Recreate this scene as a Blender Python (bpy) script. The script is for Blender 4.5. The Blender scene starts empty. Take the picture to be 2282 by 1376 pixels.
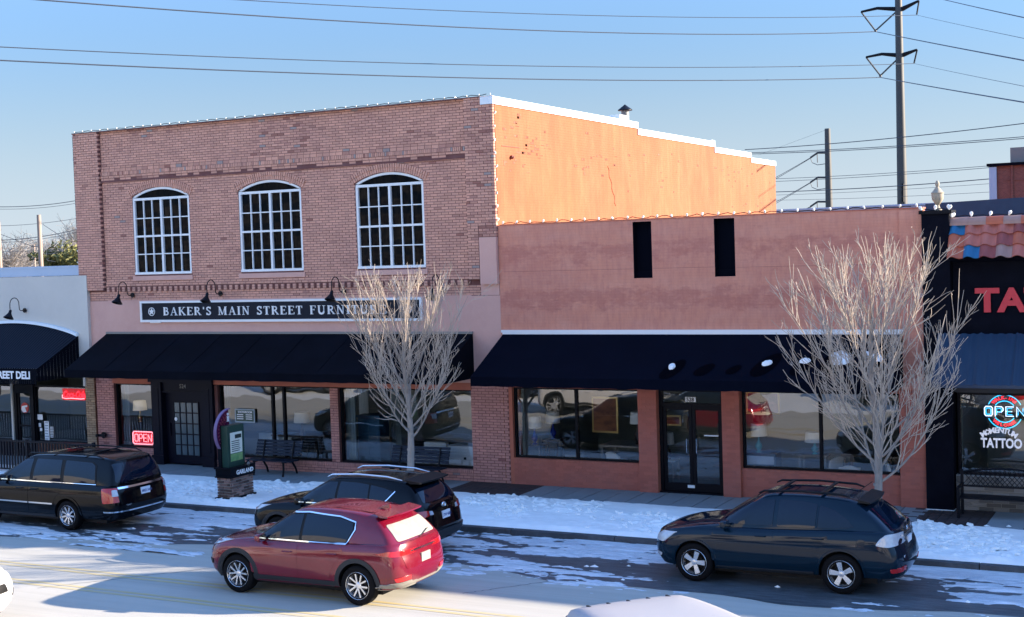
import bpy, bmesh, math, random
import numpy as np
from mathutils import Vector, Matrix
from mathutils.bvhtree import BVHTree
R = math.radians
rnd = random.Random(7)
sc = bpy.context.scene
COL = sc.collection

# ------------------------------------------------------------------ camera
cam_d = bpy.data.cameras.new('camera')
cam = bpy.data.objects.new('camera', cam_d)
COL.objects.link(cam)
RV = Vector((0.88805868, 0.45860887, -0.03208883))
UV = Vector((0.00849891, 0.05341009, 0.99853649))
FV = Vector((-0.45965156, 0.88703172, -0.04353362))
CAM = Vector((0, -31.1, 6.1))
m = Matrix((RV, UV, -FV)).transposed().to_4x4()
m.translation = CAM
cam.matrix_world = m
cam_d.sensor_width = 36
cam_d.lens = 36 * 3020.946 / 2282
cam_d.clip_end = 3000
sc.camera = cam

# ------------------------------------------------------------------ sun, sky, exposure
sun_dir = Vector((1.9, 1, 0.70)).normalized()
elev = math.asin(sun_dir.z)
azim = math.atan2(sun_dir.x, sun_dir.y)
sun_d = bpy.data.lights.new('sun', 'SUN')
sun_d.energy = 2.9
sun_d.angle = R(0.5)
sun_d.color = (1.0, 0.87, 0.70)
sun = bpy.data.objects.new('sun', sun_d)
sun.rotation_euler = sun_dir.to_track_quat('Z', 'Y').to_euler()
sun.location = (20, 20, 30)
COL.objects.link(sun)

SKY_TINT = (.80, .87, 1.02, 1)      # clear cold winter air
world = bpy.data.worlds.new('World')
sc.world = world
world.use_nodes = True
wn, wl = world.node_tree.nodes, world.node_tree.links
wn.clear()
sky = wn.new('ShaderNodeTexSky')
sky.sky_type = 'NISHITA'
sky.sun_disc = False
sky.sun_elevation = elev
sky.sun_rotation = azim
sky.air_density = 1.0
sky.dust_density = 0.0
sky.ozone_density = 2.9
tc = wn.new('ShaderNodeTexCoord')
sep = wn.new('ShaderNodeSeparateXYZ')
wl.new(tc.outputs['Generated'], sep.inputs[0])
mp = wn.new('ShaderNodeMapping'); mp.inputs['Scale'].default_value = (1.6, 1.6, 11)
wl.new(tc.outputs['Generated'], mp.inputs[0])
nz = wn.new('ShaderNodeTexNoise'); nz.inputs['Scale'].default_value = 2.2; nz.inputs['Detail'].default_value = 6
nz.inputs['Roughness'].default_value = 0.55
wl.new(mp.outputs[0], nz.inputs['Vector'])
cr = wn.new('ShaderNodeValToRGB')
cr.color_ramp.elements[0].position = 0.47; cr.color_ramp.elements[1].position = 0.74
wl.new(nz.outputs['Fac'], cr.inputs[0])
hr = wn.new('ShaderNodeMapRange')       # thin cloud lies low over the horizon
hr.inputs['From Min'].default_value = 0.16; hr.inputs['From Max'].default_value = 0.03
hr.inputs['To Min'].default_value = 0.0; hr.inputs['To Max'].default_value = 0.75
wl.new(sep.outputs['Z'], hr.inputs['Value'])
vl_ = wn.new('ShaderNodeMapRange'); vl_.interpolation_type = 'SMOOTHSTEP'      # pale veil right above the horizon
vl_.inputs['From Min'].default_value = .17; vl_.inputs['From Max'].default_value = .0; vl_.inputs['To Min'].default_value = 0; vl_.inputs['To Max'].default_value = .72
wl.new(sep.outputs['Z'], vl_.inputs['Value'])
m0 = wn.new('ShaderNodeMath'); m0.operation = 'MULTIPLY'
wl.new(cr.outputs['Color'], m0.inputs[0]); wl.new(hr.outputs[0], m0.inputs[1])
mu = wn.new('ShaderNodeMath'); mu.operation = 'MAXIMUM'
wl.new(m0.outputs[0], mu.inputs[0]); wl.new(vl_.outputs[0], mu.inputs[1])
mx = wn.new('ShaderNodeMix'); mx.data_type = 'RGBA'
wl.new(mu.outputs[0], mx.inputs['Factor'])
tn = wn.new('ShaderNodeMix'); tn.data_type = 'RGBA'; tn.blend_type = 'MULTIPLY'; tn.inputs['Factor'].default_value = 1
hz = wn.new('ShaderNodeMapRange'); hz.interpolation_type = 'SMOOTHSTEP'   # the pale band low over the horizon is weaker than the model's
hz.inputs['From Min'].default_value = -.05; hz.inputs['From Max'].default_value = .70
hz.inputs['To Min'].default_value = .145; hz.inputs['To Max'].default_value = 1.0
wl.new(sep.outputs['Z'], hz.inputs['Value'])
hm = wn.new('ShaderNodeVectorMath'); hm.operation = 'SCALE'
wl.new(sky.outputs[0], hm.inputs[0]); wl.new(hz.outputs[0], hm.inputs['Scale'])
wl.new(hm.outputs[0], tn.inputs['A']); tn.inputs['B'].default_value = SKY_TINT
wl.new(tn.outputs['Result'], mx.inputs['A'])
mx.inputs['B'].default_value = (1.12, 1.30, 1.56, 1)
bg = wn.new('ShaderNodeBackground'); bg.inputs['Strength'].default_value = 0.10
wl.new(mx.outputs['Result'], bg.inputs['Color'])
wo = wn.new('ShaderNodeOutputWorld')
wl.new(bg.outputs[0], wo.inputs['Surface'])

sc.view_settings.view_transform = 'Standard'
sc.view_settings.look = 'None'
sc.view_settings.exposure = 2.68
sc.view_settings.gamma = 1
sc.view_settings.use_curve_mapping = False
sc.render.engine = 'CYCLES'
sc.cycles.max_bounces = 8
sc.cycles.transparent_max_bounces = 16
sc.cycles.caustics_reflective = False
sc.cycles.caustics_refractive = False

# ------------------------------------------------------------------ numpy value noise
_rs = np.random.RandomState(11)
_T = _rs.rand(256, 256)
def vnoise(x, y):
    xi = np.floor(x).astype(int); yi = np.floor(y).astype(int)
    fx = x - xi; fy = y - yi
    fx = fx * fx * (3 - 2 * fx); fy = fy * fy * (3 - 2 * fy)
    a = _T[xi & 255, yi & 255]; b = _T[(xi + 1) & 255, yi & 255]
    c = _T[xi & 255, (yi + 1) & 255]; d = _T[(xi + 1) & 255, (yi + 1) & 255]
    return (a * (1 - fx) + b * fx) * (1 - fy) + (c * (1 - fx) + d * fx) * fy
def fbm(x, y, o=4):
    s = 0; a = 1; t = 0
    for k in range(o):
        s = s + a * vnoise(x * 2 ** k + 17 * k, y * 2 ** k + 31 * k); t += a; a *= .5
    return s / t

# ------------------------------------------------------------------ materials
MATS = {}
def nodes_of(mat):
    return mat.node_tree.nodes, mat.node_tree.links
def pbr(name, col, rough=.6, metal=0, spec=.5, coat=0, noise=None, bump=None, emit=None, estr=0, attr=None, sheen=0):
    """noise = (scale, amount, col2, stretch) ; bump = (scale, strength, stretch)"""
    if name in MATS: return MATS[name]
    mt = bpy.data.materials.new(name); mt.use_nodes = True
    n, l = nodes_of(mt); p = n['Principled BSDF']
    p.inputs['Base Color'].default_value = (*col, 1)
    p.inputs['Roughness'].default_value = rough
    p.inputs['Metallic'].default_value = metal
    p.inputs['Specular IOR Level'].default_value = spec
    p.inputs['Coat Weight'].default_value = coat
    p.inputs['Coat Roughness'].default_value = 0.04
    if sheen: p.inputs['Sheen Weight'].default_value = sheen
    if emit:
        p.inputs['Emission Color'].default_value = (*emit, 1); p.inputs['Emission Strength'].default_value = estr
    out = None
    if noise or bump:
        t = n.new('ShaderNodeTexCoord')
    if attr:
        at = n.new('ShaderNodeAttribute'); at.attribute_name = attr
        out = at.outputs['Color']
    if noise:
        layers = noise if isinstance(noise, list) else [noise]
        for (s, amt, c2, st) in layers:
            mp = n.new('ShaderNodeMapping'); mp.inputs['Scale'].default_value = st
            l.new(t.outputs['Object'], mp.inputs[0])
            z = n.new('ShaderNodeTexNoise'); z.inputs['Scale'].default_value = s; z.inputs['Detail'].default_value = 7
            z.inputs['Roughness'].default_value = .62
            l.new(mp.outputs[0], z.inputs['Vector'])
            r = n.new('ShaderNodeMapRange'); r.inputs['From Min'].default_value = .42; r.inputs['From Max'].default_value = .68
            r.inputs['To Max'].default_value = amt
            l.new(z.outputs['Fac'], r.inputs['Value'])
            mx = n.new('ShaderNodeMix'); mx.data_type = 'RGBA'
            l.new(r.outputs[0], mx.inputs['Factor'])
            if out: l.new(out, mx.inputs['A'])
            else: mx.inputs['A'].default_value = (*col, 1)
            mx.inputs['B'].default_value = (*c2, 1)
            out = mx.outputs['Result']
    if out: l.new(out, p.inputs['Base Color'])
    if bump:
        s, st, stt = bump
        mp = n.new('ShaderNodeMapping'); mp.inputs['Scale'].default_value = stt
        l.new(t.outputs['Object'], mp.inputs[0])
        z = n.new('ShaderNodeTexNoise'); z.inputs['Scale'].default_value = s; z.inputs['Detail'].default_value = 5
        l.new(mp.outputs[0], z.inputs['Vector'])
        b = n.new('ShaderNodeBump'); b.inputs['Strength'].default_value = st; b.inputs['Distance'].default_value = .01
        l.new(z.outputs['Fac'], b.inputs['Height']); l.new(b.outputs[0], p.inputs['Normal'])
    MATS[name] = mt
    return mt

def glass_mat(name, tint=(.8, .9, .92), refl=.25, wav=.02, wscale=1.2, rough=0.0):
    """single sheet pane: see-through plus a mirror share, slightly wavy"""
    mt = bpy.data.materials.new(name); mt.use_nodes = True
    n, l = nodes_of(mt); n.clear()
    o = n.new('ShaderNodeOutputMaterial')
    tr = n.new('ShaderNodeBsdfTransparent'); tr.inputs[0].default_value = (*tint, 1)
    gl = n.new('ShaderNodeBsdfGlossy'); gl.inputs['Roughness'].default_value = rough
    gl.inputs[0].default_value = (1, 1, 1, 1)
    fr = n.new('ShaderNodeFresnel'); fr.inputs['IOR'].default_value = 1.5
    ma = n.new('ShaderNodeMath'); ma.operation = 'MULTIPLY_ADD'; ma.inputs[1].default_value = 1.6; ma.inputs[2].default_value = refl
    ma.use_clamp = True
    l.new(fr.outputs[0], ma.inputs[0])
    mx = n.new('ShaderNodeMixShader')
    l.new(ma.outputs[0], mx.inputs[0]); l.new(tr.outputs[0], mx.inputs[1]); l.new(gl.outputs[0], mx.inputs[2])
    l.new(mx.outputs[0], o.inputs[0])
    t = n.new('ShaderNodeTexCoord'); z = n.new('ShaderNodeTexNoise'); z.inputs['Scale'].default_value = wscale; z.inputs['Detail'].default_value = 1
    l.new(t.outputs['Object'], z.inputs['Vector'])
    b = n.new('ShaderNodeBump'); b.inputs['Strength'].default_value = 1; b.inputs['Distance'].default_value = wav
    l.new(z.outputs['Fac'], b.inputs['Height']); l.new(b.outputs[0], gl.inputs['Normal'])
    MATS[name] = mt
    return mt

W1 = (1, 1, 1)
pink = (.66, .345, .25)
pbr('brick_paint', pink, .85, attr='tint', noise=(1.3, .30, (.30, .15, .135), W1), bump=(60, .5, W1))
pbr('mortar', (.15, .060, .055), .95, noise=(2, .6, (.22, .11, .10), W1))
pbr('pink_stucco', (.64, .375, .31), .9, noise=[(.8, .5, (.55, .31, .26), (1, 1, .6)), (5, .35, (.68, .42, .35), W1)], bump=(14, .35, W1))
pbr('side_wall_sunlit', (.28, .090, .031), .85, noise=[(.45, .7, (.20, .054, .018), (1, 1, .4)), (1.6, .55, (.34, .135, .058), (1, 1, .4)), (2.6, .5, (.20, .062, .022), (1, 2.2, .22)), (11, .35, (.19, .06, .024), (1, 1, .5))], bump=(20, .3, (1, .3, 3)))  # sunlit orange put into the colour; the shaded front is painted pinker
pbr('bare_brick', (.115, .038, .020), .9, noise=(6, .6, (.36, .17, .10), W1))
pbr('salmon_stucco', (.66, .275, .18), .88, noise=[(.55, .6, (.55, .215, .155), (.5, 1, 1.5)), (2.2, .45, (.68, .34, .25), (.6, 1, 1.4)), (4, .4, (.45, .155, .13), (2.4, 1, .5))], bump=(7, .45, W1))
def stain_bands(name, bands, col):
    n, l = nodes_of(MATS[name]); pb = n['Principled BSDF']; src = pb.inputs['Base Color'].links[0].from_socket
    t = n.new('ShaderNodeTexCoord'); sp = n.new('ShaderNodeSeparateXYZ'); l.new(t.outputs['Object'], sp.inputs[0])
    mp = n.new('ShaderNodeMapping'); mp.inputs['Scale'].default_value = (.9, 1, 1.5); l.new(t.outputs['Object'], mp.inputs[0])
    z = n.new('ShaderNodeTexNoise'); z.inputs['Scale'].default_value = 2.4; z.inputs['Detail'].default_value = 8; z.inputs['Roughness'].default_value = .68; l.new(mp.outputs[0], z.inputs['Vector'])
    cr = n.new('ShaderNodeValToRGB'); mr = n.new('ShaderNodeMapRange'); mr.inputs['From Min'].default_value = 3.9; mr.inputs['From Max'].default_value = 6.8; l.new(sp.outputs['Z'], mr.inputs['Value']); l.new(mr.outputs[0], cr.inputs[0])
    el = cr.color_ramp.elements; el[0].position = 0; el[0].color = (.1,) * 3 + (1,); el[1].position = 1; el[1].color = (.15,) * 3 + (1,)
    for (zz, v) in bands: e_ = el.new((zz - 3.9) / 2.9); e_.color = (v, v, v, 1)
    ad = n.new('ShaderNodeMath'); ad.operation = 'MULTIPLY_ADD'; ad.inputs[1].default_value = .36; l.new(cr.outputs['Color'], ad.inputs[0]); l.new(z.outputs['Fac'], ad.inputs[2])
    m2 = n.new('ShaderNodeMapRange'); m2.inputs['From Min'].default_value = .66; m2.inputs['From Max'].default_value = .82; m2.inputs['To Max'].default_value = .46; l.new(ad.outputs[0], m2.inputs['Value'])
    mx = n.new('ShaderNodeMix'); mx.data_type = 'RGBA'; l.new(m2.outputs[0], mx.inputs['Factor']); l.new(src, mx.inputs['A']); mx.inputs['B'].default_value = (*col, 1); l.new(mx.outputs['Result'], pb.inputs['Base Color'])
stain_bands('salmon_stucco', ((4.35, .1), (4.6, .75), (4.95, .85), (5.15, .25), (5.6, .2), (5.95, .8), (6.15, .75), (6.3, .15)), (.40, .125, .10))
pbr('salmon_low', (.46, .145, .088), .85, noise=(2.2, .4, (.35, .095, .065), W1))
pbr('white_coping', (.74, .80, .82), .5, noise=(3, .35, (.6, .66, .68), W1))
pbr('white_paint', (.78, .80, .80), .45)
pbr('grey_stucco', (.60, .58, .52), .9, noise=[(.5, .5, (.52, .50, .45), (1, 1, .5)), (6, .2, (.64, .62, .57), W1)], bump=(12, .3, W1))
pbr('blue_grey_metal', (.40, .50, .62), .4, noise=(1, .3, (.34, .42, .52), W1))
pbr('dark_glass', (.0015, .0025, .005), .05, spec=.05, noise=(4, .8, (.016, .012, .009), (2.2, 1, .7)), bump=(2.2, .35, W1))  # brown glints of reflections painted into the black
pbr('black_fabric', (.0016, .0022, .0055), .95, spec=.1, noise=(1.6, .5, (.004, .0055, .012), (1, 1, .4)), bump=(150, .15, W1))
pbr('black_paint', (.003, .0035, .007), .5, spec=.15)
pbr('black_iron', (.004, .0045, .008), .45, spec=.2)
pbr('black_wall', (.003, .0035, .008), .8, spec=.08, noise=(3, .5, (.006, .007, .014), W1), bump=(12, .4, W1))
pbr('navy_fabric', (.0020, .0034, .0092), .95, spec=.05, noise=(1.6, .5, (.0032, .005, .013), (1, 1, .4)), bump=(150, .15, W1))
pbr('blue_metal_awning', (.007, .028, .065), .45, noise=(2, .5, (.018, .045, .085), (3, 1, .3)))
pbr('sign_navy', (.006, .011, .022), .5, spec=.15)
pbr('concrete', (.27, .30, .31), .9, noise=[(1.2, .5, (.20, .235, .25), W1), (9, .35, (.33, .35, .36), W1)], bump=(40, .3, W1))
pbr('road', (.43, .405, .35), .92, noise=[(.35, .5, (.36, .345, .30), (.25, 1, 1)), (5, .3, (.47, .45, .39), (.3, 1, 1)), (60, .35, (.33, .315, .275), W1), (1.0, .55, (.31, .30, .265), (.04, 1.6, 1)), (3.0, .4, (.52, .49, .43), (.03, 1.5, 1))], bump=(60, .25, W1))
pbr('wet_asphalt', (.026, .032, .036), .45, noise=[(1.1, .7, (.10, .115, .125), (.35, 1.2, 1)), (7, .5, (.17, .195, .215), (.3, 1.8, 1)), (50, .25, (.2, .22, .24), W1)], bump=(30, .4, W1))
pbr('kerb', (.045, .05, .055), .6, noise=(3, .7, (.11, .12, .13), W1), bump=(20, .6, W1))
pbr('snow', (.97, .955, .90), .85, noise=[(4, .3, (.92, .92, .88), W1), (1.4, .45, (.76, .75, .71), (1, 1.6, 1))], bump=(35, .5, W1))
pbr('ice', (.64, .66, .66), .55, noise=[(.9, .85, (.36, .41, .46), (.35, 1.3, 1)), (4, .7, (.80, .84, .88), (.3, 1.6, 1)), (9, .55, (.22, .26, .30), (.3, 1.8, 1)), (45, .4, (.75, .79, .83), W1)], bump=(25, .5, (.5, 1, 1)))
pbr('dark_paving', (.045, .03, .03), .8, noise=(4, .6, (.085, .06, .055), W1), bump=(15, .5, W1))
pbr('yellow_line', (.50, .40, .20), .85, noise=(5, .6, (.42, .40, .34), (.3, 2, 1)))
pbr('bark', (.34, .285, .235), .9, noise=(8, .6, (.20, .16, .13), (1, 1, .3)), bump=(30, .6, (1, 1, .3)))
pbr('tyre', (.004, .004, .005), .8, spec=.15)
pbr('wheel_dark', (.005, .005, .006), .5, spec=.2)
pbr('alloy', (.75, .76, .78), .22, metal=.75)
pbr('chrome', (.85, .87, .9), .12, metal=1)
pbr('plastic_dark', (.005, .006, .008), .5, spec=.2)
pbr('cladding', (.022, .025, .030), .6, spec=.3)
pbr('car_glass', (.003, .009, .022), .03, spec=.42)
pbr('tail_red', (.42, .008, .01), .12, coat=1)
pbr('lamp_clear', (.42, .46, .50), .12, coat=1, noise=(14, .5, (.62, .66, .70), W1))
pbr('plate_white', (.75, .78, .82), .5)
pbr('plate_text', (.05, .09, .25), .5)
pbr('wood_pole', (.30, .23, .19), .85, noise=(6, .5, (.2, .15, .12), (1, 1, .2)))
pbr('steel_pole', (.050, .050, .050), .6, noise=(.4, .3, (.08, .078, .075), W1))
pbr('wire', (.035, .045, .065), .6)
pbr('stone', (.34, .29, .22), .85)
pbr('bulb', (.88, .85, .78), .12, spec=.8)
pbr('olive_metal', (.02, .035, .03), .4)
pbr('carpet', (.16, .16, .155), .95)
pbr('room_wall', (.17, .20, .19), .9)
pbr('room_wall_light', (.30, .38, .40), .9)
pbr('ceiling_paint', (.28, .30, .30), .9)
pbr('lampshade', (.80, .82, .80), .8)
pbr('lampshade_lit', (.8, .8, .75), .8, emit=(1, .80, .50), estr=.035)
pbr('blue_glaze', (.01, .03, .35), .15)
pbr('teal_glaze', (.10, .38, .40), .2)
pbr('dark_wood', (.035, .022, .016), .4)
pbr('grey_wood', (.20, .20, .19), .5)
pbr('cream_fabric', (.84, .84, .80), .9)
pbr('blue_cabinet', (.02, .09, .17), .5, noise=(4, .4, (.03, .12, .2), W1))
pbr('white_gloss', (.8, .84, .86), .2)
pbr('brass', (.5, .36, .15), .3, metal=1)
pbr('painting_orange', (.35, .14, .07), .7, noise=(3, .8, (.12, .05, .05), (1, 1, 2)))
pbr('painting_pink', (.28, .12, .16), .7, noise=(3, .8, (.08, .07, .12), (1, 1, 2)))
glass_mat('shop_glass', (.92, .96, .97), .065, .005, 1.1)
glass_mat('door_glass', (.92, .96, .97), .06, .002, 1.3)

# ------------------------------------------------------------------ mesh builder
class MB:
    def __init__(s): s.v = []; s.f = []; s.m = []; s.tint = []
    def add(s, vs, fs, mi=0):
        b = len(s.v); s.v += [tuple(v) for v in vs]; s.f += [tuple(b + i for i in f) for f in fs]; s.m += [mi] * len(fs)
    def box(s, x0, x1, y0, y1, z0, z1, mi=0):
        s.add([(x0, y0, z0), (x1, y0, z0), (x1, y1, z0), (x0, y1, z0), (x0, y0, z1), (x1, y0, z1), (x1, y1, z1), (x0, y1, z1)],
              [(0, 3, 2, 1), (4, 5, 6, 7), (0, 1, 5, 4), (1, 2, 6, 5), (2, 3, 7, 6), (3, 0, 4, 7)], mi)
    def hexa(s, p, mi=0):
        s.add(p, [(0, 3, 2, 1), (4, 5, 6, 7), (0, 1, 5, 4), (1, 2, 6, 5), (2, 3, 7, 6), (3, 0, 4, 7)], mi)
    def quad(s, a, b, c, d, mi=0): s.add([a, b, c, d], [(0, 1, 2, 3)], mi)
    def bar(s, a, b, w, h, up=(0, 0, 1), mi=0):
        a, b = Vector(a), Vector(b); d = (b - a).normalized(); u = Vector(up)
        sd = d.cross(u).normalized(); uu = sd.cross(d).normalized()
        o = [(-1, -1), (1, -1), (1, 1), (-1, 1)]
        vs = [a + sd * (w / 2 * i) + uu * (h / 2 * j) for i, j in o] + [b + sd * (w / 2 * i) + uu * (h / 2 * j) for i, j in o]
        s.add(vs, [(0, 3, 2, 1), (4, 5, 6, 7), (0, 1, 5, 4), (1, 2, 6, 5), (2, 3, 7, 6), (3, 0, 4, 7)], mi)
    def tube(s, pts, rad, n=6, mi=0, cap=True, flat=1.0):
        pts = [Vector(p) for p in pts]; b = len(s.v); k = len(pts)
        if not isinstance(rad, (list, tuple)): rad = [rad] * k
        ref = None
        for i, p in enumerate(pts):
            d = (pts[min(i + 1, k - 1)] - pts[max(i - 1, 0)])
            d = d.normalized() if d.length > 1e-9 else Vector((0, 0, 1))
            if ref is None: ref = Vector((1, 0, 0)) if abs(d.x) < .8 else Vector((0, 1, 0))
            a1 = (ref - d * ref.dot(d)).normalized(); ref = a1; a2 = d.cross(a1)
            for j in range(n):
                t = 2 * math.pi * j / n
                s.v.append(tuple(p + a1 * (rad[i] * math.cos(t)) + a2 * (rad[i] * flat * math.sin(t))))
        for i in range(k - 1):
            for j in range(n):
                q = (j + 1) % n
                s.f.append((b + i * n + j, b + i * n + q, b + (i + 1) * n + q, b + (i + 1) * n + j)); s.m.append(mi)
        if cap:
            s.f.append(tuple(b + j for j in reversed(range(n)))); s.m.append(mi)
            s.f.append(tuple(b + (k - 1) * n + j for j in range(n))); s.m.append(mi)
    def lathe(s, prof, n=16, mi=0, c=(0, 0, 0), axis='z', caps=True):
        b = len(s.v); k = len(prof)
        for (r, h) in prof:
            for j in range(n):
                t = 2 * math.pi * j / n; x, y = r * math.cos(t), r * math.sin(t)
                if axis == 'z': v = (c[0] + x, c[1] + y, c[2] + h)
                elif axis == 'y': v = (c[0] + x, c[1] + h, c[2] - y)
                else: v = (c[0] + h, c[1] + x, c[2] + y)
                s.v.append(v)
        for i in range(k - 1):
            for j in range(n):
                q = (j + 1) % n
                s.f.append((b + i * n + j, b + i * n + q, b + (i + 1) * n + q, b + (i + 1) * n + j)); s.m.append(mi)
        if caps and prof[0][0] > 1e-6: s.f.append(tuple(b + j for j in reversed(range(n)))); s.m.append(mi)
        if caps and prof[-1][0] > 1e-6: s.f.append(tuple(b + (k - 1) * n + j for j in range(n))); s.m.append(mi)
    def poly(s, pts, depth, plane='xz', at=0, mi=0):
        """extruded polygon; pts 2-D (ccw seen from -y for xz); at = front coordinate; goes back by depth"""
        n = len(pts)
        if plane == 'xz':
            f = [(x, at, z) for x, z in pts]; k = [(x, at + depth, z) for x, z in pts]
        elif plane == 'yz':
            f = [(at, y, z) for y, z in pts]; k = [(at - depth, y, z) for y, z in pts]
        else:
            f = [(x, y, at) for x, y in pts]; k = [(x, y, at - depth) for x, y in pts]
        fs = [tuple(range(n)), tuple(n + i for i in reversed(range(n)))] + [(i, n + i, n + (i + 1) % n, (i + 1) % n) for i in range(n)]
        s.add(f + k, fs, mi)
    def build(s, name, mats, parent=None, smooth=False, tint=None, loc=None, fix=True):
        me = bpy.data.meshes.new(name); me.from_pydata(s.v, [], s.f)
        if not isinstance(mats, (list, tuple)): mats = [mats]
        for q in mats: me.materials.append(MATS[q] if isinstance(q, str) else q)
        if len(mats) > 1: me.polygons.foreach_set('material_index', s.m)
        if fix:
            bm = bmesh.new(); bm.from_mesh(me); bmesh.ops.recalc_face_normals(bm, faces=bm.faces); bm.to_mesh(me); bm.free()
        if smooth:
            me.polygons.foreach_set('use_smooth', [True] * len(me.polygons))
            me.set_sharp_from_angle(angle=R(smooth if smooth is not True else 40))
        if tint is not None:
            a = me.color_attributes.new('tint', 'FLOAT_COLOR', 'POINT')
            a.data.foreach_set('color', np.asarray(tint, dtype=np.float32).ravel())
        me.update()
        o = bpy.data.objects.new(name, me); COL.objects.link(o)
        if parent is not None: o.parent = parent
        if loc is not None: o.location = loc
        return o

def tag(o, label=None, cat=None, group=None, kind=None):
    if label: o['label'] = label
    if cat: o['category'] = cat
    if group: o['group'] = group
    if kind: o['kind'] = kind
    return o
def empty(name, loc=(0, 0, 0), rz=0):
    o = bpy.data.objects.new(name, None); COL.objects.link(o); o.location = loc; o.rotation_euler.z = rz
    o.empty_display_size = .2
    return o
def copy_tree(o, parent=None):
    c = o.copy(); COL.objects.link(c); c.parent = parent
    for ch in list(o.children): copy_tree(ch, c)
    return c
def inst(name, mesh, parent, loc, scale=(1, 1, 1), rot=(0, 0, 0)):
    o = bpy.data.objects.new(name, mesh); COL.objects.link(o); o.parent = parent
    o.location = loc; o.scale = scale; o.rotation_euler = rot
    return o
def text_obj(name, s, size, mat, loc, rot=(R(90), 0, 0), parent=None, ext=.01, bold=.0, sx=1, spacing=1, align='LEFT', res=3):
    cu = bpy.data.curves.new('t', 'FONT'); cu.body = s; cu.size = size; cu.extrude = ext; cu.offset = bold
    cu.space_character = spacing; cu.align_x = align; cu.resolution_u = res
    t = bpy.data.objects.new('t', cu); COL.objects.link(t)
    bpy.context.view_layer.update()
    me = bpy.data.meshes.new_from_object(t.evaluated_get(bpy.context.evaluated_depsgraph_get()))
    bpy.data.objects.remove(t)
    me.name = name; me.materials.clear(); me.materials.append(MATS[mat])
    o = bpy.data.objects.new(name, me); COL.objects.link(o); o.location = loc; o.rotation_euler = rot; o.scale = (sx, 1, 1)
    if parent is not None: o.parent = parent
    return o
def at(x, y, Y):
    """the place on the vertical plane y = Y that was measured at picture point x, y"""
    d = FV * 3020.946 + RV * (x - 1141) - UV * (y - 688); t = (Y + 31.1) / d.y
    return Vector((d.x * t, Y, 6.1 + d.z * t))
def at_z(x, y, z):
    d = FV * 3020.946 + RV * (x - 1141) - UV * (y - 688); t = (z - 6.1) / d.z
    return Vector((d.x * t, -31.1 + d.y * t, z))

# ------------------------------------------------------------------ brickwork
BL, BH, BJ = .205, .0585, .0135
cube = MB(); cube.box(-.5, .5, -.5, .5, -.5, .5)
def brick_tint(r, x, z, base=pink, worn=0.0):
    k = .86 + .24 * r.random()
    c = [base[0] * k, base[1] * k, base[2] * k]
    q = r.random()
    if q < worn * .55: c = [.50 * k, .25 * k, .19 * k]
    elif q < worn * .72: c = [.34, .145, .11]
    elif q < worn * .85: c = [.34, .29, .27]
    return (*c, 1)
def lay_bricks(x0, x1, z0, z1, face, depth=.05, holes=None, worn=None, out=None, L=BL, H=BH, J=BJ, jit=.004, seed=3):
    """running bond over a rectangle; returns list of (cx, cz, w, h, y_front, tint)"""
    r = random.Random(seed); out = [] if out is None else out
    rows = int(round((z1 - z0) / (H + J))); hh = (z1 - z0) / max(rows, 1)
    for i in range(rows):
        zc = z0 + (i + .5) * hh; x = x0 - (0 if i % 2 else (L + J) / 2)
        while x < x1 - .02:
            a, b = max(x, x0), min(x + L, x1)
            x += L + J
            if b - a < .04: continue
            segs = [(a, b)]
            if holes:
                for (h0, h1, zb, ztop) in holes:
                    ns = []
                    for (p, q) in segs:
                        mid = min(max((p + q) / 2, h0), h1)
                        if zc + H / 2 < zb or zc - H / 2 > ztop(mid) + .0 or q < h0 or p > h1: ns.append((p, q)); continue
                        if p < h0 - .03: ns.append((p, h0 - .004))
                        if q > h1 + .03: ns.append((h1 + .004, q))
                    segs = ns
            for (p, q) in segs:
                w = worn((p + q) / 2, zc) if worn else .02
                out.append(((p + q) / 2, zc, q - p, hh - J, face + (r.random() - .5) * 2 * jit, brick_tint(r, x, zc, worn=w)))
    return out
def bricks_to_objects(lst, parent, mat, n_single=300, depth=.05, key=None, axis='x', plane=0):
    """nearest n as parts, the rest joined into one stuff part"""
    lst = sorted(lst, key=key or (lambda b: -b[0]))
    pal = {}
    def mesh_for(t):
        k = tuple(round(c * 40) / 40 for c in t[:3])
        if k not in pal:
            me = bpy.data.meshes.new('brick'); me.from_pydata(cube.v, [], cube.f); me.materials.append(MATS[mat])
            a = me.color_attributes.new('tint', 'FLOAT_COLOR', 'POINT')
            a.data.foreach_set('color', np.tile(np.array([*t[:3], 1], dtype=np.float32), 8))
            pal[k] = me
        return pal[k]
    for (cx, cz, w, h, y, t) in lst[:n_single]:
        if axis == 'x': inst('brick', mesh_for(t), parent, (cx, y + depth / 2, cz), (w, depth, h))
        else: inst('brick', mesh_for(t), parent, (plane - depth / 2 + y, cx, cz), (depth, w, h))
    rest = lst[n_single:]
    if rest:
        B = MB(); tint = []
        for (cx, cz, w, h, y, t) in rest:
            if axis == 'x': B.box(cx - w / 2, cx + w / 2, y, y + depth, cz - h / 2, cz + h / 2)
            else: B.box(plane + y - depth, plane + y, cx - w / 2, cx + w / 2, cz - h / 2, cz + h / 2)
            tint += [t] * 8
        o = B.build('brickwork', mat, parent, tint=tint, fix=False); o['kind'] = 'stuff'

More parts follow.
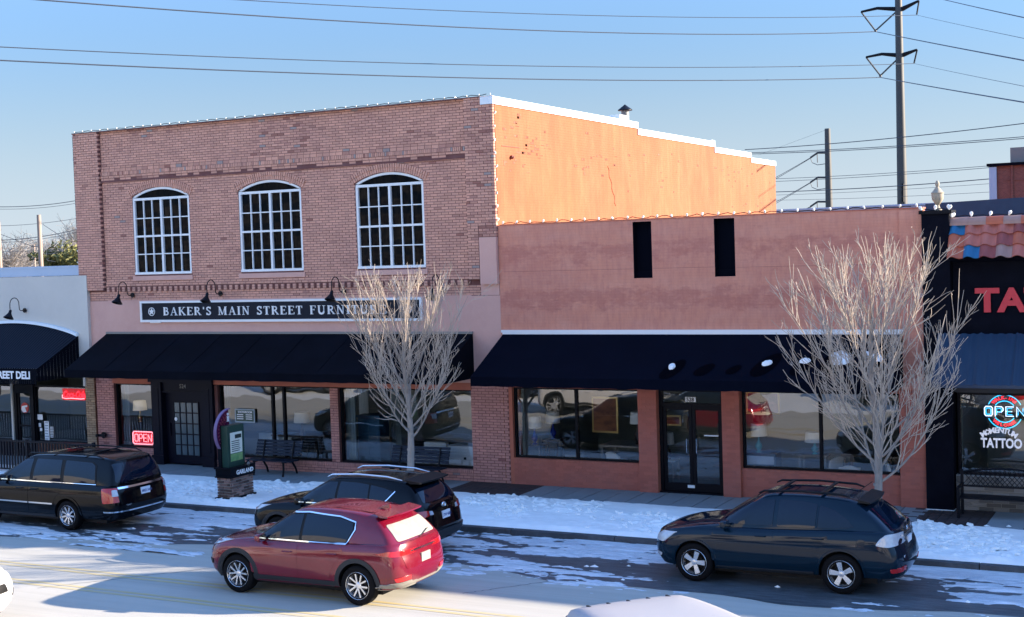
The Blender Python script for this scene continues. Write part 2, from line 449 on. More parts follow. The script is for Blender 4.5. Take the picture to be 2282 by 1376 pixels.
def brick_courses(name, comb, dark=.14, strength=.5, bw=.22, rh=.072):
    n, l = nodes_of(MATS[name]); pb = n['Principled BSDF']
    t = n.new('ShaderNodeTexCoord'); sp = n.new('ShaderNodeSeparateXYZ'); l.new(t.outputs['Object'], sp.inputs[0])
    cb = n.new('ShaderNodeCombineXYZ'); l.new(sp.outputs[comb], cb.inputs['X']); l.new(sp.outputs['Z'], cb.inputs['Y'])
    bt = n.new('ShaderNodeTexBrick'); bt.inputs['Scale'].default_value = 1; bt.inputs['Brick Width'].default_value = bw; bt.inputs['Row Height'].default_value = rh; bt.inputs['Mortar Size'].default_value = .006; bt.inputs['Mortar Smooth'].default_value = .6
    l.new(cb.outputs[0], bt.inputs['Vector'])
    bp = n.new('ShaderNodeBump'); bp.inputs['Strength'].default_value = strength; bp.inputs['Distance'].default_value = .006; bp.invert = True
    l.new(bt.outputs['Fac'], bp.inputs['Height'])
    if pb.inputs['Normal'].links: l.new(pb.inputs['Normal'].links[0].from_socket, bp.inputs['Normal'])
    l.new(bp.outputs[0], pb.inputs['Normal'])
    src = pb.inputs['Base Color'].links[0].from_socket; mx = n.new('ShaderNodeMix'); mx.data_type = 'RGBA'; mx.blend_type = 'MULTIPLY'
    m = n.new('ShaderNodeMath'); m.operation = 'MULTIPLY'; m.inputs[1].default_value = dark; l.new(bt.outputs['Fac'], m.inputs[0]); l.new(m.outputs[0], mx.inputs['Factor'])
    l.new(src, mx.inputs['A']); mx.inputs['B'].default_value = (.25, .2, .2, 1); l.new(mx.outputs['Result'], pb.inputs['Base Color'])
brick_courses('side_wall_sunlit', 'Y', .13, .45)
brick_courses('salmon_stucco', 'X', .10, .4)

def settle(root):
    inv = Matrix.Translation(-root.location)
    for ch in root.children: ch.matrix_parent_inverse = inv
THINGS = []
def thing(name, label, cat, base, group=None):
    e = empty(name, base); tag(e, label, cat, group); THINGS.append(e); return e

# ================================================================== GROUND
ZR = -.13
g = MB(); g.quad((-900, -900, -.6), (900, -900, -.6), (900, 1500, -.6), (-900, 1500, -.6))
pbr('far_ground', (.20, .19, .16), .95, noise=(.05, .5, (.30, .28, .24), W1))
tag(g.build('ground', 'far_ground'), kind='structure')
g = MB()
g.box(-200, 120, -17.0, -5.15, -.5, ZR)
tag(g.build('road', 'road', fix=False), kind='structure')
# far parking apron, kerb and pavement on the near side (seen only in the shop windows)
g = MB(); g.box(-200, 120, -60, -23.2, -.5, 0)
tag(g.build('near_pavement', 'concrete', fix=False), kind='structure')
g = MB(); g.box(-200, 120, -23.2, -17.0, -.5, ZR)
pbr('bounce_apron', (.74, .74, .72), .9, noise=(.6, .5, (.60, .60, .58), W1))  # apron made pale to bounce sunlight up onto the shaded fronts
tag(g.build('parking_apron', 'bounce_apron', fix=False), kind='structure')
# parking lane: dark wet surface, irregular outer edge
def lane_edge(x): return -8.15 + .35 * math.sin(x * .33 + 1) + .16 * math.sin(x * 1.3) + .25 * (fbm(np.array([x * .9]), np.array([2.2]))[0] - .5) - (.5 if x < -18 else 0) * min(1, (-18 - x) / 4 if x < -18 else 0)
g = MB(); xs = np.arange(-60, 12.01, .3)
for a, b in zip(xs[:-1], xs[1:]):
    g.quad((a, lane_edge(a), ZR + .004), (b, lane_edge(b), ZR + .004), (b, -5.15, ZR + .004), (a, -5.15, ZR + .004))
tag(g.build('parking_lane', 'wet_asphalt', fix=False), kind='structure')
# packed snow and ice with bare patches between
nx, ny = 1300, 110
X, Y = np.meshgrid(np.linspace(-46, 6, nx), np.linspace(-9.2, -5.16, ny))
n1 = fbm(X * .30 + 3, Y * 1.1, 5); n2 = fbm(X * 1.3, Y * 4.2 + 9, 4)
edge = np.vectorize(lane_edge)(X[0])[None, :]
n3 = fbm(X * 5 + 1, Y * 13, 3)
n4 = fbm(X * 12 + 5, Y * 26, 2)
h = (n1 - .385) * .13 + (n2 - .5) * .10 + (n3 - .5) * .055 + (n4 - .5) * .015
def wet(cx, cy, rx, ry, s): return -s * np.exp(-(((X - cx) / rx) ** 2 + ((Y - cy) / ry) ** 2))
h += wet(-6.8, -7.2, 2.6, .95, .14) + wet(-3.3, -7.75, 1.7, .30, .12) + wet(-11.3, -6.9, 1.5, .28, .05) + wet(-24.5, -7.3, 2.6, .9, .09) + wet(-16.2, -7.3, 2.4, .8, .07)
h += wet(-9.0, -8.0, 2.2, .14, .06) + wet(-4.0, -8.3, 3, .10, .10) + wet(-10.6, -7.25, 1.3, .16, .06)
h += np.clip((Y + 5.75) / .6, 0, 1) * .02 + .013
h += np.clip((-20 - X) / 6, 0, 1) * .012
h -= np.clip((edge + .45 - Y) / .3, 0, 3) * .02
h = np.clip(h, -.03, .03)
tint_h = h
vs = np.stack([X, Y, ZR + .006 + h], -1).reshape(-1, 3)
idx = np.arange(nx * ny).reshape(ny, nx)
f = np.stack([idx[:-1, :-1], idx[:-1, 1:], idx[1:, 1:], idx[1:, :-1]], -1).reshape(-1, 4)
hq = np.maximum.reduce([h[:-1, :-1], h[:-1, 1:], h[1:, 1:], h[1:, :-1]]).reshape(-1)
f = f[hq > -.008]
def np_mesh(name, vs, f, mat, smooth=True):
    me = bpy.data.meshes.new(name)
    me.vertices.add(len(vs)); me.vertices.foreach_set('co', np.asarray(vs, dtype=np.float32).ravel())
    me.loops.add(f.size); me.loops.foreach_set('vertex_index', f.astype(np.int32).ravel())
    me.polygons.add(len(f)); me.polygons.foreach_set('loop_start', np.arange(0, f.size, f.shape[1], dtype=np.int32))
    me.update(calc_edges=True); me.validate()
    me.polygons.foreach_set('use_smooth', [smooth] * len(me.polygons))
    me.materials.append(MATS[mat]); o = bpy.data.objects.new(name, me); COL.objects.link(o); return o
tag(np_mesh('street_ice', vs, f, 'ice'), kind='stuff')

# kerb, laid in lengths
e = empty('kerb'); tag(e, kind='structure'); x = -60.0; k = 0
me = MB(); me.hexa([(0, -5.17, -.45), (2.42, -5.17, -.45), (2.42, -4.98, -.45), (0, -4.98, -.45), (0, -5.15, -.004), (2.42, -5.15, -.004), (2.42, -4.98, 0), (0, -4.98, 0)])
kb = me.build('kerb_stone', 'kerb', e); km = kb.data; kb.location.x = x
x += 2.44
while x < 10: inst('kerb_stone', km, e, (x, 0, 0)); x += 2.44
# pavement bed, then separate slabs on it
g = MB(); g.box(-60, 12, -4.98, .2, -.5, -.03)
tag(g.build('pavement_bed', 'kerb', fix=False), kind='structure')
e = empty('pavement'); tag(e, kind='structure')
sm = {}
def slab(x0, x1, y0, y1, mat, dz=0):
    key = (mat, round(x1 - x0, 3), round(y1 - y0, 3))
    if key not in sm:
        b = MB(); w, d = x1 - x0 - (.028 if mat == 'concrete' else .012), y1 - y0 - .012
        b.box(-w / 2, w / 2, -d / 2, d / 2, -.05, 0); sm[key] = b.build('tmp', mat, fix=False).data
        bpy.data.objects.remove(bpy.data.objects['tmp'])
    inst('slab', sm[key], e, ((x0 + x1) / 2, (y0 + y1) / 2, dz - .001))
x = -15.36
while x < -6.2: slab(x, x + .57, -1.95, .05, 'concrete', rnd.uniform(-.003, .003)); x += .57
x = -35.0
while x < -17.6: slab(x, min(x + 1.15, -17.5), -1.95, .05, 'concrete', rnd.uniform(-.003, .003)); x += 1.15
x = -4.3
while x < 8: slab(x, x + .78, -2.2, .3, 'concrete', rnd.uniform(-.003, .003)); x += .78
for (a, b) in ((-17.5, -15.36), (-6.2, -4.3)):
    x = a; i = 0
    while x < b - .01:
        w = min(.214, b - x)
        y = -1.95 + (.05 if i % 2 else 0)
        while y < .04: slab(x, x + w, y, min(y + .107, .05) if i % 2 else min(y + .107, .05), 'dark_paving', rnd.uniform(-.004, .003)); y += .107
        x += w; i += 1
for o in [c for c in e.children][::-1][:0]: pass

# snow on the planting strip between pavement and kerb
nx, ny = 1500, 120
X, Y = np.meshgrid(np.linspace(-46, 6, nx), np.linspace(-5.03, -1.45, ny))
lump = fbm(X * 2.1, Y * 2.6, 4); c1 = fbm(X * 5.5 + 40, Y * 6.5, 3)
cell = np.abs(vnoise(X * 3.1, Y * 4.2) - .5)
rough = np.clip((fbm(X * .35 + 7, Y * .5, 3) - .42) * 5, 0, 1)
h = .07 + .05 * (lump - .5) + rough * (.045 * np.clip((c1 - .48) * 7, 0, 1)) * (.5 + lump)
ye = -1.74 + .22 * (fbm(X * .8, X * 0 + 3, 4) - .5) + np.where(X > -6.3, -.12, 0)
h *= np.clip((ye - Y) / .10, 0, 1) ** .6
yk = -4.93 + .10 * (fbm(X * .9, X * 0 + 9, 4) - .5)
h *= np.clip((Y - yk) / .16, 0, 1) ** .6
h -= .01
vs = np.stack([X, Y, h], -1).reshape(-1, 3)
idx = np.arange(nx * ny).reshape(ny, nx)
f = np.stack([idx[:-1, :-1], idx[:-1, 1:], idx[1:, 1:], idx[1:, :-1]], -1).reshape(-1, 4)
hq = np.maximum.reduce([h[:-1, :-1], h[:-1, 1:], h[1:, 1:], h[1:, :-1]]).reshape(-1)
tag(np_mesh('snow', vs, f[hq > -.009], 'snow'), kind='stuff')
# loose broken crusts of snow on top
g = MB(); r = random.Random(5)
for i in range(1900):
    x = r.uniform(-27, -2); y = -3.3 + r.gauss(0, .75)
    if y > -1.8 or y < -4.8: continue
    if fbm(np.array([x * .35 + 7]), np.array([y * .5]), 3)[0] < .42 + .1 * r.random(): continue
    s = r.uniform(.02, .075) * (1.5 if x > -6 else 1); n = r.choice((5, 6, 7)); a0 = r.random() * 6; z = .05 + r.random() * .05; tx, ty = r.uniform(-.25, .25), r.uniform(-.3, .3)
    b = len(g.v); ring = []
    for k in range(n):
        a = a0 + 2 * math.pi * k / n; q = s * r.uniform(.7, 1.25); ring.append((q * math.cos(a), q * .8 * math.sin(a)))
    t = s * .22
    for px, py in ring: g.v.append((x + px, y + py, z + px * tx + py * ty - .03))
    for px, py in ring: g.v.append((x + px * .86, y + py * .86, z + px * tx + py * ty + t))
    g.f.append(tuple(b + n + k for k in range(n))); g.m.append(0)
    for k in range(n): g.f.append((b + k, b + (k + 1) % n, b + n + (k + 1) % n, b + n + k)); g.m.append(0)
tag(g.build('snow_crusts', 'snow', fix=False), kind='stuff')
# a few scraps of ice on the street and at the pavement's edge
g = MB()
for i in range(60):
    x = r.uniform(-26, -1)
    if i % 2: y = r.uniform(-8.4, -5.3); z0 = ZR + .004
    else: y = -1.68 + r.gauss(0, .08); z0 = 0
    s = r.uniform(.015, .06); n = 5; b = len(g.v)
    for k in range(n): a = 2 * math.pi * k / n; q = s * r.uniform(.6, 1.4); g.v.append((x + q * math.cos(a) * 1.6, y + q * math.sin(a) * .7, z0))
    g.v.append((x, y, z0 + s * .7))
    for k in range(n): g.f.append((b + k, b + (k + 1) % n, b + n)); g.m.append(0)
tag(g.build('ice_scraps', 'snow', fix=False), kind='stuff')

# yellow lines
e = empty('road_markings'); tag(e, kind='structure')
for y in (-10.93, -11.12, -12.02, -12.20):
    g = MB(); xs = np.arange(-60, 30, .5)
    for a, b in zip(xs[:-1], xs[1:]):
        da, db = .006 * math.sin(a * 2.1 + y), .006 * math.sin(b * 2.1 + y)
        g.quad((a, y - .05 + da, ZR + .004), (b, y - .05 + db, ZR + .004), (b, y + .05 + da, ZR + .004), (a, y + .05 + da, ZR + .004))
    g.build('yellow_line', 'yellow_line', e, fix=False)
# tar-sealed cracks
pbr('crack', (.16, .165, .17), .8)
g = MB()
for (p, q) in (((-20.2, -12.4), (-17.6, -9.4)), ((-12.2, -9.9), (-11.0, -8.4)), ((-2.8, -12), (-4.0, -8.6)), ((-27, -11.8), (-25.5, -8.8))):
    N = 26; pts = [(p[0] + (q[0] - p[0]) * t / N + r.uniform(-.03, .03), p[1] + (q[1] - p[1]) * t / N, ZR + .0045) for t in range(N + 1)]
    for a, b in zip(pts[:-1], pts[1:]): g.quad((a[0] - .012, a[1], a[2]), (b[0] - .012, b[1], b[2]), (b[0] + .012, b[1], b[2]), (a[0] + .012, a[1], a[2]))
g.build('crack', 'crack', e, fix=False)

# ================================================================== BRICK BUILDING (two storeys)
B1 = thing('brick_building', 'tall two-storey painted brick building with three arched windows and a black awning', 'building', (-23.8, 12.6, 0))
BX0, BX1, BZ = -31.08, -16.45, 10.08
WIN = [(-28.86, -26.68), (-24.85, -22.65), (-20.83, -18.66)]
WZ0, WZS, WRISE = 5.70, 8.02, .27
def arch_z(h0, h1):
    c = (h0 + h1) / 2; hw = (h1 - h0) / 2; rad = (hw * hw + WRISE * WRISE) / (2 * WRISE)
    return lambda x: WZS + math.sqrt(max(rad * rad - (min(max(x, h0), h1) - c) ** 2, 0)) - (rad - WRISE)
holes = [(a, b, WZ0 - .02, arch_z(a, b)) for a, b in WIN]
core = MB()
cuts = sorted({BX0, BX1 - .012} | {round(a + (b - a) * k / 14, 4) for a, b in WIN for k in range(15)})
for a, b in zip(cuts[:-1], cuts[1:]):
    mid = (a + b) / 2; w = [h for h in holes if h[0] < mid < h[1]]
    def col(z0a, z0b, z1a, z1b): core.hexa([(a, .012, z0a), (b, .012, z0b), (b, .35, z0b), (a, .35, z0a), (a, .012, z1a), (b, .012, z1b), (b, .35, z1b), (a, .35, z1a)])
    if w: col(2.62, 2.62, WZ0, WZ0); col(w[0][3](a), w[0][3](b), BZ - .03, BZ - .03)
    else: col(2.62, 2.62, BZ - .03, BZ - .03)
core.build('wall', 'mortar', B1)
wn_ = lambda x, z: (.02 + .5 * max(0, fbm(np.array([x * .8 + 5]), np.array([z * 1.4]), 4)[0] - .52) * (4.5 if z > 8.9 else .8) + (.25 if (x > -17.2 and z > 6.2) else 0))
BR = []
lay_bricks(-30.03, -17.32, 8.93, BZ, 0.0, holes=None, worn=wn_, out=BR, seed=1)
lay_bricks(-30.03, -17.32, 5.50, 8.50, 0.0, holes=holes, worn=wn_, out=BR, seed=2)
# string course: projecting rows then a rowlock row
for k, pr in enumerate((.018, .036, .054)): lay_bricks(-30.03, -17.32, 8.50 + k * .0715, 8.5715 + k * .0715, -pr, worn=wn_, out=BR, seed=10 + k)
def rowlock(x0, x1, z0, z1, face, w=.062, worn=.25, base=pink):
    x = x0
    while x < x1 - .03: BR.append((x + w / 2, (z0 + z1) / 2, w - .010, z1 - z0 - .01, face + rnd.uniform(-.004, .004), brick_tint(rnd, x, z0, worn=worn, base=base))); x += w
rowlock(-30.03, -17.32, 8.7145, 8.83, -.07)
lay_bricks(-30.03, -17.32, 8.83, 8.93, -.02, worn=lambda x, z: .3, out=BR, seed=14)
lay_bricks(-31.06, -30.05, 5.25, BZ, -.10, worn=wn_, out=BR, seed=4)
lay_bricks(-17.30, BX1, 6.74, BZ, -.10, worn=wn_, out=BR, seed=5)
lay_bricks(-17.30, -16.98, 5.35, 6.74, -.10, worn=lambda x, z: .25, out=BR, seed=6)
lay_bricks(-16.96, BX1, 6.45, 6.74, -.10, worn=lambda x, z: .95, out=BR, seed=7)
lay_bricks(-30.03, -17.0, 5.36, 5.50, -.025, worn=wn_, out=BR, seed=8)
x = -29.98
while x < -17.35:      # dentils
    for zz in (5.235, 5.305): BR.append((x + .05, zz, .10, .060, -.055 + rnd.uniform(-.004, .004), brick_tint(rnd, x, zz)))
    x += .205
lay_bricks(-30.90, -17.0, 4.93, 5.20, 0.0, worn=lambda x, z: .02, out=BR, seed=9)
bricks_to_objects(BR, B1, 'brick_paint', n_single=230, depth=.10, key=lambda b: (-round(b[0] * 1.6), b[1]))
# pilaster cores, plain rendered band, quoin patch
g = MB(); g.box(-31.07, -30.06, -.085, .02, 5.24, BZ - .03); g.box(-17.29, BX1 - .006, -.085, .02, 5.34, BZ - .03); g.box(-30.03, -17.32, -.035, .02, 8.52, 8.80); g.box(-30.0, -17.3, -.012, .02, 5.22, 5.50)
g.build('pilaster_core', 'mortar', B1)
g = MB()
g.box(-31.08, -16.30, -.012, .35, 2.62, 4.92)
g.box(-16.95, -16.455, -.13, .02, 5.22, 6.44)
g.box(-17.0, -16.455, -.02, .02, 4.93, 5.22)
g.box(-30.0, -17.30, -.018, .0, 4.905, 4.935)
for a, b in WIN: g.box(a - .06, b + .06, -.045, .02, 5.52, 5.655)
g.build('rendered_band', 'pink_stucco', B1)
# arch rings of brick on edge
AR = []
vo = MB(); cube_pts = []
tv = []
for a, b in WIN:
    c = (a + b) / 2; hw = (b - a) / 2 + .03; rad = (hw * hw + WRISE * WRISE) / (2 * WRISE); zc = WZS + WRISE - rad; th = math.asin(hw / rad); N = 34
    for ring in (0, 1):
        r0 = rad + .015 + ring * .115
        for k in range(N):
            t = -th * 1.04 + 2 * th * 1.04 * (k + .5) / N; w = 2 * th * rad / N * .80; hh = .105
            d = Vector((math.sin(t), 0, math.cos(t))); s_ = Vector((math.cos(t), 0, -math.sin(t))); p = Vector((c, 0, zc)) + d * r0
            y0 = -.022 - ring * .012 + rnd.uniform(-.004, .004)
            vs = [p + s_ * (i * w / 2) + d * (j * hh) + Vector((0, y, 0)) for y in (y0, .03) for i, j in ((-1, 0), (1, 0), (1, 1), (-1, 1))]
            vo.add(vs, [(0, 1, 2, 3), (7, 6, 5, 4), (0, 4, 5, 1), (1, 5, 6, 2), (2, 6, 7, 3), (3, 7, 4, 0)]); tv += [brick_tint(rnd, 0, 0)] * 8
o = vo.build('arch_bricks', 'brick_paint', B1, tint=tv); o['kind'] = 'stuff'
# upper windows
pane_me = {}
for wi, (a, b) in enumerate(WIN):
    fr = MB(); Y0, Y1 = .02, .11; c = (a + b) / 2
    fr.box(a, a + .07, Y0, Y1, WZ0 + .07, WZS); fr.box(b - .07, b, Y0, Y1, WZ0 + .07, WZS); fr.box(a, b, Y0 - .03, Y1, WZ0, WZ0 + .07)
    fr.box(a + .07, b - .07, Y0, Y1, WZS - .10, WZS - .03)
    az = arch_z(a, b); N = 18
    for k in range(N):
        x0, x1 = a + (b - a) * k / N, a + (b - a) * (k + 1) / N
        lo = lambda x: max(az(x) - .065, WZS - .03)
        fr.hexa([(x0, Y0, lo(x0)), (x1, Y0, lo(x1)), (x1, Y1, lo(x1)), (x0, Y1, lo(x0)), (x0, Y0, az(x0)), (x1, Y0, az(x1)), (x1, Y1, az(x1)), (x0, Y1, az(x0))])
    zb, zt = WZ0 + .07, WZS - .10
    fr.box(c - .035, c + .035, Y0 - .004, Y1, zb, zt)
    zm = zb + (zt - zb) * .5; fr.box(a + .07, b - .07, Y0 - .002, Y1, zm - .028, zm + .028)
    xsx = [a + .07 + (c - .035 - a - .07) * k / 3 for k in range(4)] + [c + .035 + (b - .07 - c - .035) * k / 3 for k in range(4)]
    for x in xsx[1:3] + xsx[5:7]: fr.box(x - .014, x + .014, Y0 + .01, Y1 - .02, zb, zt)
    zq = [zb, (zb + zm) / 2, zm, (zm + zt) / 2, zt]
    for z in (zq[1], zq[3]): fr.box(a + .07, b - .07, Y0 + .012, Y1 - .022, z - .015, z + .015)
    wo_ = fr.build('window', 'white_paint', B1)
    for i in (0, 1, 2, 4, 5, 6):
        for j in range(4):
            x0, x1, z0, z1 = xsx[i] + .014, xsx[i + 1] - .014, zq[j] + .02, zq[j + 1] - .02
            # old bowed glass: each pane is a shallow dish of its own
            P = MB(); n = 6; k_ = rnd.uniform(.003, .008) * rnd.choice((-1, 1)); k2 = rnd.uniform(-.004, .004)
            for u in range(n + 1):
                for v in range(n + 1):
                    uu, vv = u / n, v / n
                    P.v.append((x0 + (x1 - x0) * uu, Y1 - .03 + k_ * math.sin(math.pi * uu) * math.sin(math.pi * vv) * 4 * .5 + k2 * math.sin(2 * math.pi * vv), z0 + (z1 - z0) * vv))
            for u in range(n):
                for v in range(n):
                    q = u * (n + 1) + v; P.f.append((q, q + n + 1, q + n + 2, q + 1)); P.m.append(0)
            P.build('pane', 'dark_glass', wo_, smooth=True, fix=False)
    P = MB(); pts = [(a + .09, WZS - .04)] + [(b - .09, WZS - .04)] + [(b - .09 - (b - a - .18) * k / 12, max(az(b - .09 - (b - a - .18) * k / 12) - .05, WZS - .04)) for k in range(1, 12)]
    P.poly(pts, .02, at=Y1 - .03); P.build('arch_pane', 'dark_glass', wo_)
# side, rear, roof
g = MB()
steps = [(.0, 9.83, 9.86), (9.83, 17.4, 9.66), (17.4, 21.9, 9.46), (21.9, 25.3, 9.27)]
for (a, b, z) in steps:
    g.box(BX1 - .01 if a == 0 else BX1 - .3, BX1, a, b, -.2, z)
g.build('side_wall', 'side_wall_sunlit', B1)
g = MB()
for (a, b, z) in steps:
    g.box(BX1 - .34, BX1 + .035, (a - .13 if a == 0 else a), b, z + .002, z + .20)
g.box(BX1 - .34, BX1 + .045, 8.3, 9.0, 10.06, 10.2); g.box(BX1 - .34, BX1 + .045, 17.0, 17.38, 9.68, 9.90)
for y in (2.4, 4.85, 7.3, 12.2, 14.6, 19.6): g.box(BX1 + .034, BX1 + .040, y, y + .02, 9.88 if y < 9.8 else (9.68 if y < 17 else 9.48), 10.05 if y < 9.8 else (9.85 if y < 17 else 9.65))
g.box(-31.2, BX1 - .34, 25.0, 25.35, 9.2, 9.47)
g.build('coping', 'white_coping', B1)
g = MB(); g.box(BX0, BX0 + .3, .35, 25.3, -.2, 9.9); g.box(BX0, BX1 - .3, 25.0, 25.3, -.2, 9.2); g.box(BX0 + .3, BX1 - .3, .35, 25.0, 9.0, 9.15)
g.build('rear_walls', 'pink_stucco', B1)
g = MB()      # bare bricks where paint has flaked from the side wall
rr = random.Random(4)
for (cy, cz, sy, sz, n) in ((1.1, 9.3, .5, .35, 14), (2.0, 8.75, .45, .28, 26), (3.0, 8.9, .3, .2, 8), (.5, 8.3, .3, .15, 4), (6.2, 9.0, .5, .25, 8), (8.5, 8.8, 1.3, .35, 10), (14, 8.9, 3, .35, 14), (20.5, 8.7, 2, .3, 18), (24, 8.3, 1, .5, 14), (5.5, 8.2, .3, .15, 5), (12, 8.0, 1, .3, 5), (22, 7.6, 2, .3, 8)):
    for i in range(n):
        y = round((cy + rr.gauss(0, sy)) / .108) * .108; z = round((cz + rr.gauss(0, sz)) / .0715) * .0715
        if y < .15 or y > 25 or z > 9.2 + (.55 if y < 9.5 else 0): continue
        w = rr.choice((.10, .20)); g.box(BX1, BX1 + .0035, y, y + w, z, z + (.06 if rr.random() < .7 else .016))
g.build('bare_bricks', 'bare_brick', B1)['kind'] = 'stuff'
g = MB(); pts = [(BX1 + .012, 9.2 + .1 * math.sin(k), 7.9 - k * .085) for k in range(16)]; pts = [(BX1 + .003, 7.3 + .05 * math.sin(k * 1.7) + k * .05, 8.55 - k * .11) for k in range(12)]
g.tube(pts, .012, n=4); g.build('crack', 'bare_brick', B1)
g = MB(); g.lathe([(.05, 0), (.05, .05), (.05, .05), (.05, .07), (.03, .08), (.03, .10)], 12, c=(BX1, .85, 8.53), axis='x'); g.box(BX1, BX1 + .012, .35, 1.35, 8.80, 8.815)
pbr('red_iron', (.16, .03, .02), .6); g.build('wall_tie', 'red_iron', B1)
# ground floor of the brick building
def piers(x0, x1, z0, z1, face, base=(.40, .20, .20), seed=1, worn=.04): return lay_bricks(x0, x1, z0, z1, face, worn=lambda x, z: worn, seed=seed, out=[], jit=.003)
g = MB(); 
for a, b, z0, z1 in ((-30.66, -29.93, 0, 2.62), (-17.42, -16.305, 0, 2.62), (-21.94, -21.66, .33, 2.40), (-26.03, -25.92, 0, 2.4), (-29.93, -28.36, 0, .45), (-26.0, -17.42, 0, .325)): g.box(a, b, .012, .35, z0, z1)
g.build('base_wall', 'mortar', B1)
PB = []
for i, (a, b, z0, z1, fc) in enumerate(((-30.65, -29.94, 0, 2.62, 0), (-17.42, -16.305, 0, 2.62, 0), (-21.93, -21.67, .33, 2.40, 0), (-29.92, -28.36, 0, .36, .0), (-26.02, -17.43, 0, .215, 0))):
    PB += piers(a, b, z0, z1, fc, seed=20 + i)
BR = []
rowlock(-29.92, -28.36, .36, .45, -.015, worn=.02); rowlock(-25.9, -17.43, .215, .325, -.02, worn=.02)
PB += BR
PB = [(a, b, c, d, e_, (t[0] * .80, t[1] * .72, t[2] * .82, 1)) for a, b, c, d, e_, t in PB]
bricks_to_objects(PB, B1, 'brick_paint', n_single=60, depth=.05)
g = MB(); g.box(-29.95, -28.37, -.03, .2, 2.40, 2.615); g.box(-26.05, -17.40, -.03, .2, 2.43, 2.615)
g.build('lintel', 'salmon_low', B1)
def shopfront(parent, x0, x1, z0, z1, mull=(), y=.16, fw=.05, glass='shop_glass', frame='black_paint'):
    f_ = MB(); f_.box(x0, x0 + fw, y - .06, y + .05, z0, z1); f_.box(x1 - fw, x1, y - .06, y + .05, z0, z1)
    f_.box(x0 + fw, x1 - fw, y - .06, y + .05, z0, z0 + fw); f_.box(x0 + fw, x1 - fw, y - .06, y + .05, z1 - fw, z1)
    ed = [x0 + fw]
    for mx_ in mull: f_.box(mx_ - .035, mx_ + .035, y - .055, y + .045, z0 + fw, z1 - fw); ed += [mx_ - .035, mx_ + .035]
    ed.append(x1 - fw)
    w_ = f_.build('shop_window', frame, parent)
    for k in range(0, len(ed), 2):
        p = MB(); p.quad((ed[k], y, z0 + fw), (ed[k + 1], y, z0 + fw), (ed[k + 1], y, z1 - fw), (ed[k], y, z1 - fw))
        p.build('pane', glass, w_, fix=False)
    return w_
shopfront(B1, -29.93, -28.38, .45, 2.40)
shopfront(B1, -25.91, -21.94, .325, 2.43, (-24.02, -23.62))
shopfront(B1, -21.66, -17.42, .325, 2.43)
# door and its surround
g = MB(); g.box(-28.36, -27.98, -.10, .3, 0, 2.60); g.box(-26.42, -26.03, -.10, .3, 0, 2.60); g.box(-27.98, -26.42, -.02, .3, 2.16, 2.60)
g.box(-28.42, -25.99, -.16, -.10, 2.48, 2.62); g.box(-28.40, -27.94, -.14, -.10, 0, .28); g.box(-26.46, -26.01, -.14, -.10, 0, .28)
g.box(-28.24, -28.08, -.115, -.10, .42, 2.3); g.box(-26.31, -26.15, -.115, -.10, .42, 2.3); g.box(-27.98, -26.42, -.05, -.02, 2.16, 2.21)
pbr('navy_paint', (.0035, .0045, .013), .5, spec=.15); pbr('pane_pale', (.05, .09, .11), .25, spec=.8, noise=(9, .5, (.10, .14, .16), (1, 1, .2)))
g.build('door_surround', 'navy_paint', B1)
text_obj('house_number', '524', .17, 'grey_wood', (-27.32, -.022, 2.30), parent=B1, ext=.004)
g = MB(); g.box(-27.97, -26.43, .10, .16, .02, 2.155)
dr = g.build('door', 'navy_paint', B1)
g = MB(); xx = [-27.66 + .235 * k for k in range(5)]; zz = [.27 + .32 * k for k in range(6)]
for x in xx: g.box(x - .017, x + .017, .07, .10, zz[0], zz[-1])
for z in zz: g.box(xx[0] - .017, xx[-1] + .017, .072, .10, z - .017, z + .017)
g.box(-27.84, -27.80, .05, .10, .85, 1.25); g.build('muntins', 'navy_paint', dr)
pm = MB(); pm.box(.019, .216, .088, .098, .019, .301); me0 = None
for i in range(4):
    for j in range(5):
        if me0 is None: o = pm.build('pane', 'pane_pale', dr); me0 = o.data; o.location = (xx[i], 0, zz[j])
        else: inst('pane', me0, dr, (xx[i], 0, zz[j]))
g = MB(); g.lathe([(.055, 0), (.055, .004)], 16, c=(-27.58, .064, 1.36), axis='y'); g.build('sticker', 'white_gloss', dr)
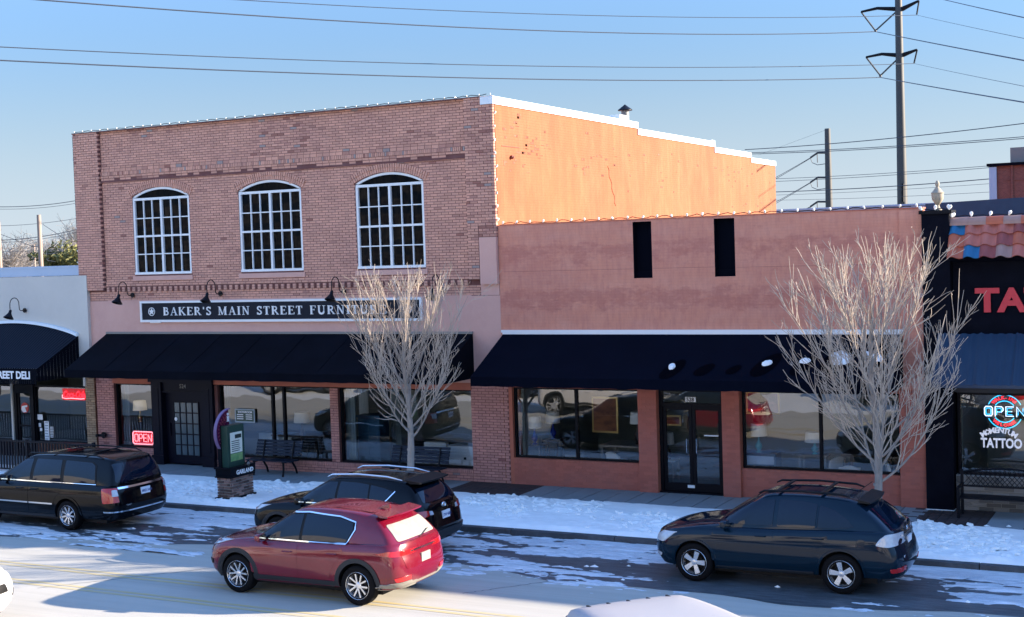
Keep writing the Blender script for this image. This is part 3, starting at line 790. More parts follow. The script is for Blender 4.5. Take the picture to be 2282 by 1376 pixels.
# shop sign
g = MB(); g.box(-28.60, -18.86, -.06, -.012, 4.34, 4.84)
sg = g.build('sign_board', 'sign_navy', B1)
g = MB(); g.box(-28.67, -18.79, -.085, -.012, 4.84, 4.90); g.box(-28.67, -18.79, -.085, -.012, 4.27, 4.34); g.box(-28.67, -28.60, -.083, -.012, 4.34, 4.84); g.box(-18.86, -18.79, -.083, -.012, 4.34, 4.84)
g.box(-28.3, -27.9, -.07, -.012, 4.245, 4.27)
g.build('sign_frame', 'white_paint', sg)
SER = {  # serif capitals as strokes: (points, width), on a unit cap height
 'B': (.62, [([(.12, 0), (.12, 1)], .17), ([(.12, .94), (.34, .94), (.45, .86), (.47, .75), (.44, .62), (.34, .54), (.12, .54)], .09), ([(.34, .52), (.48, .44), (.52, .28), (.47, .12), (.35, .06), (.12, .06)], .10)], [(.0, .2, 0), (0, .2, 1)]),
 'A': (.78, [([(.10, .03), (.38, 1)], .06), ([(.38, 1), (.64, .03)], .17), ([(.2, .35), (.55, .35)], .07)], [(0, .22, 0), (.48, .8, 0)]),
 'K': (.78, [([(.12, 0), (.12, 1)], .17), ([(.16, .42), (.60, .97)], .06), ([(.28, .56), (.66, .03)], .16)], [(0, .28, 0), (0, .28, 1), (.48, .74, 1), (.5, .8, 0)]),
 'E': (.64, [([(.12, 0), (.12, 1)], .17), ([(.0, .97), (.55, .97)], .07), ([(.0, .03), (.58, .03)], .07), ([(.12, .52), (.40, .52)], .07), ([(.55, 1), (.55, .78)], .05), ([(.59, 0), (.59, .24)], .05), ([(.41, .42), (.41, .62)], .05)], [(0, .28, 0), (0, .28, 1)]),
 'R': (.74, [([(.12, 0), (.12, 1)], .17), ([(.12, .94), (.36, .94), (.48, .85), (.5, .73), (.46, .58), (.34, .51), (.12, .51)], .10), ([(.3, .5), (.62, .03)], .15)], [(0, .26, 0), (0, .2, 1), (.5, .74, 0)]),
 "'": (.22, [([(.1, 1), (.1, .7)], .10)], []),
 'S': (.56, [([(.46, .80), (.38, .92), (.25, .96), (.12, .90), (.08, .76), (.14, .62), (.36, .44), (.46, .30), (.44, .14), (.30, .04), (.16, .06), (.08, .20)], .11), ([(.48, 1), (.48, .72)], .04), ([(.04, 0), (.04, .28)], .04)], []),
 'M': (.96, [([(.12, 0), (.12, 1)], .06), ([(.14, 1), (.44, .02)], .16), ([(.44, .02), (.76, 1)], .06), ([(.78, 0), (.78, 1)], .17)], [(0, .24, 0), (0, .2, 1), (.64, .94, 0), (.72, .94, 1)]),
 'I': (.34, [([(.15, 0), (.15, 1)], .17)], [(0, .3, 0), (0, .3, 1)]),
 'N': (.80, [([(.12, 0), (.12, 1)], .06), ([(.13, 1), (.62, .02)], .17), ([(.63, 0), (.63, 1)], .06)], [(0, .24, 0), (0, .2, 1), (.50, .76, 1)]),
 'T': (.66, [([(.3, 0), (.3, 1)], .17), ([(.02, .97), (.58, .97)], .07), ([(.02, 1), (.02, .74)], .05), ([(.58, 1), (.58, .74)], .05)], [(.14, .46, 0)]),
 'F': (.60, [([(.12, 0), (.12, 1)], .17), ([(0, .97), (.53, .97)], .07), ([(.12, .52), (.38, .52)], .07), ([(.53, 1), (.53, .74)], .05), ([(.39, .42), (.39, .62)], .05)], [(0, .30, 0), (0, .24, 1)]),
 'U': (.80, [([(.12, 1), (.12, .3), (.2, .1), (.36, .04), (.52, .1), (.6, .3)], .15), ([(.6, .3), (.6, 1)], .06)], [(0, .28, 1), (.46, .74, 1)]),
 ' ': (.42, [], [])}
def serif_text(s, x0, x1, z0, H, y, parent):
    tot = sum(SER[c][0] + .17 for c in s); k = (x1 - x0) / tot; x = x0
    for c in s:
        w, st, sf = SER[c]; g = MB(); d = .0
        for pts, th in st:
            for p, q in zip(pts[:-1], pts[1:]):
                a = Vector((x + p[0] * k, y, z0 + p[1] * H)); b = Vector((x + q[0] * k, y, z0 + q[1] * H))
                if (b - a).length < 1e-4: continue
                e_ = (b - a).normalized() * th * H * .18 if len(pts) > 2 else Vector(); d += .0001
                g.bar(a - e_ + Vector((0, -d, 0)), b + e_ + Vector((0, -d, 0)), .02, th * (k if abs(q[0] - p[0]) < .2 else H), up=(b - a).cross(Vector((0, 1, 0))))
        for (a, b, zz) in sf: g.box(x + a * k, x + b * k, y - .0115, y + .01, z0 + zz * H - (.02 * H if zz == 0 else .04 * H), z0 + zz * H + (.045 * H if zz == 0 else .02 * H))
        if g.v: g.build('letter', 'white_paint', parent)
        x += (w + .17) * k
serif_text("BAKER'S MAIN STREET FURNITURE", -27.76, -19.85, 4.475, .235, -.068, sg)
def star_badge(cx, cz, y, r, parent):
    g = MB(); N = 24
    for k in range(N):
        a, b = 2 * math.pi * k / N, 2 * math.pi * (k + 1) / N
        g.hexa([(cx + q * math.cos(t) , yy, cz + q * 1.0 * math.sin(t)) for yy in (y - .01,) for q, t in ((r * .86, a), (r, a), (r, b), (r * .86, b))] + [(cx + q * math.cos(t), y + .01, cz + q * math.sin(t)) for q, t in ((r * .86, a), (r, a), (r, b), (r * .86, b))])
    pts = []
    for k in range(10):
        t = math.pi / 2 + k * math.pi / 5; q = r * (.84 if k % 2 == 0 else .40); pts.append((cx + q * math.cos(t), cz + q * math.sin(t)))
    g.poly(pts, .02, at=y - .012); g.build('star_badge', 'white_paint', parent)
star_badge(-28.22, 4.585, -.07, .125, sg); star_badge(-19.24, 4.585, -.07, .125, sg)
# parapet edge
g = MB(); g.box(-31.09, BX1 - .35, -.115, .36, BZ - .028, BZ + .0)
g.build('parapet_cap', 'mortar', B1)

def awning(parent, x0, x1, zw, zf, D, val, mat='black_fabric', nseg=14, name='awning', y0=-.03, seams=True):
    a_ = empty(name, (0, 0, 0)); a_.parent = parent
    g = MB(); N = 48
    for k in range(N):
        a, b = x0 + (x1 - x0) * k / N, x0 + (x1 - x0) * (k + 1) / N; M = 6
        sag = lambda x, v: -.018 * math.sin(math.pi * v) * (.4 + .6 * abs(math.sin(math.pi * (x - x0) / 1.5)))
        for q in range(M):
            v0, v1 = q / M, (q + 1) / M
            g.quad((a, y0 - D * v1, zw + (zf - zw) * v1 + sag(a, v1)), (b, y0 - D * v1, zw + (zf - zw) * v1 + sag(b, v1)), (b, y0 - D * v0, zw + (zf - zw) * v0 + sag(b, v0)), (a, y0 - D * v0, zw + (zf - zw) * v0 + sag(a, v0)))
    bm_ = g.build('canopy', mat, a_, smooth=True, fix=False)
    g = MB()
    for k in range(N):
        a, b = x0 + (x1 - x0) * k / N, x0 + (x1 - x0) * (k + 1) / N; w = lambda x: .012 * math.sin(x * 5.1) + .006 * math.sin(x * 13)
        g.quad((a, y0 - D + w(a) * .5 - .004, zf - val + abs(w(a))), (b, y0 - D + w(b) * .5 - .004, zf - val + abs(w(b))), (b, y0 - D - .004, zf + .003), (a, y0 - D - .004, zf + .003))
    g.build('valance', mat, a_, smooth=True, fix=False)
    for x in (x0, x1):
        g = MB(); g.add([(x, y0, zw), (x, y0 - D, zf), (x, y0 - D, zf - val), (x, y0, zf - val)], [(0, 1, 2, 3)]); g.build('end_panel', mat, a_, fix=False)
    g = MB(); g.box(x0, x1, y0 - .05, y0 + .02, zw - .01, zw + .05)
    g.build('head_rail', 'grey_wood' if name == 'awning' else 'white_paint', a_)
    if seams:
        x = x0 + 1.5
        while x < x1 - .5: g = MB(); g.bar((x, y0, zw + .002), (x, y0 - D, zf + .002), .012, .008); g.build('seam', mat, a_); x += 1.5
    return a_
awning(B1, -30.08, -17.28, 3.93, 2.98, 1.80, .23, seams=True)

# ================================================================== SALMON BUILDING (one storey)
B2 = thing('salmon_building', 'low salmon stucco shop building with black awning, two black slots above, number 528', 'building', (-11.1, 12, 0))
X0, X1, Z2 = -16.44, -5.75, 6.72
SL = [(-12.69, -12.20), (-10.60, -10.09)]
g = MB()
cx = [X0, SL[0][0], SL[0][1], SL[1][0], SL[1][1], X1]
for a, b in zip(cx[:-1], cx[1:]):
    if (a, b) in SL: g.box(a, b, -.02, .3, 2.66, 5.29); g.box(a, b, -.02, .3, 6.68, Z2)
    else: g.box(a, b, -.02, .3, 2.66, Z2)
g.build('wall', 'salmon_stucco', B2)
pbr('slot_paint', (.0018, .003, .008), .8, spec=.05)
g = MB()
for a, b in SL:
    g = MB(); g.box(a, b, .20, .24, 5.29, 6.68); g.box(a, a + .006, -.018, .2, 5.29, 6.68); g.box(b - .006, b, -.018, .2, 5.29, 6.68)
    g.box(a + .006, b - .006, -.017, .2, 6.674, 6.68); g.box(a + .006, b - .006, .14, .2, 5.29, 5.45)
    g.add([(b, -.019, 5.29), (b - .04, -.022, 5.45), (b - .02, -.022, 6.0), (b - .05, -.021, 6.5), (b, -.019, 6.66)], [(0, 1, 2, 3, 4)])
    g.build('recessed_slot', 'slot_paint', B2); g = MB()
# score line: raised strips with a groove's shadow in their colour; patched bulges
g = MB(); g.box(-16.3, -12.72, -.024, -.02, 5.52, 5.528); g.box(-12.18, -10.63, -.024, -.02, 5.52, 5.528); g.box(-10.06, -5.8, -.024, -.02, 5.50, 5.508)
pbr('stucco_shadow', (.36, .14, .115), .95); g.build('score_line', 'stucco_shadow', B2)
g = MB(); r = random.Random(3)      # old blistered render: small flakes lying proud of the wall
for i in range(150):
    x = r.uniform(-16.2, -6.2); z = r.choice((4.9, 5.1, 6.1, 4.6)) + r.gauss(0, .16)
    if z > 6.5 or z < 4.1 or any(a - .15 < x < b + .15 and z > 5.1 for a, b in SL): continue
    n = 8; L_ = r.uniform(.03, .16); H_ = r.uniform(.015, .06)
    pts = [(x + L_ * math.cos(2 * math.pi * k / n) * r.uniform(.6, 1.2), z + H_ * math.sin(2 * math.pi * k / n) * r.uniform(.6, 1.3)) for k in range(n)]
    b = len(g.v); g.v += [(px, -.0205, pz) for px, pz in pts] + [(x, -.020 - r.uniform(.004, .011), z)]
    g.f += [(b + k, b + (k + 1) % n, b + n) for k in range(n)]; g.m += [0] * n
g.build('blistered_render', 'salmon_stucco', B2, smooth=True, fix=False)['kind'] = 'stuff'
g = MB(); g.box(X0 + .05, X1 + .02, -.03, .32, Z2, Z2 + .03); g.build('parapet_cap', 'salmon_low', B2)
g = MB()
for a, b, z0, z1, y in ((-16.30, -16.2, 0, 2.66, .0), (-12.66, -12.17, 0, 2.66, -.10), (-10.5, -10.06, 0, 2.66, -.10), (-6.32, X1, 0, 2.66, -.10), (-16.2, -12.66, 0, .69, 0), (-10.06, -6.32, 0, .69, 0), (-16.2, -12.66, 2.53, 2.655, 0), (-10.06, -6.32, 2.56, 2.655, 0), (-12.17, -10.5, 2.57, 2.655, 0)):
    g.box(a, b, y + .004, .3, z0, z1)
g.build('shopfront_wall', 'salmon_low', B2)
PB = []
for i, (a, b, z0, z1, fc) in enumerate(((-12.655, -12.175, 0, 2.65, -.10), (-10.495, -10.065, 0, 2.65, -.10), (-6.315, X1 - .002, 0, 2.65, -.10), (-16.195, -12.665, 0, .625, 0), (-10.055, -6.325, 0, .625, 0))):
    PB += lay_bricks(a, b, z0, z1, fc, worn=lambda x, z: 0, seed=40 + i, J=.006, H=.0655, L=.21, jit=.002)
BR = []; rowlock(-16.195, -12.665, .625, .69, -.004, w=.085, worn=0); rowlock(-10.055, -6.325, .625, .69, -.004, w=.085, worn=0); PB += BR
PB = [(a, b, c, d, e_, (.41 * q, .125 * q, .088 * q, 1)) for a, b, c, d, e_, t in PB for q in [.9 + .2 * rnd.random()]]
bricks_to_objects(PB, B2, 'brick_paint', n_single=0, depth=.02)
g = MB(); g.box(-6.25, X1 + .001, -.06, -.02, 2.66, Z2 - .02); g.build('corner_pilaster', 'salmon_stucco', B2)
g = MB(); g.box(X0 + .31, X1 - .31, .3, 25, 5.9, 6.0); g.box(X0, X0 + .3, .3, 25, -.2, 6.4); g.box(X1 - .3, X1, .3, 25, -.2, 6.4); g.box(X0 + .3, X1 - .3, 24.7, 25, -.2, 6.4)
g.build('rear_walls', 'salmon_low', B2)
shopfront(B2, -16.2, -12.67, .69, 2.53, (-14.43,))
shopfront(B2, -10.05, -6.33, .69, 2.56, (-8.17,))
# double door
g = MB(); y = .16
g.box(-12.17, -12.09, .08, .22, 0, 2.57); g.box(-10.58, -10.5, .08, .22, 0, 2.57); g.box(-12.09, -10.58, .08, .22, 2.50, 2.57); g.box(-12.09, -10.58, .08, .22, 2.13, 2.21); g.box(-12.17, -10.5, .0, .3, -.01, .035)
fr_ = g.build('door_frame', 'black_paint', B2)
p = MB(); p.quad((-12.09, .15, 2.21), (-10.58, .15, 2.21), (-10.58, .15, 2.50), (-12.09, .15, 2.50)); p.build('transom_pane', 'door_glass', fr_, fix=False)
for k, (a, b) in enumerate(((-12.085, -11.34), (-11.33, -10.585))):
    g = MB(); g.box(a, a + .08, .12, .18, .04, 2.125); g.box(b - .08, b, .12, .18, .04, 2.125); g.box(a + .08, b - .08, .12, .18, .04, .24); g.box(a + .08, b - .08, .12, .18, 2.04, 2.125)
    d_ = g.build('door', 'black_paint', B2)
    p = MB(); p.quad((a + .08, .15, .24), (b - .08, .15, .24), (b - .08, .15, 2.04), (a + .08, .15, 2.04)); p.build('pane', 'door_glass', d_, fix=False)
    g = MB(); g.tube([(b - .12 if k == 0 else a + .12, .06, 1.0), (b - .12 if k == 0 else a + .12, .06, 1.35)], .012, 8); g.build('handle', 'chrome', d_)
g = MB(); g.box(-11.02, -10.66, .09, .11, 1.42, 1.45); g.build('push_bar', 'white_gloss', fr_)
g = MB(); g.box(-11.47, -11.20, .06, .08, 2.25, 2.37); np_ = g.build('number_plate', 'white_paint', B2)
text_obj('numerals', '528', .13, 'black_paint', (-11.44, .058, 2.265), parent=np_, ext=.002, bold=.003)
g = MB(); g.box(-11.48, -11.30, .10, .12, .13, .20); g.build('mail_slot', 'white_gloss', fr_)
aw2 = awning(B2, -16.38, -6.22, 3.92, 2.98, 1.82, .24, name='shop_awning', y0=-.03, seams=False, mat='navy_fabric')
g = MB(); g.box(-16.42, -6.2, -.075, -.02, 3.955, 4.02); g.build('white_flashing', 'white_paint', B2)

# wet marks and the last snow on that awning
def on_awning(x, y, dz=0): 
    v = (-.03 - y) / 1.82; return (x, y, 3.92 - .94 * v + dz)
pbr('wet_fabric', (.0007, .001, .003), .9, spec=.03)
for i, (cx_, cy_, rx, ry, ang) in enumerate(((-11.22, -1.5, .22, .42, .45), (-10.45, -1.48, .20, .30, .7), (-9.75, -1.45, .15, .22, .7), (-9.05, -1.3, .25, .50, .5), (-8.2, -1.3, .2, .42, .5), (-7.45, -1.1, .36, .52, .5), (-6.65, -1.0, .22, .55, .3))):
    g = MB(); N = 28; b = 0
    for k in range(N):
        t = 2 * math.pi * k / N; u, w = rx * math.cos(t), ry * math.sin(t) * (1 + .15 * math.sin(t)); c_, s_ = math.cos(ang), math.sin(ang)
        yy = min(max(cy_ + u * -s_ * .6 + w * c_, -1.84), -.1)
        g.v.append(on_awning(cx_ + u * c_ + w * s_ * .8, yy, .004))
    g.f.append(tuple(range(N))); g.m.append(0); g.build('wet_mark', 'wet_fabric', aw2, fix=False)
snows = ((-11.25, -1.37, .085, .10, .0), (-9.02, -1.20, .13, .075, .35), (-8.17, -1.10, .12, .085, .2), (-7.42, -.97, .235, .27, .8), (-6.68, -.90, .13, .26, .9))
for i, (cx_, cy_, rx, ry, ang) in enumerate(snows):
    g = MB(); N = 18; r = random.Random(i + 60); rings = [(1, -.01), (.9, .035), (.6, .055), (.25, .06)]
    rad = [1 + .14 * r.uniform(-1, 1) for _ in range(N)]
    for (q, hgt) in rings:
        for k in range(N):
            t = 2 * math.pi * k / N; u, w = rx * q * rad[k] * math.cos(t), ry * q * rad[k] * math.sin(t); c_, s_ = math.cos(ang), math.sin(ang)
            g.v.append(on_awning(cx_ + u * c_ - w * s_, cy_ + u * s_ + w * c_, hgt + .01 * r.random()))
    for a in range(len(rings) - 1):
        for k in range(N): g.f.append((a * N + k, a * N + (k + 1) % N, (a + 1) * N + (k + 1) % N, (a + 1) * N + k)); g.m.append(0)
    g.f.append(tuple((len(rings) - 1) * N + k for k in range(N))); g.m.append(0)
    lab = ['round scrap of snow on the black awning, leftmost of its five', 'flat scrap of snow on the black awning, second of five from the left', 'scrap of snow on the black awning just before the big oval patch', 'large oval patch of snow on the black awning behind the right tree', 'ragged upright snow patch on the awning, rightmost behind the tree'][i]
    o = g.build('snow_patch', 'snow', None, smooth=True); tag(o, lab, 'snow patch', 'snow left on the black awning')

# ================================================================== BLACK TATTOO BUILDING
B3 = thing('tattoo_building', 'black painted tattoo shop with tile roof edge and blue metal awning', 'building', (-2, 8, 0))
g = MB(); g.box(-5.12, -1.0, .0, .3, 2.85, 6.3); g.box(-5.12, -1.0, .3, 9, 6.1, 6.2); g.box(-1.2, -1.0, .3, 9, -.2, 6.3); g.box(-5.7, -5.12, .3, 9, -.2, 6.3); g.box(-5.12, -1.0, 8.8, 9, -.2, 6.3)
g.build('wall', 'black_wall', B3)
g = MB(); g.box(-5.73, -5.14, -.22, .3, 0, 6.58); p_ = g.build('pillar', 'black_wall', B3)
g = MB(); g.box(-5.78, -5.08, -.27, .35, 6.582, 6.66); g.build('pillar_cap', 'black_paint', B3)
g = MB(); g.box(-5.74, -5.13, -.235, -.0, 0, .02); g.build('pillar_foot', 'white_coping', B3)
# barrel tiles in three rows, each its own piece
e = empty('tile_roof'); e.parent = B3
def tile_mesh(mat, W=.335, L=.335, cap=False):
    g = MB(); N = 10; rows = []
    for v in (0, 1):
        for k in range(N + 1):
            u = k / N; zz = .055 * math.sin(math.pi * min(u / .62, 1)) - .018 * math.sin(math.pi * max((u - .62) / .38, 0))
            g.v.append((u * W, -v * .10, zz - v * L * .95)) if not cap else g.v.append((u * W, 0, 0))
    for k in range(N): g.f.append((k, N + 1 + k, N + 2 + k, k + 1)); g.m.append(0)
    b = len(g.v)
    for k in range(N + 1):
        v = g.v[N + 1 + k]; g.v.append((v[0], v[1] + .045, v[2] - .004))
    for k in range(N): g.f.append((N + 1 + k, b + k, b + k + 1, N + 2 + k)); g.m.append(0)
    # push the barrel outwards rather than up
    g.v = [(x, y - (z + (0.095 * (-y / .10) * 0)) * 0, z) for x, y, z in g.v]
    o = g.build('tile', mat, None, smooth=35, fix=False); me = o.data; bpy.data.objects.remove(o); return me
cols = {'tile_terracotta': (.44, .11, .055), 'tile_pink': (.45, .135, .095), 'tile_plum': (.27, .065, .055), 'tile_grey': (.34, .20, .165), 'tile_blue': (.015, .13, .27)}
TM = {}
for k_, c_ in cols.items():
    pbr(k_, c_, .6, noise=(4, .5, tuple(min(1, q * 1.35) for q in c_), (1, 1, .4)), bump=(40, .2, W1))
    g = MB(); N = 12; W, L = .335, .315; ct, st = math.cos(R(33)), math.sin(R(33))
    for v in range(2):
        for k in range(N + 1):
            u = k / N; out = .070 * math.sin(math.pi * min(u / .62, 1)) - .020 * math.sin(math.pi * max((u - .62) / .38, 0)) + (.012 if v else -.012)
            g.v.append((u * W, -(out * ct + .02 + v * L * st), -v * L * ct + out * st))
    for k in range(N): g.f.append((k, N + 1 + k, N + 2 + k, k + 1)); g.m.append(0)
    b = len(g.v)
    for k in range(N + 1): q = g.v[N + 1 + k]; g.v.append((q[0], q[1] + .022 * ct, q[2] - .022 * st))
    for k in range(N): g.f.append((N + 1 + k, b + k, b + k + 1, N + 2 + k)); g.m.append(0)
    o = g.build('tile', k_, None, smooth=35, fix=False); TM[k_] = o.data; bpy.data.objects.remove(o)
lay = [['tile_blue', 'tile_pink', 'tile_pink', 'tile_pink', 'tile_plum', 'tile_plum', 'tile_plum'], ['tile_terracotta', 'tile_pink', 'tile_pink', 'tile_plum', 'tile_terracotta', 'tile_terracotta', 'tile_grey'], ['tile_terracotta', 'tile_blue', 'tile_plum', 'tile_grey', 'tile_pink', 'tile_pink', 'tile_plum']]
for rI in range(3):
    for cI in range(12):
        nm = lay[rI][cI] if cI < 7 else rnd.choice(['tile_pink', 'tile_terracotta', 'tile_plum', 'tile_grey'])
        o = inst('tile', TM[nm], e, (-5.15 + cI * .335, -.03 - .150 * rI, 6.37 - rI * .255)); o.rotation_euler = (0, 0, rnd.uniform(-.015, .015))
g = MB(); g.hexa([(-5.12, -.44, 5.56), (-1.1, -.44, 5.56), (-1.1, .0, 5.50), (-5.12, .0, 5.50), (-5.12, -.02, 6.34), (-1.1, -.02, 6.34), (-1.1, .0, 6.34), (-5.12, .0, 6.34)]); g.build('roof_batten', 'black_wall', e)
rc = {}
for i in range(12):
    nm = ['tile_grey', 'tile_grey', 'tile_terracotta', 'tile_grey', 'tile_terracotta', 'tile_grey', 'tile_plum'][i % 7]
    if nm not in rc:
        g = MB(); N = 8
        for v in (0, 1):
            for k in range(N + 1): t = math.pi * k / N; g.v.append((v * .40, -.04 - (.10 + v * .012) * math.cos(t), .0 + (.11 + v * .012) * math.sin(t)))
        for k in range(N): g.f.append((k, k + 1, N + 2 + k, N + 1 + k)); g.m.append(0)
        g.quad((0, -.165, -.06), (.40, -.172, -.06), (.40, -.172, 0), (0, -.16, 0))
        o = g.build('t', nm, None, smooth=35); rc[nm] = o.data; bpy.data.objects.remove(o)
    inst('ridge_tile', rc[nm], e, (-5.14 + i * .36, 0, 6.37))
# lettering and lower front
text_obj('lettering', 'TATTOO', .70, 'tail_matt' if 'tail_matt' in MATS else (pbr('sign_red', (.62, .03, .045), .5) and 'sign_red'), (-4.63, -.03, 4.42), parent=B3, ext=.03, bold=.028, sx=1.12, spacing=1.02)
pbr('taupe', (.05, .05, .055), .8)
g = MB(); g.box(-5.12, -1.0, -.03, .2, 2.62, 2.85); g.build('fascia', 'taupe', B3)
shopfront(B3, -5.08, -1.2, .78, 2.62, (-2.9,), y=.14, fw=.06)
g = MB(); N = 120; x0, x1 = -5.42, -1.0
for k in range(N):
    a, b = x0 + (x1 - x0) * k / N, x0 + (x1 - x0) * (k + 1) / N; o_ = lambda x: .014 * (1 if (x * 5.3) % 1 < .5 else 0) + (.02 if (x * 1.32) % 1 < .07 else 0)
    g.quad((a, -1.15, 2.90 + o_(a)), (b, -1.15, 2.90 + o_(b)), (b, -.22, 3.93 + o_(b)), (a, -.22, 3.93 + o_(a)))
    g.quad((a, -1.15, 2.84), (b, -1.15, 2.84), (b, -1.15, 2.90 + o_(b)), (a, -1.15, 2.90 + o_(a)))
g.add([(x0, -.22, 3.93), (x0, -1.15, 2.9), (x0, -1.15, 2.84), (x0, -.22, 2.84)], [(0, 1, 2, 3)])
g.build('metal_awning', 'blue_metal_awning', B3, fix=False)
pbr('stone_base', (.16, .15, .14), .9, attr='tint')
PB = lay_bricks(-5.11, -1.0, 0, .44, -.02, worn=lambda x, z: 0, seed=70, H=.078, L=.30, J=.014, jit=.008)
BR = []; rowlock(-5.11, -1.0, .60, .76, -.02, w=.10, worn=0); PB += BR
BR = []; rowlock(-5.11, -1.0, .455, .59, -.05, w=.60, worn=0); PB += BR
PB = [(a, b, c, d, e_, (q, q * .92, q * .82, 1)) for a, b, c, d, e_, t in PB for q in [.10 + .22 * rnd.random()]]
bricks_to_objects(PB, B3, 'stone_base', n_single=200, depth=.06)
g = MB(); g.box(-5.12, -1.0, .0, .25, 0, .775); pbr('pale_mortar', (.34, .33, .30), .9); g.build('base_wall', 'pale_mortar', B3)
# neon and lettering in the tattoo window
NEO = {}
def neon(name, col, s): return pbr(name, tuple(min(1, c) for c in col), .4, emit=col, estr=s)
neon('neon_cyan', (.03, .55, 1.0), .32); neon('neon_red', (1, .02, .04), .30); neon('neon_white', (.62, .74, 1), .35); neon('neon_pink', (1, .28, .34), .40); neon('neon_redglow', (.5, .004, .01), .10)
NS = thing('neon_sign', 'round blue and red neon open sign in the tattoo shop window', 'neon sign', (-4.10, .19, 1.85))
cxn, czn = -4.10, 2.19
def ring(g, rx, a0, a1, w=.010, n=40, y=.185): g.tube([(cxn + rx * math.cos(a0 + (a1 - a0) * k / n), y, czn + rx * math.sin(a0 + (a1 - a0) * k / n)) for k in range(n + 1)], w, 6)
g = MB(); ring(g, .37, R(25), R(155)); ring(g, .37, R(205), R(335)); g.build('outer_ring', 'neon_cyan', NS)
g = MB(); ring(g, .235, R(35), R(145)); ring(g, .235, R(215), R(325)); g.build('inner_ring', 'neon_cyan', NS)
def arc_text(s, rad, amid, step, size, mat, flip=False, name='arc_lettering', y=.185, cx=cxn, cz=czn, parent=None, bold=.004):
    for i, ch in enumerate(s):
        k = (i - (len(s) - 1) / 2) * step
        a = amid - k if not flip else amid + k
        rr_ = rad if not flip else rad
        rot = a - math.pi / 2 if not flip else a + math.pi / 2
        p = (cx + rr_ * math.cos(a), y, cz + rr_ * math.sin(a))
        text_obj(name, ch, size, mat, p, rot=(R(90), -rot, 0), parent=parent, ext=.006, bold=bold, align='CENTER', res=1)
arc_text('WALK-INS', .275, R(90), R(13), .10, 'neon_red', name='letter', parent=NS)
arc_text('WELCOME', .33, R(270), R(14), .10, 'neon_red', flip=True, name='letter', parent=NS)
def outline_letters(s, x0, z0, w, h, gap, mat, parent, y=.18, r=.012, inner=None):
    G = {'O': [[(.15, .05), (0, .2), (0, .8), (.15, .95), (.85, .95), (1, .8), (1, .2), (.85, .05), (.15, .05)]],
         'P': [[(0, 0), (0, .95), (.8, .95), (1, .8), (1, .6), (.8, .45), (.2, .45)]],
         'E': [[(1, .95), (0, .95), (0, .05), (1, .05)], [(0, .5), (.8, .5)]],
         'N': [[(0, 0), (0, .95), (1, .05), (1, 1)]]}
    for i, c in enumerate(s):
        g = MB(); xo = x0 + i * (w + gap)
        for pl in G[c]: g.tube([(xo + u * w, y, z0 + v * h) for u, v in pl], r, 6)
        g.build('letter', mat, parent)
        if inner:
            g = MB()
            for pl in G[c]: g.tube([(xo + .5 * w + (u - .5) * w * .62, y - .012, z0 + .5 * h + (v - .5) * h * .66) for u, v in pl], r * .8, 6)
            g.build('letter_inline', inner, parent)
outline_letters('OPEN', -4.52, 2.08, .165, .23, .058, 'neon_white', NS, inner='neon_cyan')
WL = thing('window_lettering', 'white shop name lettering below the round neon sign', 'lettering', (-4.2, .13, 1.4))
arc_text('MOMENTUM', .55, R(90), R(9.3), .165, 'neon_paint' if 'neon_paint' in MATS else (pbr('decal_glow_white', (.8, .8, .85), .5, emit=(.8, .82, .9), estr=.05) and 'decal_glow_white'), cz=1.18, cx=-4.22, y=.125, name='letter', parent=WL, bold=.006)  # white decals given a faint glow of their own, though no lamps
text_obj('lettering', 'TATTOO', .29, 'decal_glow_white', (-4.60, .125, 1.40), parent=WL, ext=.003, bold=.010, sx=.72, spacing=1.0)

# urn on the pillar
U = thing('stone_urn', 'stone urn finial standing on top of the black pillar', 'urn', (-5.42, .05, 6.66))
g = MB(); g.lathe([(.09, 0), (.09, .03), (.05, .06), (.035, .12), (.06, .15), (.12, .24), (.135, .34), (.13, .37), (.145, .39), (.12, .41), (.08, .46), (.05, .50), (.03, .52), (.045, .56), (.05, .60), (.03, .65), (.0, .67)], 20, c=(-5.42, .05, 6.66))
g.build('urn_body', 'stone', U, smooth=50)

# ================================================================== PALE DELI BUILDING (left)
B0 = thing('deli_building', 'pale grey stucco deli building with ribbed black awning and blue-grey metal coping', 'building', (-38, 6, 0))
g = MB(); g.box(-48, -30.74, -.12, .2, 2.6, 5.72); g.box(-34.25, -34.18, -.1, .2, 0, 2.6); g.box(-31.09, -31.0, -.1, .2, 2.3, 2.6)
g.box(-48, -36.5, -.12, .2, 0, 2.6)
g.build('wall', 'grey_stucco', B0)
g = MB(); g.box(-48, -31.1, .3, 12, 5.4, 5.5); g.box(-48, -47.7, .2, 12, 0, 5.5); g.box(-48, -31.1, 11.7, 12, 0, 5.5); g.build('rear_walls', 'grey_stucco', B0)
g = MB(); g.box(-48, -31.10, .0, .5, 5.73, 5.98); g.box(-48, -31.10, -.02, .52, 5.98, 6.04); g.build('coping', 'blue_grey_metal', B0)
PB = lay_bricks(-31.05, -30.68, 0, 2.6, -.06, worn=lambda x, z: 0, seed=80, jit=.003)
PB = [(a, b, c, d, e_, (.40 * q, .28 * q, .17 * q, 1)) for a, b, c, d, e_, t in PB for q in [.75 + .4 * rnd.random()]]
bricks_to_objects(PB, B0, 'stone_base', n_single=200, depth=.06)
g = MB(); g.box(-31.06, -30.67, -.045, .3, 0, 2.6); g.box(-33.3, -31.06, -.02, .2, 0, .48); g.build('pier', 'bare_brick', B0)
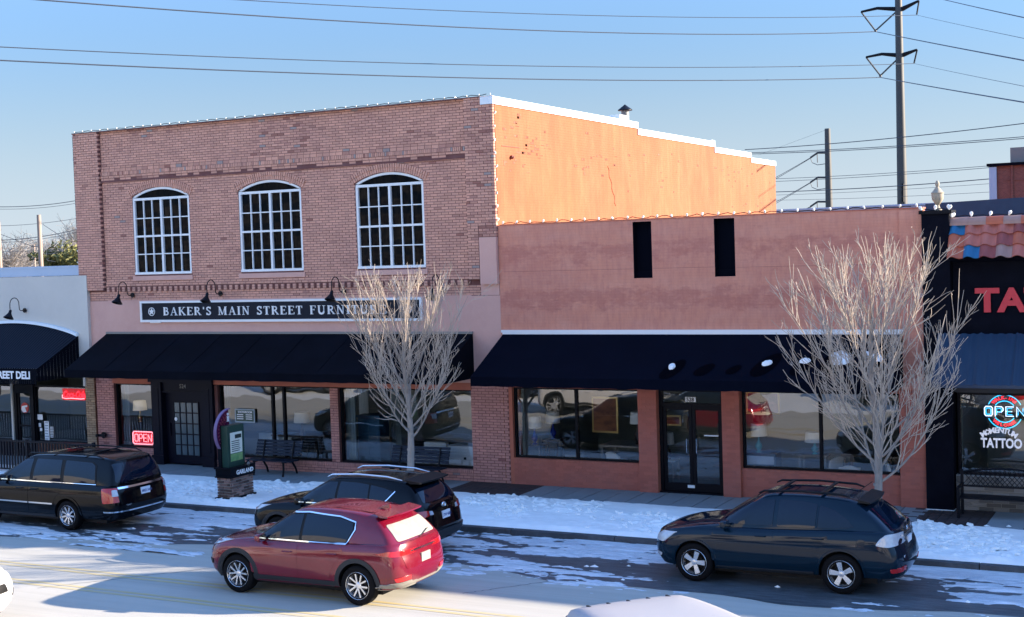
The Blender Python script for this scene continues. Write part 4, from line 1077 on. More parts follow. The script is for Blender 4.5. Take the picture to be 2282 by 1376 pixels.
# awning with an arched head
a_ = empty('ribbed_awning'); a_.parent = B0
g = MB(); x0, x1 = -36.6, -31.16; N = 110
def head(x): u = (x1 - x) / (x1 - x0); return 3.86 + .42 * math.sin(math.pi * min(u, 1) * 1.0) ** .8
y0, D, zf = -.14, 1.72, 3.00
for k in range(N):
    a, b = x0 + (x1 - x0) * k / N, x0 + (x1 - x0) * (k + 1) / N; lift = .012 * (k % 2)
    g.quad((a, y0 - D, zf + lift), (b, y0 - D, zf), (b, y0, head(b)), (a, y0, head(a) + lift), mi=k % 2)
    g.quad((b, y0 - D, zf), (b, y0 - D, zf + .012 * ((k + 1) % 2)), (b, y0, head(b) + .012 * ((k + 1) % 2)), (b, y0, head(b)))
pbr('ribbed_fabric', (.0022, .0035, .008), .8, spec=.1); pbr('rib_highlight', (.012, .017, .028), .7, spec=.15); g.build('canopy', ['ribbed_fabric', 'rib_highlight'], a_, fix=False)  # every other rib lighter: the ribs' highlight put into the colour
g = MB()
M = 26
for k in range(M):
    v0, v1 = k / M, (k + 1) / M; dx = .012 * (k % 2)
    zt = lambda v: head(x1) + (zf - head(x1)) * v
    g.quad((x1 + dx, y0 - D * v0, 2.62), (x1 + dx, y0 - D * v1, 2.62), (x1, y0 - D * v1, zt(v1)), (x1, y0 - D * v0, zt(v0)))
g.build('end_panel', 'black_fabric', a_, fix=False)
g = MB(); g.box(x0, x1, y0 - D - .03, y0 - D, 2.66, zf); vl = g.build('valance', 'black_fabric', a_)
g = MB(); k = 0; x = x0
while x < x1 - .05: g.box(x, x + .05, y0 - D - .025, y0 - D - .01, 2.54 + .0 * (k % 2), 2.66); x += .085; k += 1
g.build('valance_fringe', 'ribbed_fabric', a_)['kind'] = 'stuff'
g = MB(); N = 30
for k in range(N):
    a, b = x0 + (x1 - x0) * k / N, x0 + (x1 - x0) * (k + 1) / N
    g.hexa([(a, y0 - .09, head(a) - .01), (b, y0 - .09, head(b) - .01), (b, y0 + .02, head(b) - .01), (a, y0 + .02, head(a) - .01), (a, y0 - .07, head(a) + .07), (b, y0 - .07, head(b) + .07), (b, y0 + .02, head(b) + .08), (a, y0 + .02, head(a) + .08)])
g.build('awning_flashing', 'white_coping', a_)
t = text_obj('lettering', 'MAIN STREET DELI', .31, 'white_paint', (0, y0 - D - .032, 2.70), parent=vl, ext=.002, bold=.011, sx=.97)
t.location.x = -31.40 - t.dimensions.x if t.dimensions.x > 1 else -34.4
bpy.context.view_layer.update()
t.location.x = -31.42 - max(v.co.x for v in t.data.vertices) * .97
# door, side window, things in them
shopfront(B0, -33.30, -31.06, .48, 2.28, (), y=.05, fw=.05)
g = MB(); g.box(-34.16, -34.05, -.06, .1, 0, 2.3); g.box(-33.42, -33.30, -.06, .1, 0, 2.3); g.box(-34.05, -33.42, -.06, .1, 2.02, 2.3); g.box(-34.05, -33.97, -.02, .04, 0, 2.02); g.box(-33.5, -33.42, -.02, .04, 0, 2.02); g.box(-33.97, -33.5, -.02, .04, 0, .25); g.box(-33.97, -33.5, -.02, .04, .95, 1.0)
dd = g.build('door', 'black_paint', B0); p = MB(); p.quad((-33.97, .01, .25), (-33.5, .01, .25), (-33.5, .01, 2.02), (-33.97, .01, 2.02)); p.build('pane', 'door_glass', dd, fix=False)
g = MB(); g.lathe([(.17, 0), (.17, .01)], 24, c=(-33.74, -.01, 1.55), axis='y'); pbr('decal_red', (.5, .04, .03), .5)
dc = g.build('round_decal', 'decal_red', dd)
g = MB(); g.poly([(-33.86, 1.60), (-33.62, 1.64), (-33.62, 1.58), (-33.72, 1.56), (-33.66, 1.42), (-33.80, 1.40), (-33.88, 1.48)], .004, at=-.018); g.build('decal_figure', 'white_gloss', dc)
shopfront(B0, -36.4, -34.27, .48, 2.28, (), y=.05, fw=.05)
g = MB(); g.box(-30.9 - 5.6, -34.2, -.1, .2, 0, .48); g.build('stall_riser', 'black_wall', B0)
RN = thing('neon_sign', 'red script neon sign at the top of the deli window', 'neon sign', (-31.6, .0, 1.9))
g = MB(); pts = [(-32.06, .0, 1.92), (-32.10, .0, 2.04), (-32.02, .0, 2.15), (-31.92, 0, 2.12)]
g.box(-32.10, -31.13, .02, .03, 1.84, 2.20); g.build('backing', 'neon_redglow', RN)
t = text_obj('script', 'Coca-Cola', .29, 'neon_red', (-32.06, .0, 1.92), parent=RN, ext=.006, bold=.008, sx=.74)
t.data.transform(Matrix(((1, .28, 0, 0), (0, 1, 0, 0), (0, 0, 1, 0), (0, 0, 0, 1))))
g = MB(); g.tube([(-32.08, -.005, 2.0), (-32.09, -.005, 1.91), (-31.95, -.005, 1.885), (-31.7, -.005, 1.90), (-31.3, -.005, 1.885), (-31.16, -.005, 1.90)], .012, 6); g.build('tube', 'neon_pink', RN)
papers = [(-33.24, -33.02, 1.18, 1.35, 'white paper notice at the top left of the deli window'), (-32.96, -32.76, .42 + .12, 1.14, 'tall white poster low in the deli window'), (-32.73, -32.55, .62, .98, 'small grey opening hours card beside the tall poster'), (-33.2, -33.1, .95, 1.07, 'small white sticker on the deli window, upper of two'), (-33.16, -33.06, .82, .92, 'small white sticker on the deli window, lower of two')]
for i, (a, b, z0, z1, lab) in enumerate(papers):
    g = MB(); g.box(a, b, .03, .034, z0, z1); o = g.build('window_notice', 'white_gloss' if i != 2 else 'grey_wood', None); tag(o, lab, 'notice', 'notices on the deli window')
    if i in (1, 2):
        g = MB(); n = 7
        for k in range(n): z = z1 - (k + .7) * (z1 - z0) / n; g.box(a + .02, b - .02 - .04 * rnd.random(), .027, .030, z, z + .018)
        q = g.build('print', 'blue_cabinet' if i == 1 else 'white_gloss', o)
DS = thing('round_window_sign', 'round red and white sign hanging in the deli door transom', 'sign', (-34.3, -.9, 2.2))
g = MB(); g.lathe([(.40, 0), (.40, .02)], 30, c=(-34.35, -.75, 2.22), axis='y'); g.build('disc', 'wheel_dark', DS)
for rad, col_, z in ((.36, 'decal_glow_white', 0), (.27, 'decal_red', -.004), (.12, 'white_paint', -.008)):
    g = MB(); g.lathe([(rad, 0), (rad, .004)], 30, c=(-34.35, -.756 + z, 2.22), axis='y'); g.build('band', col_, DS)
# fire connection on the wall
FC = thing('fire_connection', 'dark twin fire hose connection on the pier beside the deli', 'hydrant', (-30.35, -.1, .75))
g = MB(); g.lathe([(.10, 0), (.10, .03), (.05, .04), (.05, .10)], 14, c=(-30.35, -.10, .80), axis='y')
g.tube([(-30.5, -.16, .80), (-30.35, -.12, .80), (-30.2, -.16, .80)], .04, 8); g.lathe([(.05, 0), (.05, .05)], 12, c=(-30.5, -.23, .8), axis='y'); g.lathe([(.05, 0), (.05, .05)], 12, c=(-30.2, -.23, .8), axis='y')
g.build('coupling', 'black_iron', FC, smooth=True)
# metal railing in front of the deli
RL = thing('railing', 'black metal slat railing in front of the deli', 'railing', (-32, -2.7, 0))
g = MB(); g.box(-38.5, -28.2, -2.73, -2.66, .93, .98); g.box(-38.5, -28.2, -2.72, -2.67, .10, .14); g.build('rail', 'black_iron', RL)
g = MB(); g.box(-.028, .028, -.012, .012, .14, .93); sl = g.build('slat', 'black_iron', RL); sl.location = (-38.45, -2.69, 0); x = -38.45 + .115
while x < -28.2: inst('slat', sl.data, RL, (x, -2.69, 0)); x += .115
for x in (-38.5, -35.9, -33.35, -30.8, -28.2): g = MB(); g.box(x - .035, x + .035, -2.735, -2.65, 0, 1.02); g.build('post', 'black_iron', RL)

# ================================================================== OFF-FRAME NEIGHBOURS (unseen: two placed to shade the street, the pale one to bounce light)
N1 = thing('shade_neighbour', 'unseen low brick building past the tattoo shop, placed to shade the street', 'building', (4.4, 8, 0))
g = MB(); g.box(-.95, 9.8, .0, 14, -.2, 6.85); g.build('wall', 'bare_brick', N1)
N2 = thing('shade_neighbour', 'unseen long brick building to the far right, placed to shade the street', 'building', (40, 8, 0))
g = MB(); g.box(9.85, 95, .0, 14, -.2, 6.6); g.build('wall', 'bare_brick', N2)
N3 = thing('bounce_building', 'unseen building across the street, made pale to bounce sunlight, mirrored in the shop windows', 'building', (-20, -40, 0))
g = MB(); g.box(-85, 30, -48, -36, -.2, 8.8); pbr('bounce_facade', (.72, .68, .60), .9); g.build('wall', 'bounce_facade', N3)  # walls made pale to throw sunlight back onto the shaded shop fronts
g = MB(); r = random.Random(8)
for k in range(26): x = -84 + k * 4.3; g.box(x, x + 2.2, -36.02, -35.9, 1.0, 3.0); g.box(x + .2, x + 1.8, -36.02, -35.9, 4.6, 6.6)
g.build('window', 'dark_wood', N3)
for o in (N1, N2, N3): pass
# brick building and roofs behind the shops
BB = thing('rear_brick_building', 'brick building with pale corner pier rising behind the tattoo shop', 'building', (-4, 32, 0))
Yb = 30
g = MB(); g.box(-8.17, 3, Yb, Yb + 6, -.2, 8.98); pbr('far_brick', (.34, .12, .085), .9)
n_, l_ = nodes_of(MATS['far_brick']); t_ = n_.new('ShaderNodeTexCoord'); s_ = n_.new('ShaderNodeMapping'); s_.inputs['Rotation'].default_value = (R(90), 0, 0); bt = n_.new('ShaderNodeTexBrick')
bt.inputs['Color1'].default_value = (.26, .085, .06, 1); bt.inputs['Color2'].default_value = (.19, .06, .045, 1); bt.inputs['Mortar'].default_value = (.24, .15, .13, 1); bt.inputs['Scale'].default_value = 4.6; bt.inputs['Mortar Size'].default_value = .012
l_.new(t_.outputs['Object'], s_.inputs[0]); l_.new(s_.outputs[0], bt.inputs['Vector']); l_.new(bt.outputs['Color'], n_['Principled BSDF'].inputs['Base Color'])
g.build('wall', 'far_brick', BB)
g = MB(); g.box(-8.47, -8.17, Yb - .1, Yb + 6, -.2, 8.95); g.build('corner_pier', 'blue_grey_metal', BB)
g = MB(); g.box(-8.56, 3, Yb - .15, Yb + 6, 8.981, 9.1); g.build('coping', 'black_wall', BB)
g = MB(); g.tube([(-7.55, Yb - .05, 4), (-7.55, Yb - .05, 9.0)], .05, 8); g.tube([(-7.9, Yb - .02, 8.35), (3, Yb - .02, 8.42)], .015, 4); g.build('conduit', 'far_brick', BB)
AC = thing('rooftop_unit', 'grey air conditioning unit on the roof of the rear brick building', 'air conditioner', (-6.5, 31, 9.1))
g = MB(); g.box(-7.65, -5.6, Yb + .3, Yb + 1.8, 9.1, 9.75); ac = g.build('casing', 'grey_wood', AC)
g = MB(); g.box(-7.0, -5.7, Yb + .27, Yb + .3, 9.2, 9.7); g.build('grille', 'black_paint', AC)
DR = thing('dark_roof', 'dark blue sloping roof just behind the black pillar', 'roof', (-6.5, 13, 6.3))
pbr('dark_roofing', (.03, .065, .11), .7, noise=(3, .5, (.04, .09, .14), W1))
zt_ = at(2130, 444, 17).z; g = MB(); g.hexa([(at(2062, 450, 17).x, 17, 5.9), (-2, 17, 5.9), (-2, 23, 5.9), (-9.5, 23, 5.9), (at(2062, 450, 17).x, 17, zt_ - .12), (-2, 17, zt_ + .05), (-2, 23, zt_), (-9.5, 23, zt_)]); g.build('slope', 'dark_roofing', DR)
LS = thing('low_rear_building', 'long low grey building seen over the salmon parapet', 'building', (-15, 38, 0))
g = MB(); g.box(-22, -9.5, 36, 44, -.2, 7.60); g.box(-22.1, -9.4, 35.9, 44.1, 7.6, 7.68); g.build('wall', 'blue_grey_metal', LS)

# vent on the roof
V = thing('roof_vent', 'small metal chimney vent on the roof of the tall brick building', 'vent', (-17.3, 10.9, 9.1))
g = MB(); g.lathe([(.13, 0), (.13, 1.45)], 16, c=(-17.3, 10.9, 9.15)); g.build('pipe', 'grey_wood', V, smooth=True)
g = MB(); g.lathe([(.24, 1.43), (.24, 1.46), (.0, 1.64)], 16, c=(-17.3, 10.9, 9.15)); g.build('cowl', 'black_iron', V, smooth=30)

# ================================================================== GOOSENECK LAMPS
def gooseneck(p, label, D=.62, drop=.16, group='gooseneck lamps over the shop signs'):
    T = thing('gooseneck_lamp', label, 'wall lamp', p, group)
    x, y, z = p
    g = MB(); g.lathe([(.075, 0), (.075, .02), (.03, .05)], 16, c=(x, y - .05, z), axis='y'); g.build('wall_plate', 'black_iron', T, smooth=40)
    pts = [(x, y - .03, z), (x, y - .17, z)]
    for k in range(5): t = k / 4 * math.pi / 2; pts.append((x, y - .17 - .08 * math.sin(t), z + .08 * (1 - math.cos(t))))
    rr = (D - .25) / 2; cy = y - .25 - rr
    for k in range(1, 10): t = math.pi * k / 10; pts.append((x, cy + rr * math.cos(t), z + .20 + rr * 1.15 * math.sin(t)))
    pts += [(x, y - D, z + .18), (x, y - D, z - .0)]
    g = MB(); g.tube(pts, .013, 8); g.build('arm', 'black_iron', T, smooth=True)
    g = MB(); prof = [(.030, .06), (.045, .03), (.045, -.03), (.062, -.07), (.10, -.13), (.155, -.20), (.16, -.215), (.15, -.215), (.09, -.13), (.04, -.06)]
    g.lathe(prof, 24)
    s_ = g.build('shade', 'black_iron', T, smooth=40); s_.location = (x, y - D, z - .01); s_.rotation_euler = (R(-22), 0, 0)
for (x, lab) in ((-28.98, 'black gooseneck lamp above the left end of the white framed sign'), (-25.62, 'black gooseneck lamp above the word MAIN on the furniture sign'), (-21.30, 'black gooseneck lamp above the furniture sign, left of the bare tree crown'), (-18.12, 'black gooseneck lamp at the right end of the sign, behind bare twigs')):
    gooseneck((x, 0, 5.09), lab)
gooseneck((-33.38, -.12, 4.67), 'black gooseneck lamp on the pale wall above the ribbed awning')

# ================================================================== STRINGS OF BULBS
bm_ = MB(); bm_.lathe([(0, -.012), (.018, 0), (.018, .02), (.034, .05), (.030, .085), (0, .105)], 8); bo = bm_.build('bulb', 'bulb', smooth=True); BULB = bo.data; bpy.data.objects.remove(bo)
def light_string(pts, step, label, base, swag=.03, up=(0, 0, 1), s=1.0):
    T = thing('light_string', label, 'string lights', base, 'strings of white bulbs along the roof edges')
    cord = []; L = 0; bulbs = []
    r = random.Random(int(abs(base[0]) * 10))
    for a, b in zip(pts[:-1], pts[1:]):
        a, b = Vector(a), Vector(b); n = max(1, int(round((b - a).length / step)))
        for k in range(n):
            p = a.lerp(b, k / n); bulbs.append(p)
            for q in (0, .33, .66):
                c = a.lerp(b, (k + q) / n); sg_ = swag * (0 if q == 0 else 1) * r.uniform(.1, 1)
                cord.append(c + Vector((0, -.004, sg_)))
        bulbs.append(b)
    g = MB(); g.tube(cord, .009, 4); g.build('cord', 'black_iron', T)
    for p in bulbs: inst('bulb', BULB, T, p, scale=(s, s, s), rot=(r.uniform(-.5, .5), r.uniform(-.5, .5), 0))
light_string([(-31.0, -.08, 10.10), (-16.5, -.08, 10.10)], .345, 'string of small white bulbs along the top of the tall brick facade', (-31, -.08, 10.1), s=.48)
light_string([(-31.10, -.06, 9.95), (-31.10, -.06, 6.1)], .36, 'string of small bulbs down the left corner of the tall brick facade', (-31.1, -.06, 6.1), swag=0, s=.6)
light_string([(-16.42, -.05, 9.95), (-16.42, -.05, 6.85)], .34, 'string of small bulbs down the right corner of the tall brick facade', (-16.42, -.05, 6.8), swag=0, s=.8)
light_string([(-16.3, -.02, 6.76), (-5.85, -.02, 6.76)], .385, 'string of white bulbs along the top of the salmon wall', (-16.3, -.02, 6.76), swag=.05, s=.8)
light_string([(-5.72, -.22, 6.67), (-5.14, -.22, 6.67), (-5.1, -.1, 6.50), (-5.08, -.05, 6.50), (-1.2, -.05, 6.50)], .37, 'string of white bulbs over the black pillar and the ridge tiles', (-5.72, -.22, 6.67), s=1.1)

pbr('twig_bark', (.52, .42, .325), .9, noise=(8, .6, (.34, .27, .21), (1, 1, .3)))
# ================================================================== BARE TREES
def bare_tree(base, H, fork, spread, seed, label, crown_dx=0.0):
    T = thing('bare_tree', label, 'tree', base, 'bare street trees in the planting strip')
    r = random.Random(seed); bx, by, bz = base
    tp = []; tr = []
    n = 14; top = H * .80
    for k in range(n + 1):
        t = k / n; z = bz + top * t
        tp.append(Vector((bx + .05 * math.sin(t * 7 + seed) + crown_dx * t * t * .5, by + .04 * math.cos(t * 6 + seed), z)))
        tr.append(.088 * (1 - t) ** .8 + .012 if t * top > fork else .10 - .02 * (t * top / fork))
    g = MB(); g.tube(tp, tr, 10)
    for k in range(5): # knuckles
        q = tp[1 + k]; g.lathe([(.0, -.05), (.105 - .006 * k, -.02), (.10 - .006 * k, .03), (0, .06)], 8, c=(q.x + r.uniform(-.02, .02), q.y, q.z + r.uniform(-.1, .1)))
    g.build('trunk', 'bark', T, smooth=50)
    def tp_at(z):
        t = (z - bz) / top * n; i = min(int(t), n - 1); return tp[i].lerp(tp[i + 1], t - i)
    def grow(p, d, L, rad, segs, wob, lift):
        pts = [p]; rr = [rad]
        for k in range(segs):
            d = (d + Vector((r.gauss(0, wob), r.gauss(0, wob), lift + r.gauss(0, wob * .5)))).normalized()
            p = p + d * (L / segs); pts.append(p); rr.append(max(rad * (1 - .82 * (k + 1) / segs), .0028))
        return pts, rr
    nl = 25 if spread > 1.8 else 21; tw_all = MB(); LIMBS = []
    for i in range(nl):
        u = i / (nl - 1)
        z0 = bz + fork + (top - fork) * .80 * u ** 1.15
        a = i * 2.399 + r.uniform(-.3, .3)
        tilt = R(r.uniform(46, 66)) * (1 - .50 * u)
        d = Vector((math.cos(a) * math.sin(tilt), math.sin(a) * math.sin(tilt), math.cos(tilt)))
        L = (H + bz - z0) * r.uniform(.86, 1.04) if u > .15 else (H - fork) * r.uniform(.62, .8)
        L = min(L, spread / max(math.sin(tilt), .3) * r.uniform(.85, 1.1) + .5)
        rad = .027 * (1 - .45 * u) + .005
        p0 = tp_at(z0)
        pts, rr = grow(p0, d, L, rad, 12, .045, .11 if u < .5 else .04)
        LIMBS.append(pts); g = MB(); g.tube(pts, rr, 6); g.build('limb', 'bark', T, smooth=60)
        m = int(10 + 3 * (1 - u))
        for j in range(m):
            k = 1.8 + (12 - 2.2) * j / m + r.random() * .6; k0 = int(k); q = pts[k0].lerp(pts[min(k0 + 1, 12)], k - k0)
            dd = (pts[min(k0 + 1, 12)] - pts[k0]).normalized()
            side = dd.cross(Vector((r.gauss(0, 1), r.gauss(0, 1), r.gauss(0, .5)))).normalized()
            d2 = (dd + side * r.uniform(.35, .75)).normalized()
            L2 = L * r.uniform(.26, .46) * (1 - .35 * j / m)
            p2, r2 = grow(q, d2, L2, rr[k0] * .55, 6, .08, .085)
            tw_all.tube(p2, [max(x * .95, .0058) for x in r2], 4, cap=False)
            for s_ in range(3):
                kk = r.randint(1, 5); q2 = p2[kk]; d3 = (p2[min(kk + 1, 6)] - p2[kk - 1]).normalized()
                sd = d3.cross(Vector((r.gauss(0, 1), r.gauss(0, 1), r.gauss(0, 1)))).normalized()
                p3, r3 = grow(q2, (d3 + sd * r.uniform(.3, .8)).normalized(), L2 * r.uniform(.3, .65), .006, 4, .12, .09)
                tw_all.tube(p3, [.0064, .006, .0055, .005, .004], 3, cap=False)
                if r.random() < .5:
                    q3 = p3[2]; p4, r4 = grow(q3, (p3[3] - p3[1]).normalized() + Vector((r.gauss(0, .5), r.gauss(0, .5), .1)), L2 * .22, .004, 2, .15, .05)
                    tw_all.tube(p4, [.005, .0042, .0032], 3, cap=False)
    for pts in LIMBS:      # long straight shoots standing up from the outer limbs
        for j in range(5):
            k = r.uniform(5, 11.2); k0 = int(k); q = pts[k0].lerp(pts[k0 + 1], k - k0); dd = (pts[k0 + 1] - pts[k0]).normalized()
            d = (dd * .7 + Vector((r.gauss(0, .22), r.gauss(0, .22), .8))).normalized(); room_ = bz + H - q.z + .1
            L_ = min(r.uniform(.5, 1.25), max(room_, .25) * r.uniform(.8, 1.15)); p3, r3 = grow(q, d, L_, .010, 5, .05, .02); tw_all.tube(p3, [.010, .009, .0078, .0066, .0054, .004], 4, cap=False)
    # seed heads and stubs that make the tips look ragged
    for j in range(160):
        q = Vector(tw_all.v[r.randrange(len(tw_all.v))])
        if q.z < bz + fork + .4: continue
        d = Vector((r.gauss(0, 1), r.gauss(0, 1), r.gauss(.4, .8))).normalized(); tw_all.tube([q, q + d * r.uniform(.02, .07)], [.007, .003], 3, cap=False)
    o = tw_all.build('twigs', 'twig_bark', T, smooth=False, fix=False); o['kind'] = 'stuff'
bare_tree((-17.52, -3.0, -.02), 5.75, 1.55, 1.75, 5, 'bare pale-barked street tree in front of the furniture shop, beside the black hatch car')
bare_tree((-6.22, -3.0, -.02), 6.1, 1.05, 1.95, 12, 'larger bare street tree in front of the salmon shop, behind the dark parked suv', crown_dx=-.0)

# ================================================================== PLANTING-STRIP KIOSK
K = thing('town_kiosk', 'town information kiosk with brick plinth, green display case and purple disc', 'kiosk', (-22.1, -4.02, 0))
kx0, kx1, ky0, ky1 = -22.32, -21.88, -4.46, -3.58
g = MB(); g.box(kx0 - .05, kx1 + .05, ky0 - .05, ky1 + .05, -.02, .10); g.build('plinth_foot', 'black_paint', K)
g = MB(); g.box(kx0 + .02, kx1 - .02, ky0 + .02, ky1 - .02, .1, .60); g.build('plinth_core', 'pale_mortar', K)
pbr('plinth_brick', (.3, .2, .16), .9, attr='tint', bump=(40, .4, W1))
F1 = lay_bricks(kx0, kx1, .105, .60, ky0, worn=lambda x, z: 0, seed=90, L=.19, H=.052, J=.018)
F1 = [(a, b, c, d, e_, (.36 * q, .22 * q, .18 * q, 1)) for a, b, c, d, e_, t in F1 for q in [.18 + .85 * rnd.random()]]
bricks_to_objects(F1, K, 'plinth_brick', depth=.03)
F2 = lay_bricks(ky0, ky1, .105, .60, 0, worn=lambda x, z: 0, seed=91, L=.19, H=.052, J=.018)
F2 = [(a, b, c, d, e_, (.36 * q, .22 * q, .18 * q, 1)) for a, b, c, d, e_, t in F2 for q in [.18 + .85 * rnd.random()]]
bricks_to_objects(F2, K, 'plinth_brick', depth=.03, axis='y', plane=kx1 + .0)
g = MB(); g.box(kx0 - .04, kx1 + .04, ky0 - .04, ky1 + .04, .60, .635); g.box(kx0 - .02, kx1 + .02, ky0 - .02, ky1 + .02, .635, .82); g.box(kx0 - .05, kx1 + .05, ky0 - .05, ky1 + .05, .82, .86); bx_ = g.build('plinth_cap', 'black_paint', K)
t = text_obj('lettering', 'GARLAND', .15, 'white_paint', (kx1 + .022, -4.26, .665), rot=(R(90), 0, R(90)), parent=bx_, ext=.006, bold=.006, sx=.95)
g = MB(); g.lathe([(.085, 0), (.085, .02)], 20, c=(kx1 + .02, -3.80, .87), axis='x'); g.build('crest_back', 'black_paint', bx_)
g = MB(); g.lathe([(.060, 0), (.060, .01)], 20, c=(kx1 + .04, -3.80, .87), axis='x'); g.build('crest', 'grey_wood', bx_)
pbr('kiosk_green', (.022, .060, .045), .35)
g = MB(); g.box(-22.24, -21.96, -4.42, -3.78, .86, 1.90); cs = g.build('display_case', 'kiosk_green', K)
g = MB(); g.box(-22.26, -22.16, -4.46, -4.38, .86, 1.92); g.build('case_post', 'black_paint', cs)
pbr('poster_paper', (.72, .74, .62), .6); pbr('poster_green', (.12, .28, .10), .6, noise=(9, .8, (.3, .42, .15), W1))
g = MB(); g.box(-21.96, -21.952, -4.33, -3.87, 1.20, 1.72); ps = g.build('poster', 'poster_paper', cs)
g = MB(); g.box(-21.96, -21.953, -4.33, -3.87, 1.0, 1.185); g.build('poster_lower', 'poster_green', cs)
g = MB(); g.box(-21.952, -21.949, -4.15, -3.90, 1.56, 1.66)
for k in range(6): z = 1.50 - k * .05; g.box(-21.952, -21.949, -4.29, -3.93 - .06 * rnd.random(), z - .010, z + .010)
g.build('print', 'olive_metal', ps)
g = MB(); N = 40; cy, cz, rd = -4.02, 1.72, .57
g.poly([(min(cy + rd * math.cos(2 * math.pi * k / N), cy + .06), cz + rd * math.sin(2 * math.pi * k / N)) for k in range(11, 31)], .07, plane='yz', at=-22.17)
pbr('disc_purple', (.075, .006, .035), .6, spec=.2); pbr('disc_edge', (.19, .12, .24), .5); pbr('disc_line', (.42, .10, .12), .6)
dk = g.build('disc', 'disc_purple', K)
g = MB()
for k in range(10, 30):
    a, b = 2 * math.pi * k / N, 2 * math.pi * (k + 1) / N
    g.hexa([(xx, cy + q * math.cos(t), cz + q * math.sin(t)) for xx in (-22.25, -22.165) for q, t in ((rd - .003, a), (rd + .02, a), (rd + .02, b), (rd - .003, b))])
g.build('disc_rim', 'disc_edge', dk)
g = MB()
for ph in (0, .9):
    pts = []
    for k in range(26): t = R(100 + 5.2 * k); q = rd * (.80 + .10 * (1 if k % 2 else -1) - ph * .16); pts.append((-22.166, cy + q * math.cos(t), cz + q * math.sin(t)))
    g.tube(pts, .007, 4)
g.build('zigzag', 'disc_line', dk)
g = MB(); g.box(-22.165, -22.155, -4.17, -4.10, 2.00, 2.12); g.box(-22.164, -22.156, -4.19, -4.08, 1.985, 2.0); g.box(-22.1645, -22.1555, -4.185, -4.135, 2.105, 2.12); g.lathe([(.036, 0), (.036, .01)], 14, c=(-22.165, -4.135, 2.17), axis='x'); g.build('letter_i', 'white_paint', dk)
# shop hours board behind it on the glass
HB = thing('hours_board', 'small silver framed hours board hanging behind the kiosk in the shop window', 'sign', (-23.5, .1, 1.6))
hc = at(546, 927, .10)
g = MB(); g.box(hc.x - .36, hc.x + .36, .09, .11, hc.z - .20, hc.z + .20); pbr('silver_grey', (.30, .38, .42), .4); hb = g.build('board', 'silver_grey', HB)
g = MB(); g.box(hc.x - .32, hc.x + .32, .084, .09, hc.z - .16, hc.z + .16); g.build('panel', 'kiosk_green', hb)
text_obj('lettering', 'SHOWROOM', .085, 'white_paint', (hc.x - .24, .082, hc.z + .08), parent=hb, ext=.001, bold=.003)
g = MB()
for k in range(3):
    z = hc.z + .03 - k * .06; g.box(hc.x - .28, hc.x - .05, .081, .083, z - .012, z + .012); g.box(hc.x + .04, hc.x + .27, .081, .083, z - .012, z + .012)
g.build('print', 'white_paint', hb)

# ================================================================== BENCHES
def slat_bench(x0, x1, y, label, zs=.44):
    T = thing('bench', label, 'bench', ((x0 + x1) / 2, y, 0), 'dark slatted benches against the brick shop')
    for k in range(4): g = MB(); g.box(x0, x1, y - .50 + k * .105, y - .50 + k * .105 + .085, zs - .03, zs); g.build('seat_slat', 'bench_blue', T)
    for k in range(5):
        g = MB(); z = zs + .08 + k * .085; yy = y - .03 + k * .028; g.hexa([(x0, yy, z), (x1, yy, z), (x1, yy + .028, z), (x0, yy + .028, z), (x0, yy + .022, z + .068), (x1, yy + .022, z + .068), (x1, yy + .05, z + .068), (x0, yy + .05, z + .068)]); g.build('back_slat', 'bench_blue', T)
    for x in (x0 + .28, x1 - .28):
        g = MB(); g.tube([(x, y - .50, 0), (x, y - .46, .2), (x, y - .46, zs - .03)], .032, 6); g.tube([(x, y + .16, 0), (x, y + .10, .16), (x, y - .04, .34), (x, y - .06, zs), (x, y + .08, zs + .48)], .03, 6); g.box(x - .025, x + .025, y - .5, y - .03, zs - .07, zs - .032); g.build('leg', 'black_iron', T)
pbr('bench_blue', (.010, .016, .032), .5, spec=.2)
slat_bench(-24.25, -22.68, -.42, 'dark slatted bench behind the kiosk, against the brick shop')
slat_bench(-19.70, -17.92, -.42, 'dark slatted bench behind the left tree, partly hidden by the black hatch car')
IB = thing('iron_bench', 'black iron bench with arched lattice back outside the tattoo shop', 'bench', (-4.0, -.5, 0))
x0, x1, yb = -4.93, -3.15, -.42
g = MB()
for x in (x0, x1): g.box(x - .03, x + .03, yb - .03, yb + .03, 0, .98); g.box(x - .03, x + .03, yb - .55, yb - .49, 0, .64); g.box(x - .032, x + .032, yb - .56, yb + .02, .64, .67)
g.build('frame', 'black_iron', IB)
g = MB(); g.box(x0, x1, yb - .53, yb - .03, .42, .45); g.build('seat', 'black_iron', IB)
g = MB(); N = 20
arc = [(x0 + (x1 - x0) * k / N, yb, .92 + .10 * math.sin(math.pi * k / N)) for k in range(N + 1)]; g.tube(arc, .022, 6); g.box(x0, x1, yb - .02, yb + .02, .60, .64)
g.build('back_rail', 'black_iron', IB)
g = MB()
for k in range(-2, 22):
    for s_ in (1, -1):
        a = x0 + k * .1 if s_ == 1 else x1 - k * .1; p, q = Vector((a, yb + s_ * .006, .63)), Vector((a + s_ * .28, yb + s_ * .006, .95))
        if min(p.x, q.x) < x0 or max(p.x, q.x) > x1: continue
        g.bar(p, q, .012, .014)
g.build('lattice', 'black_iron', IB)['kind'] = 'stuff'

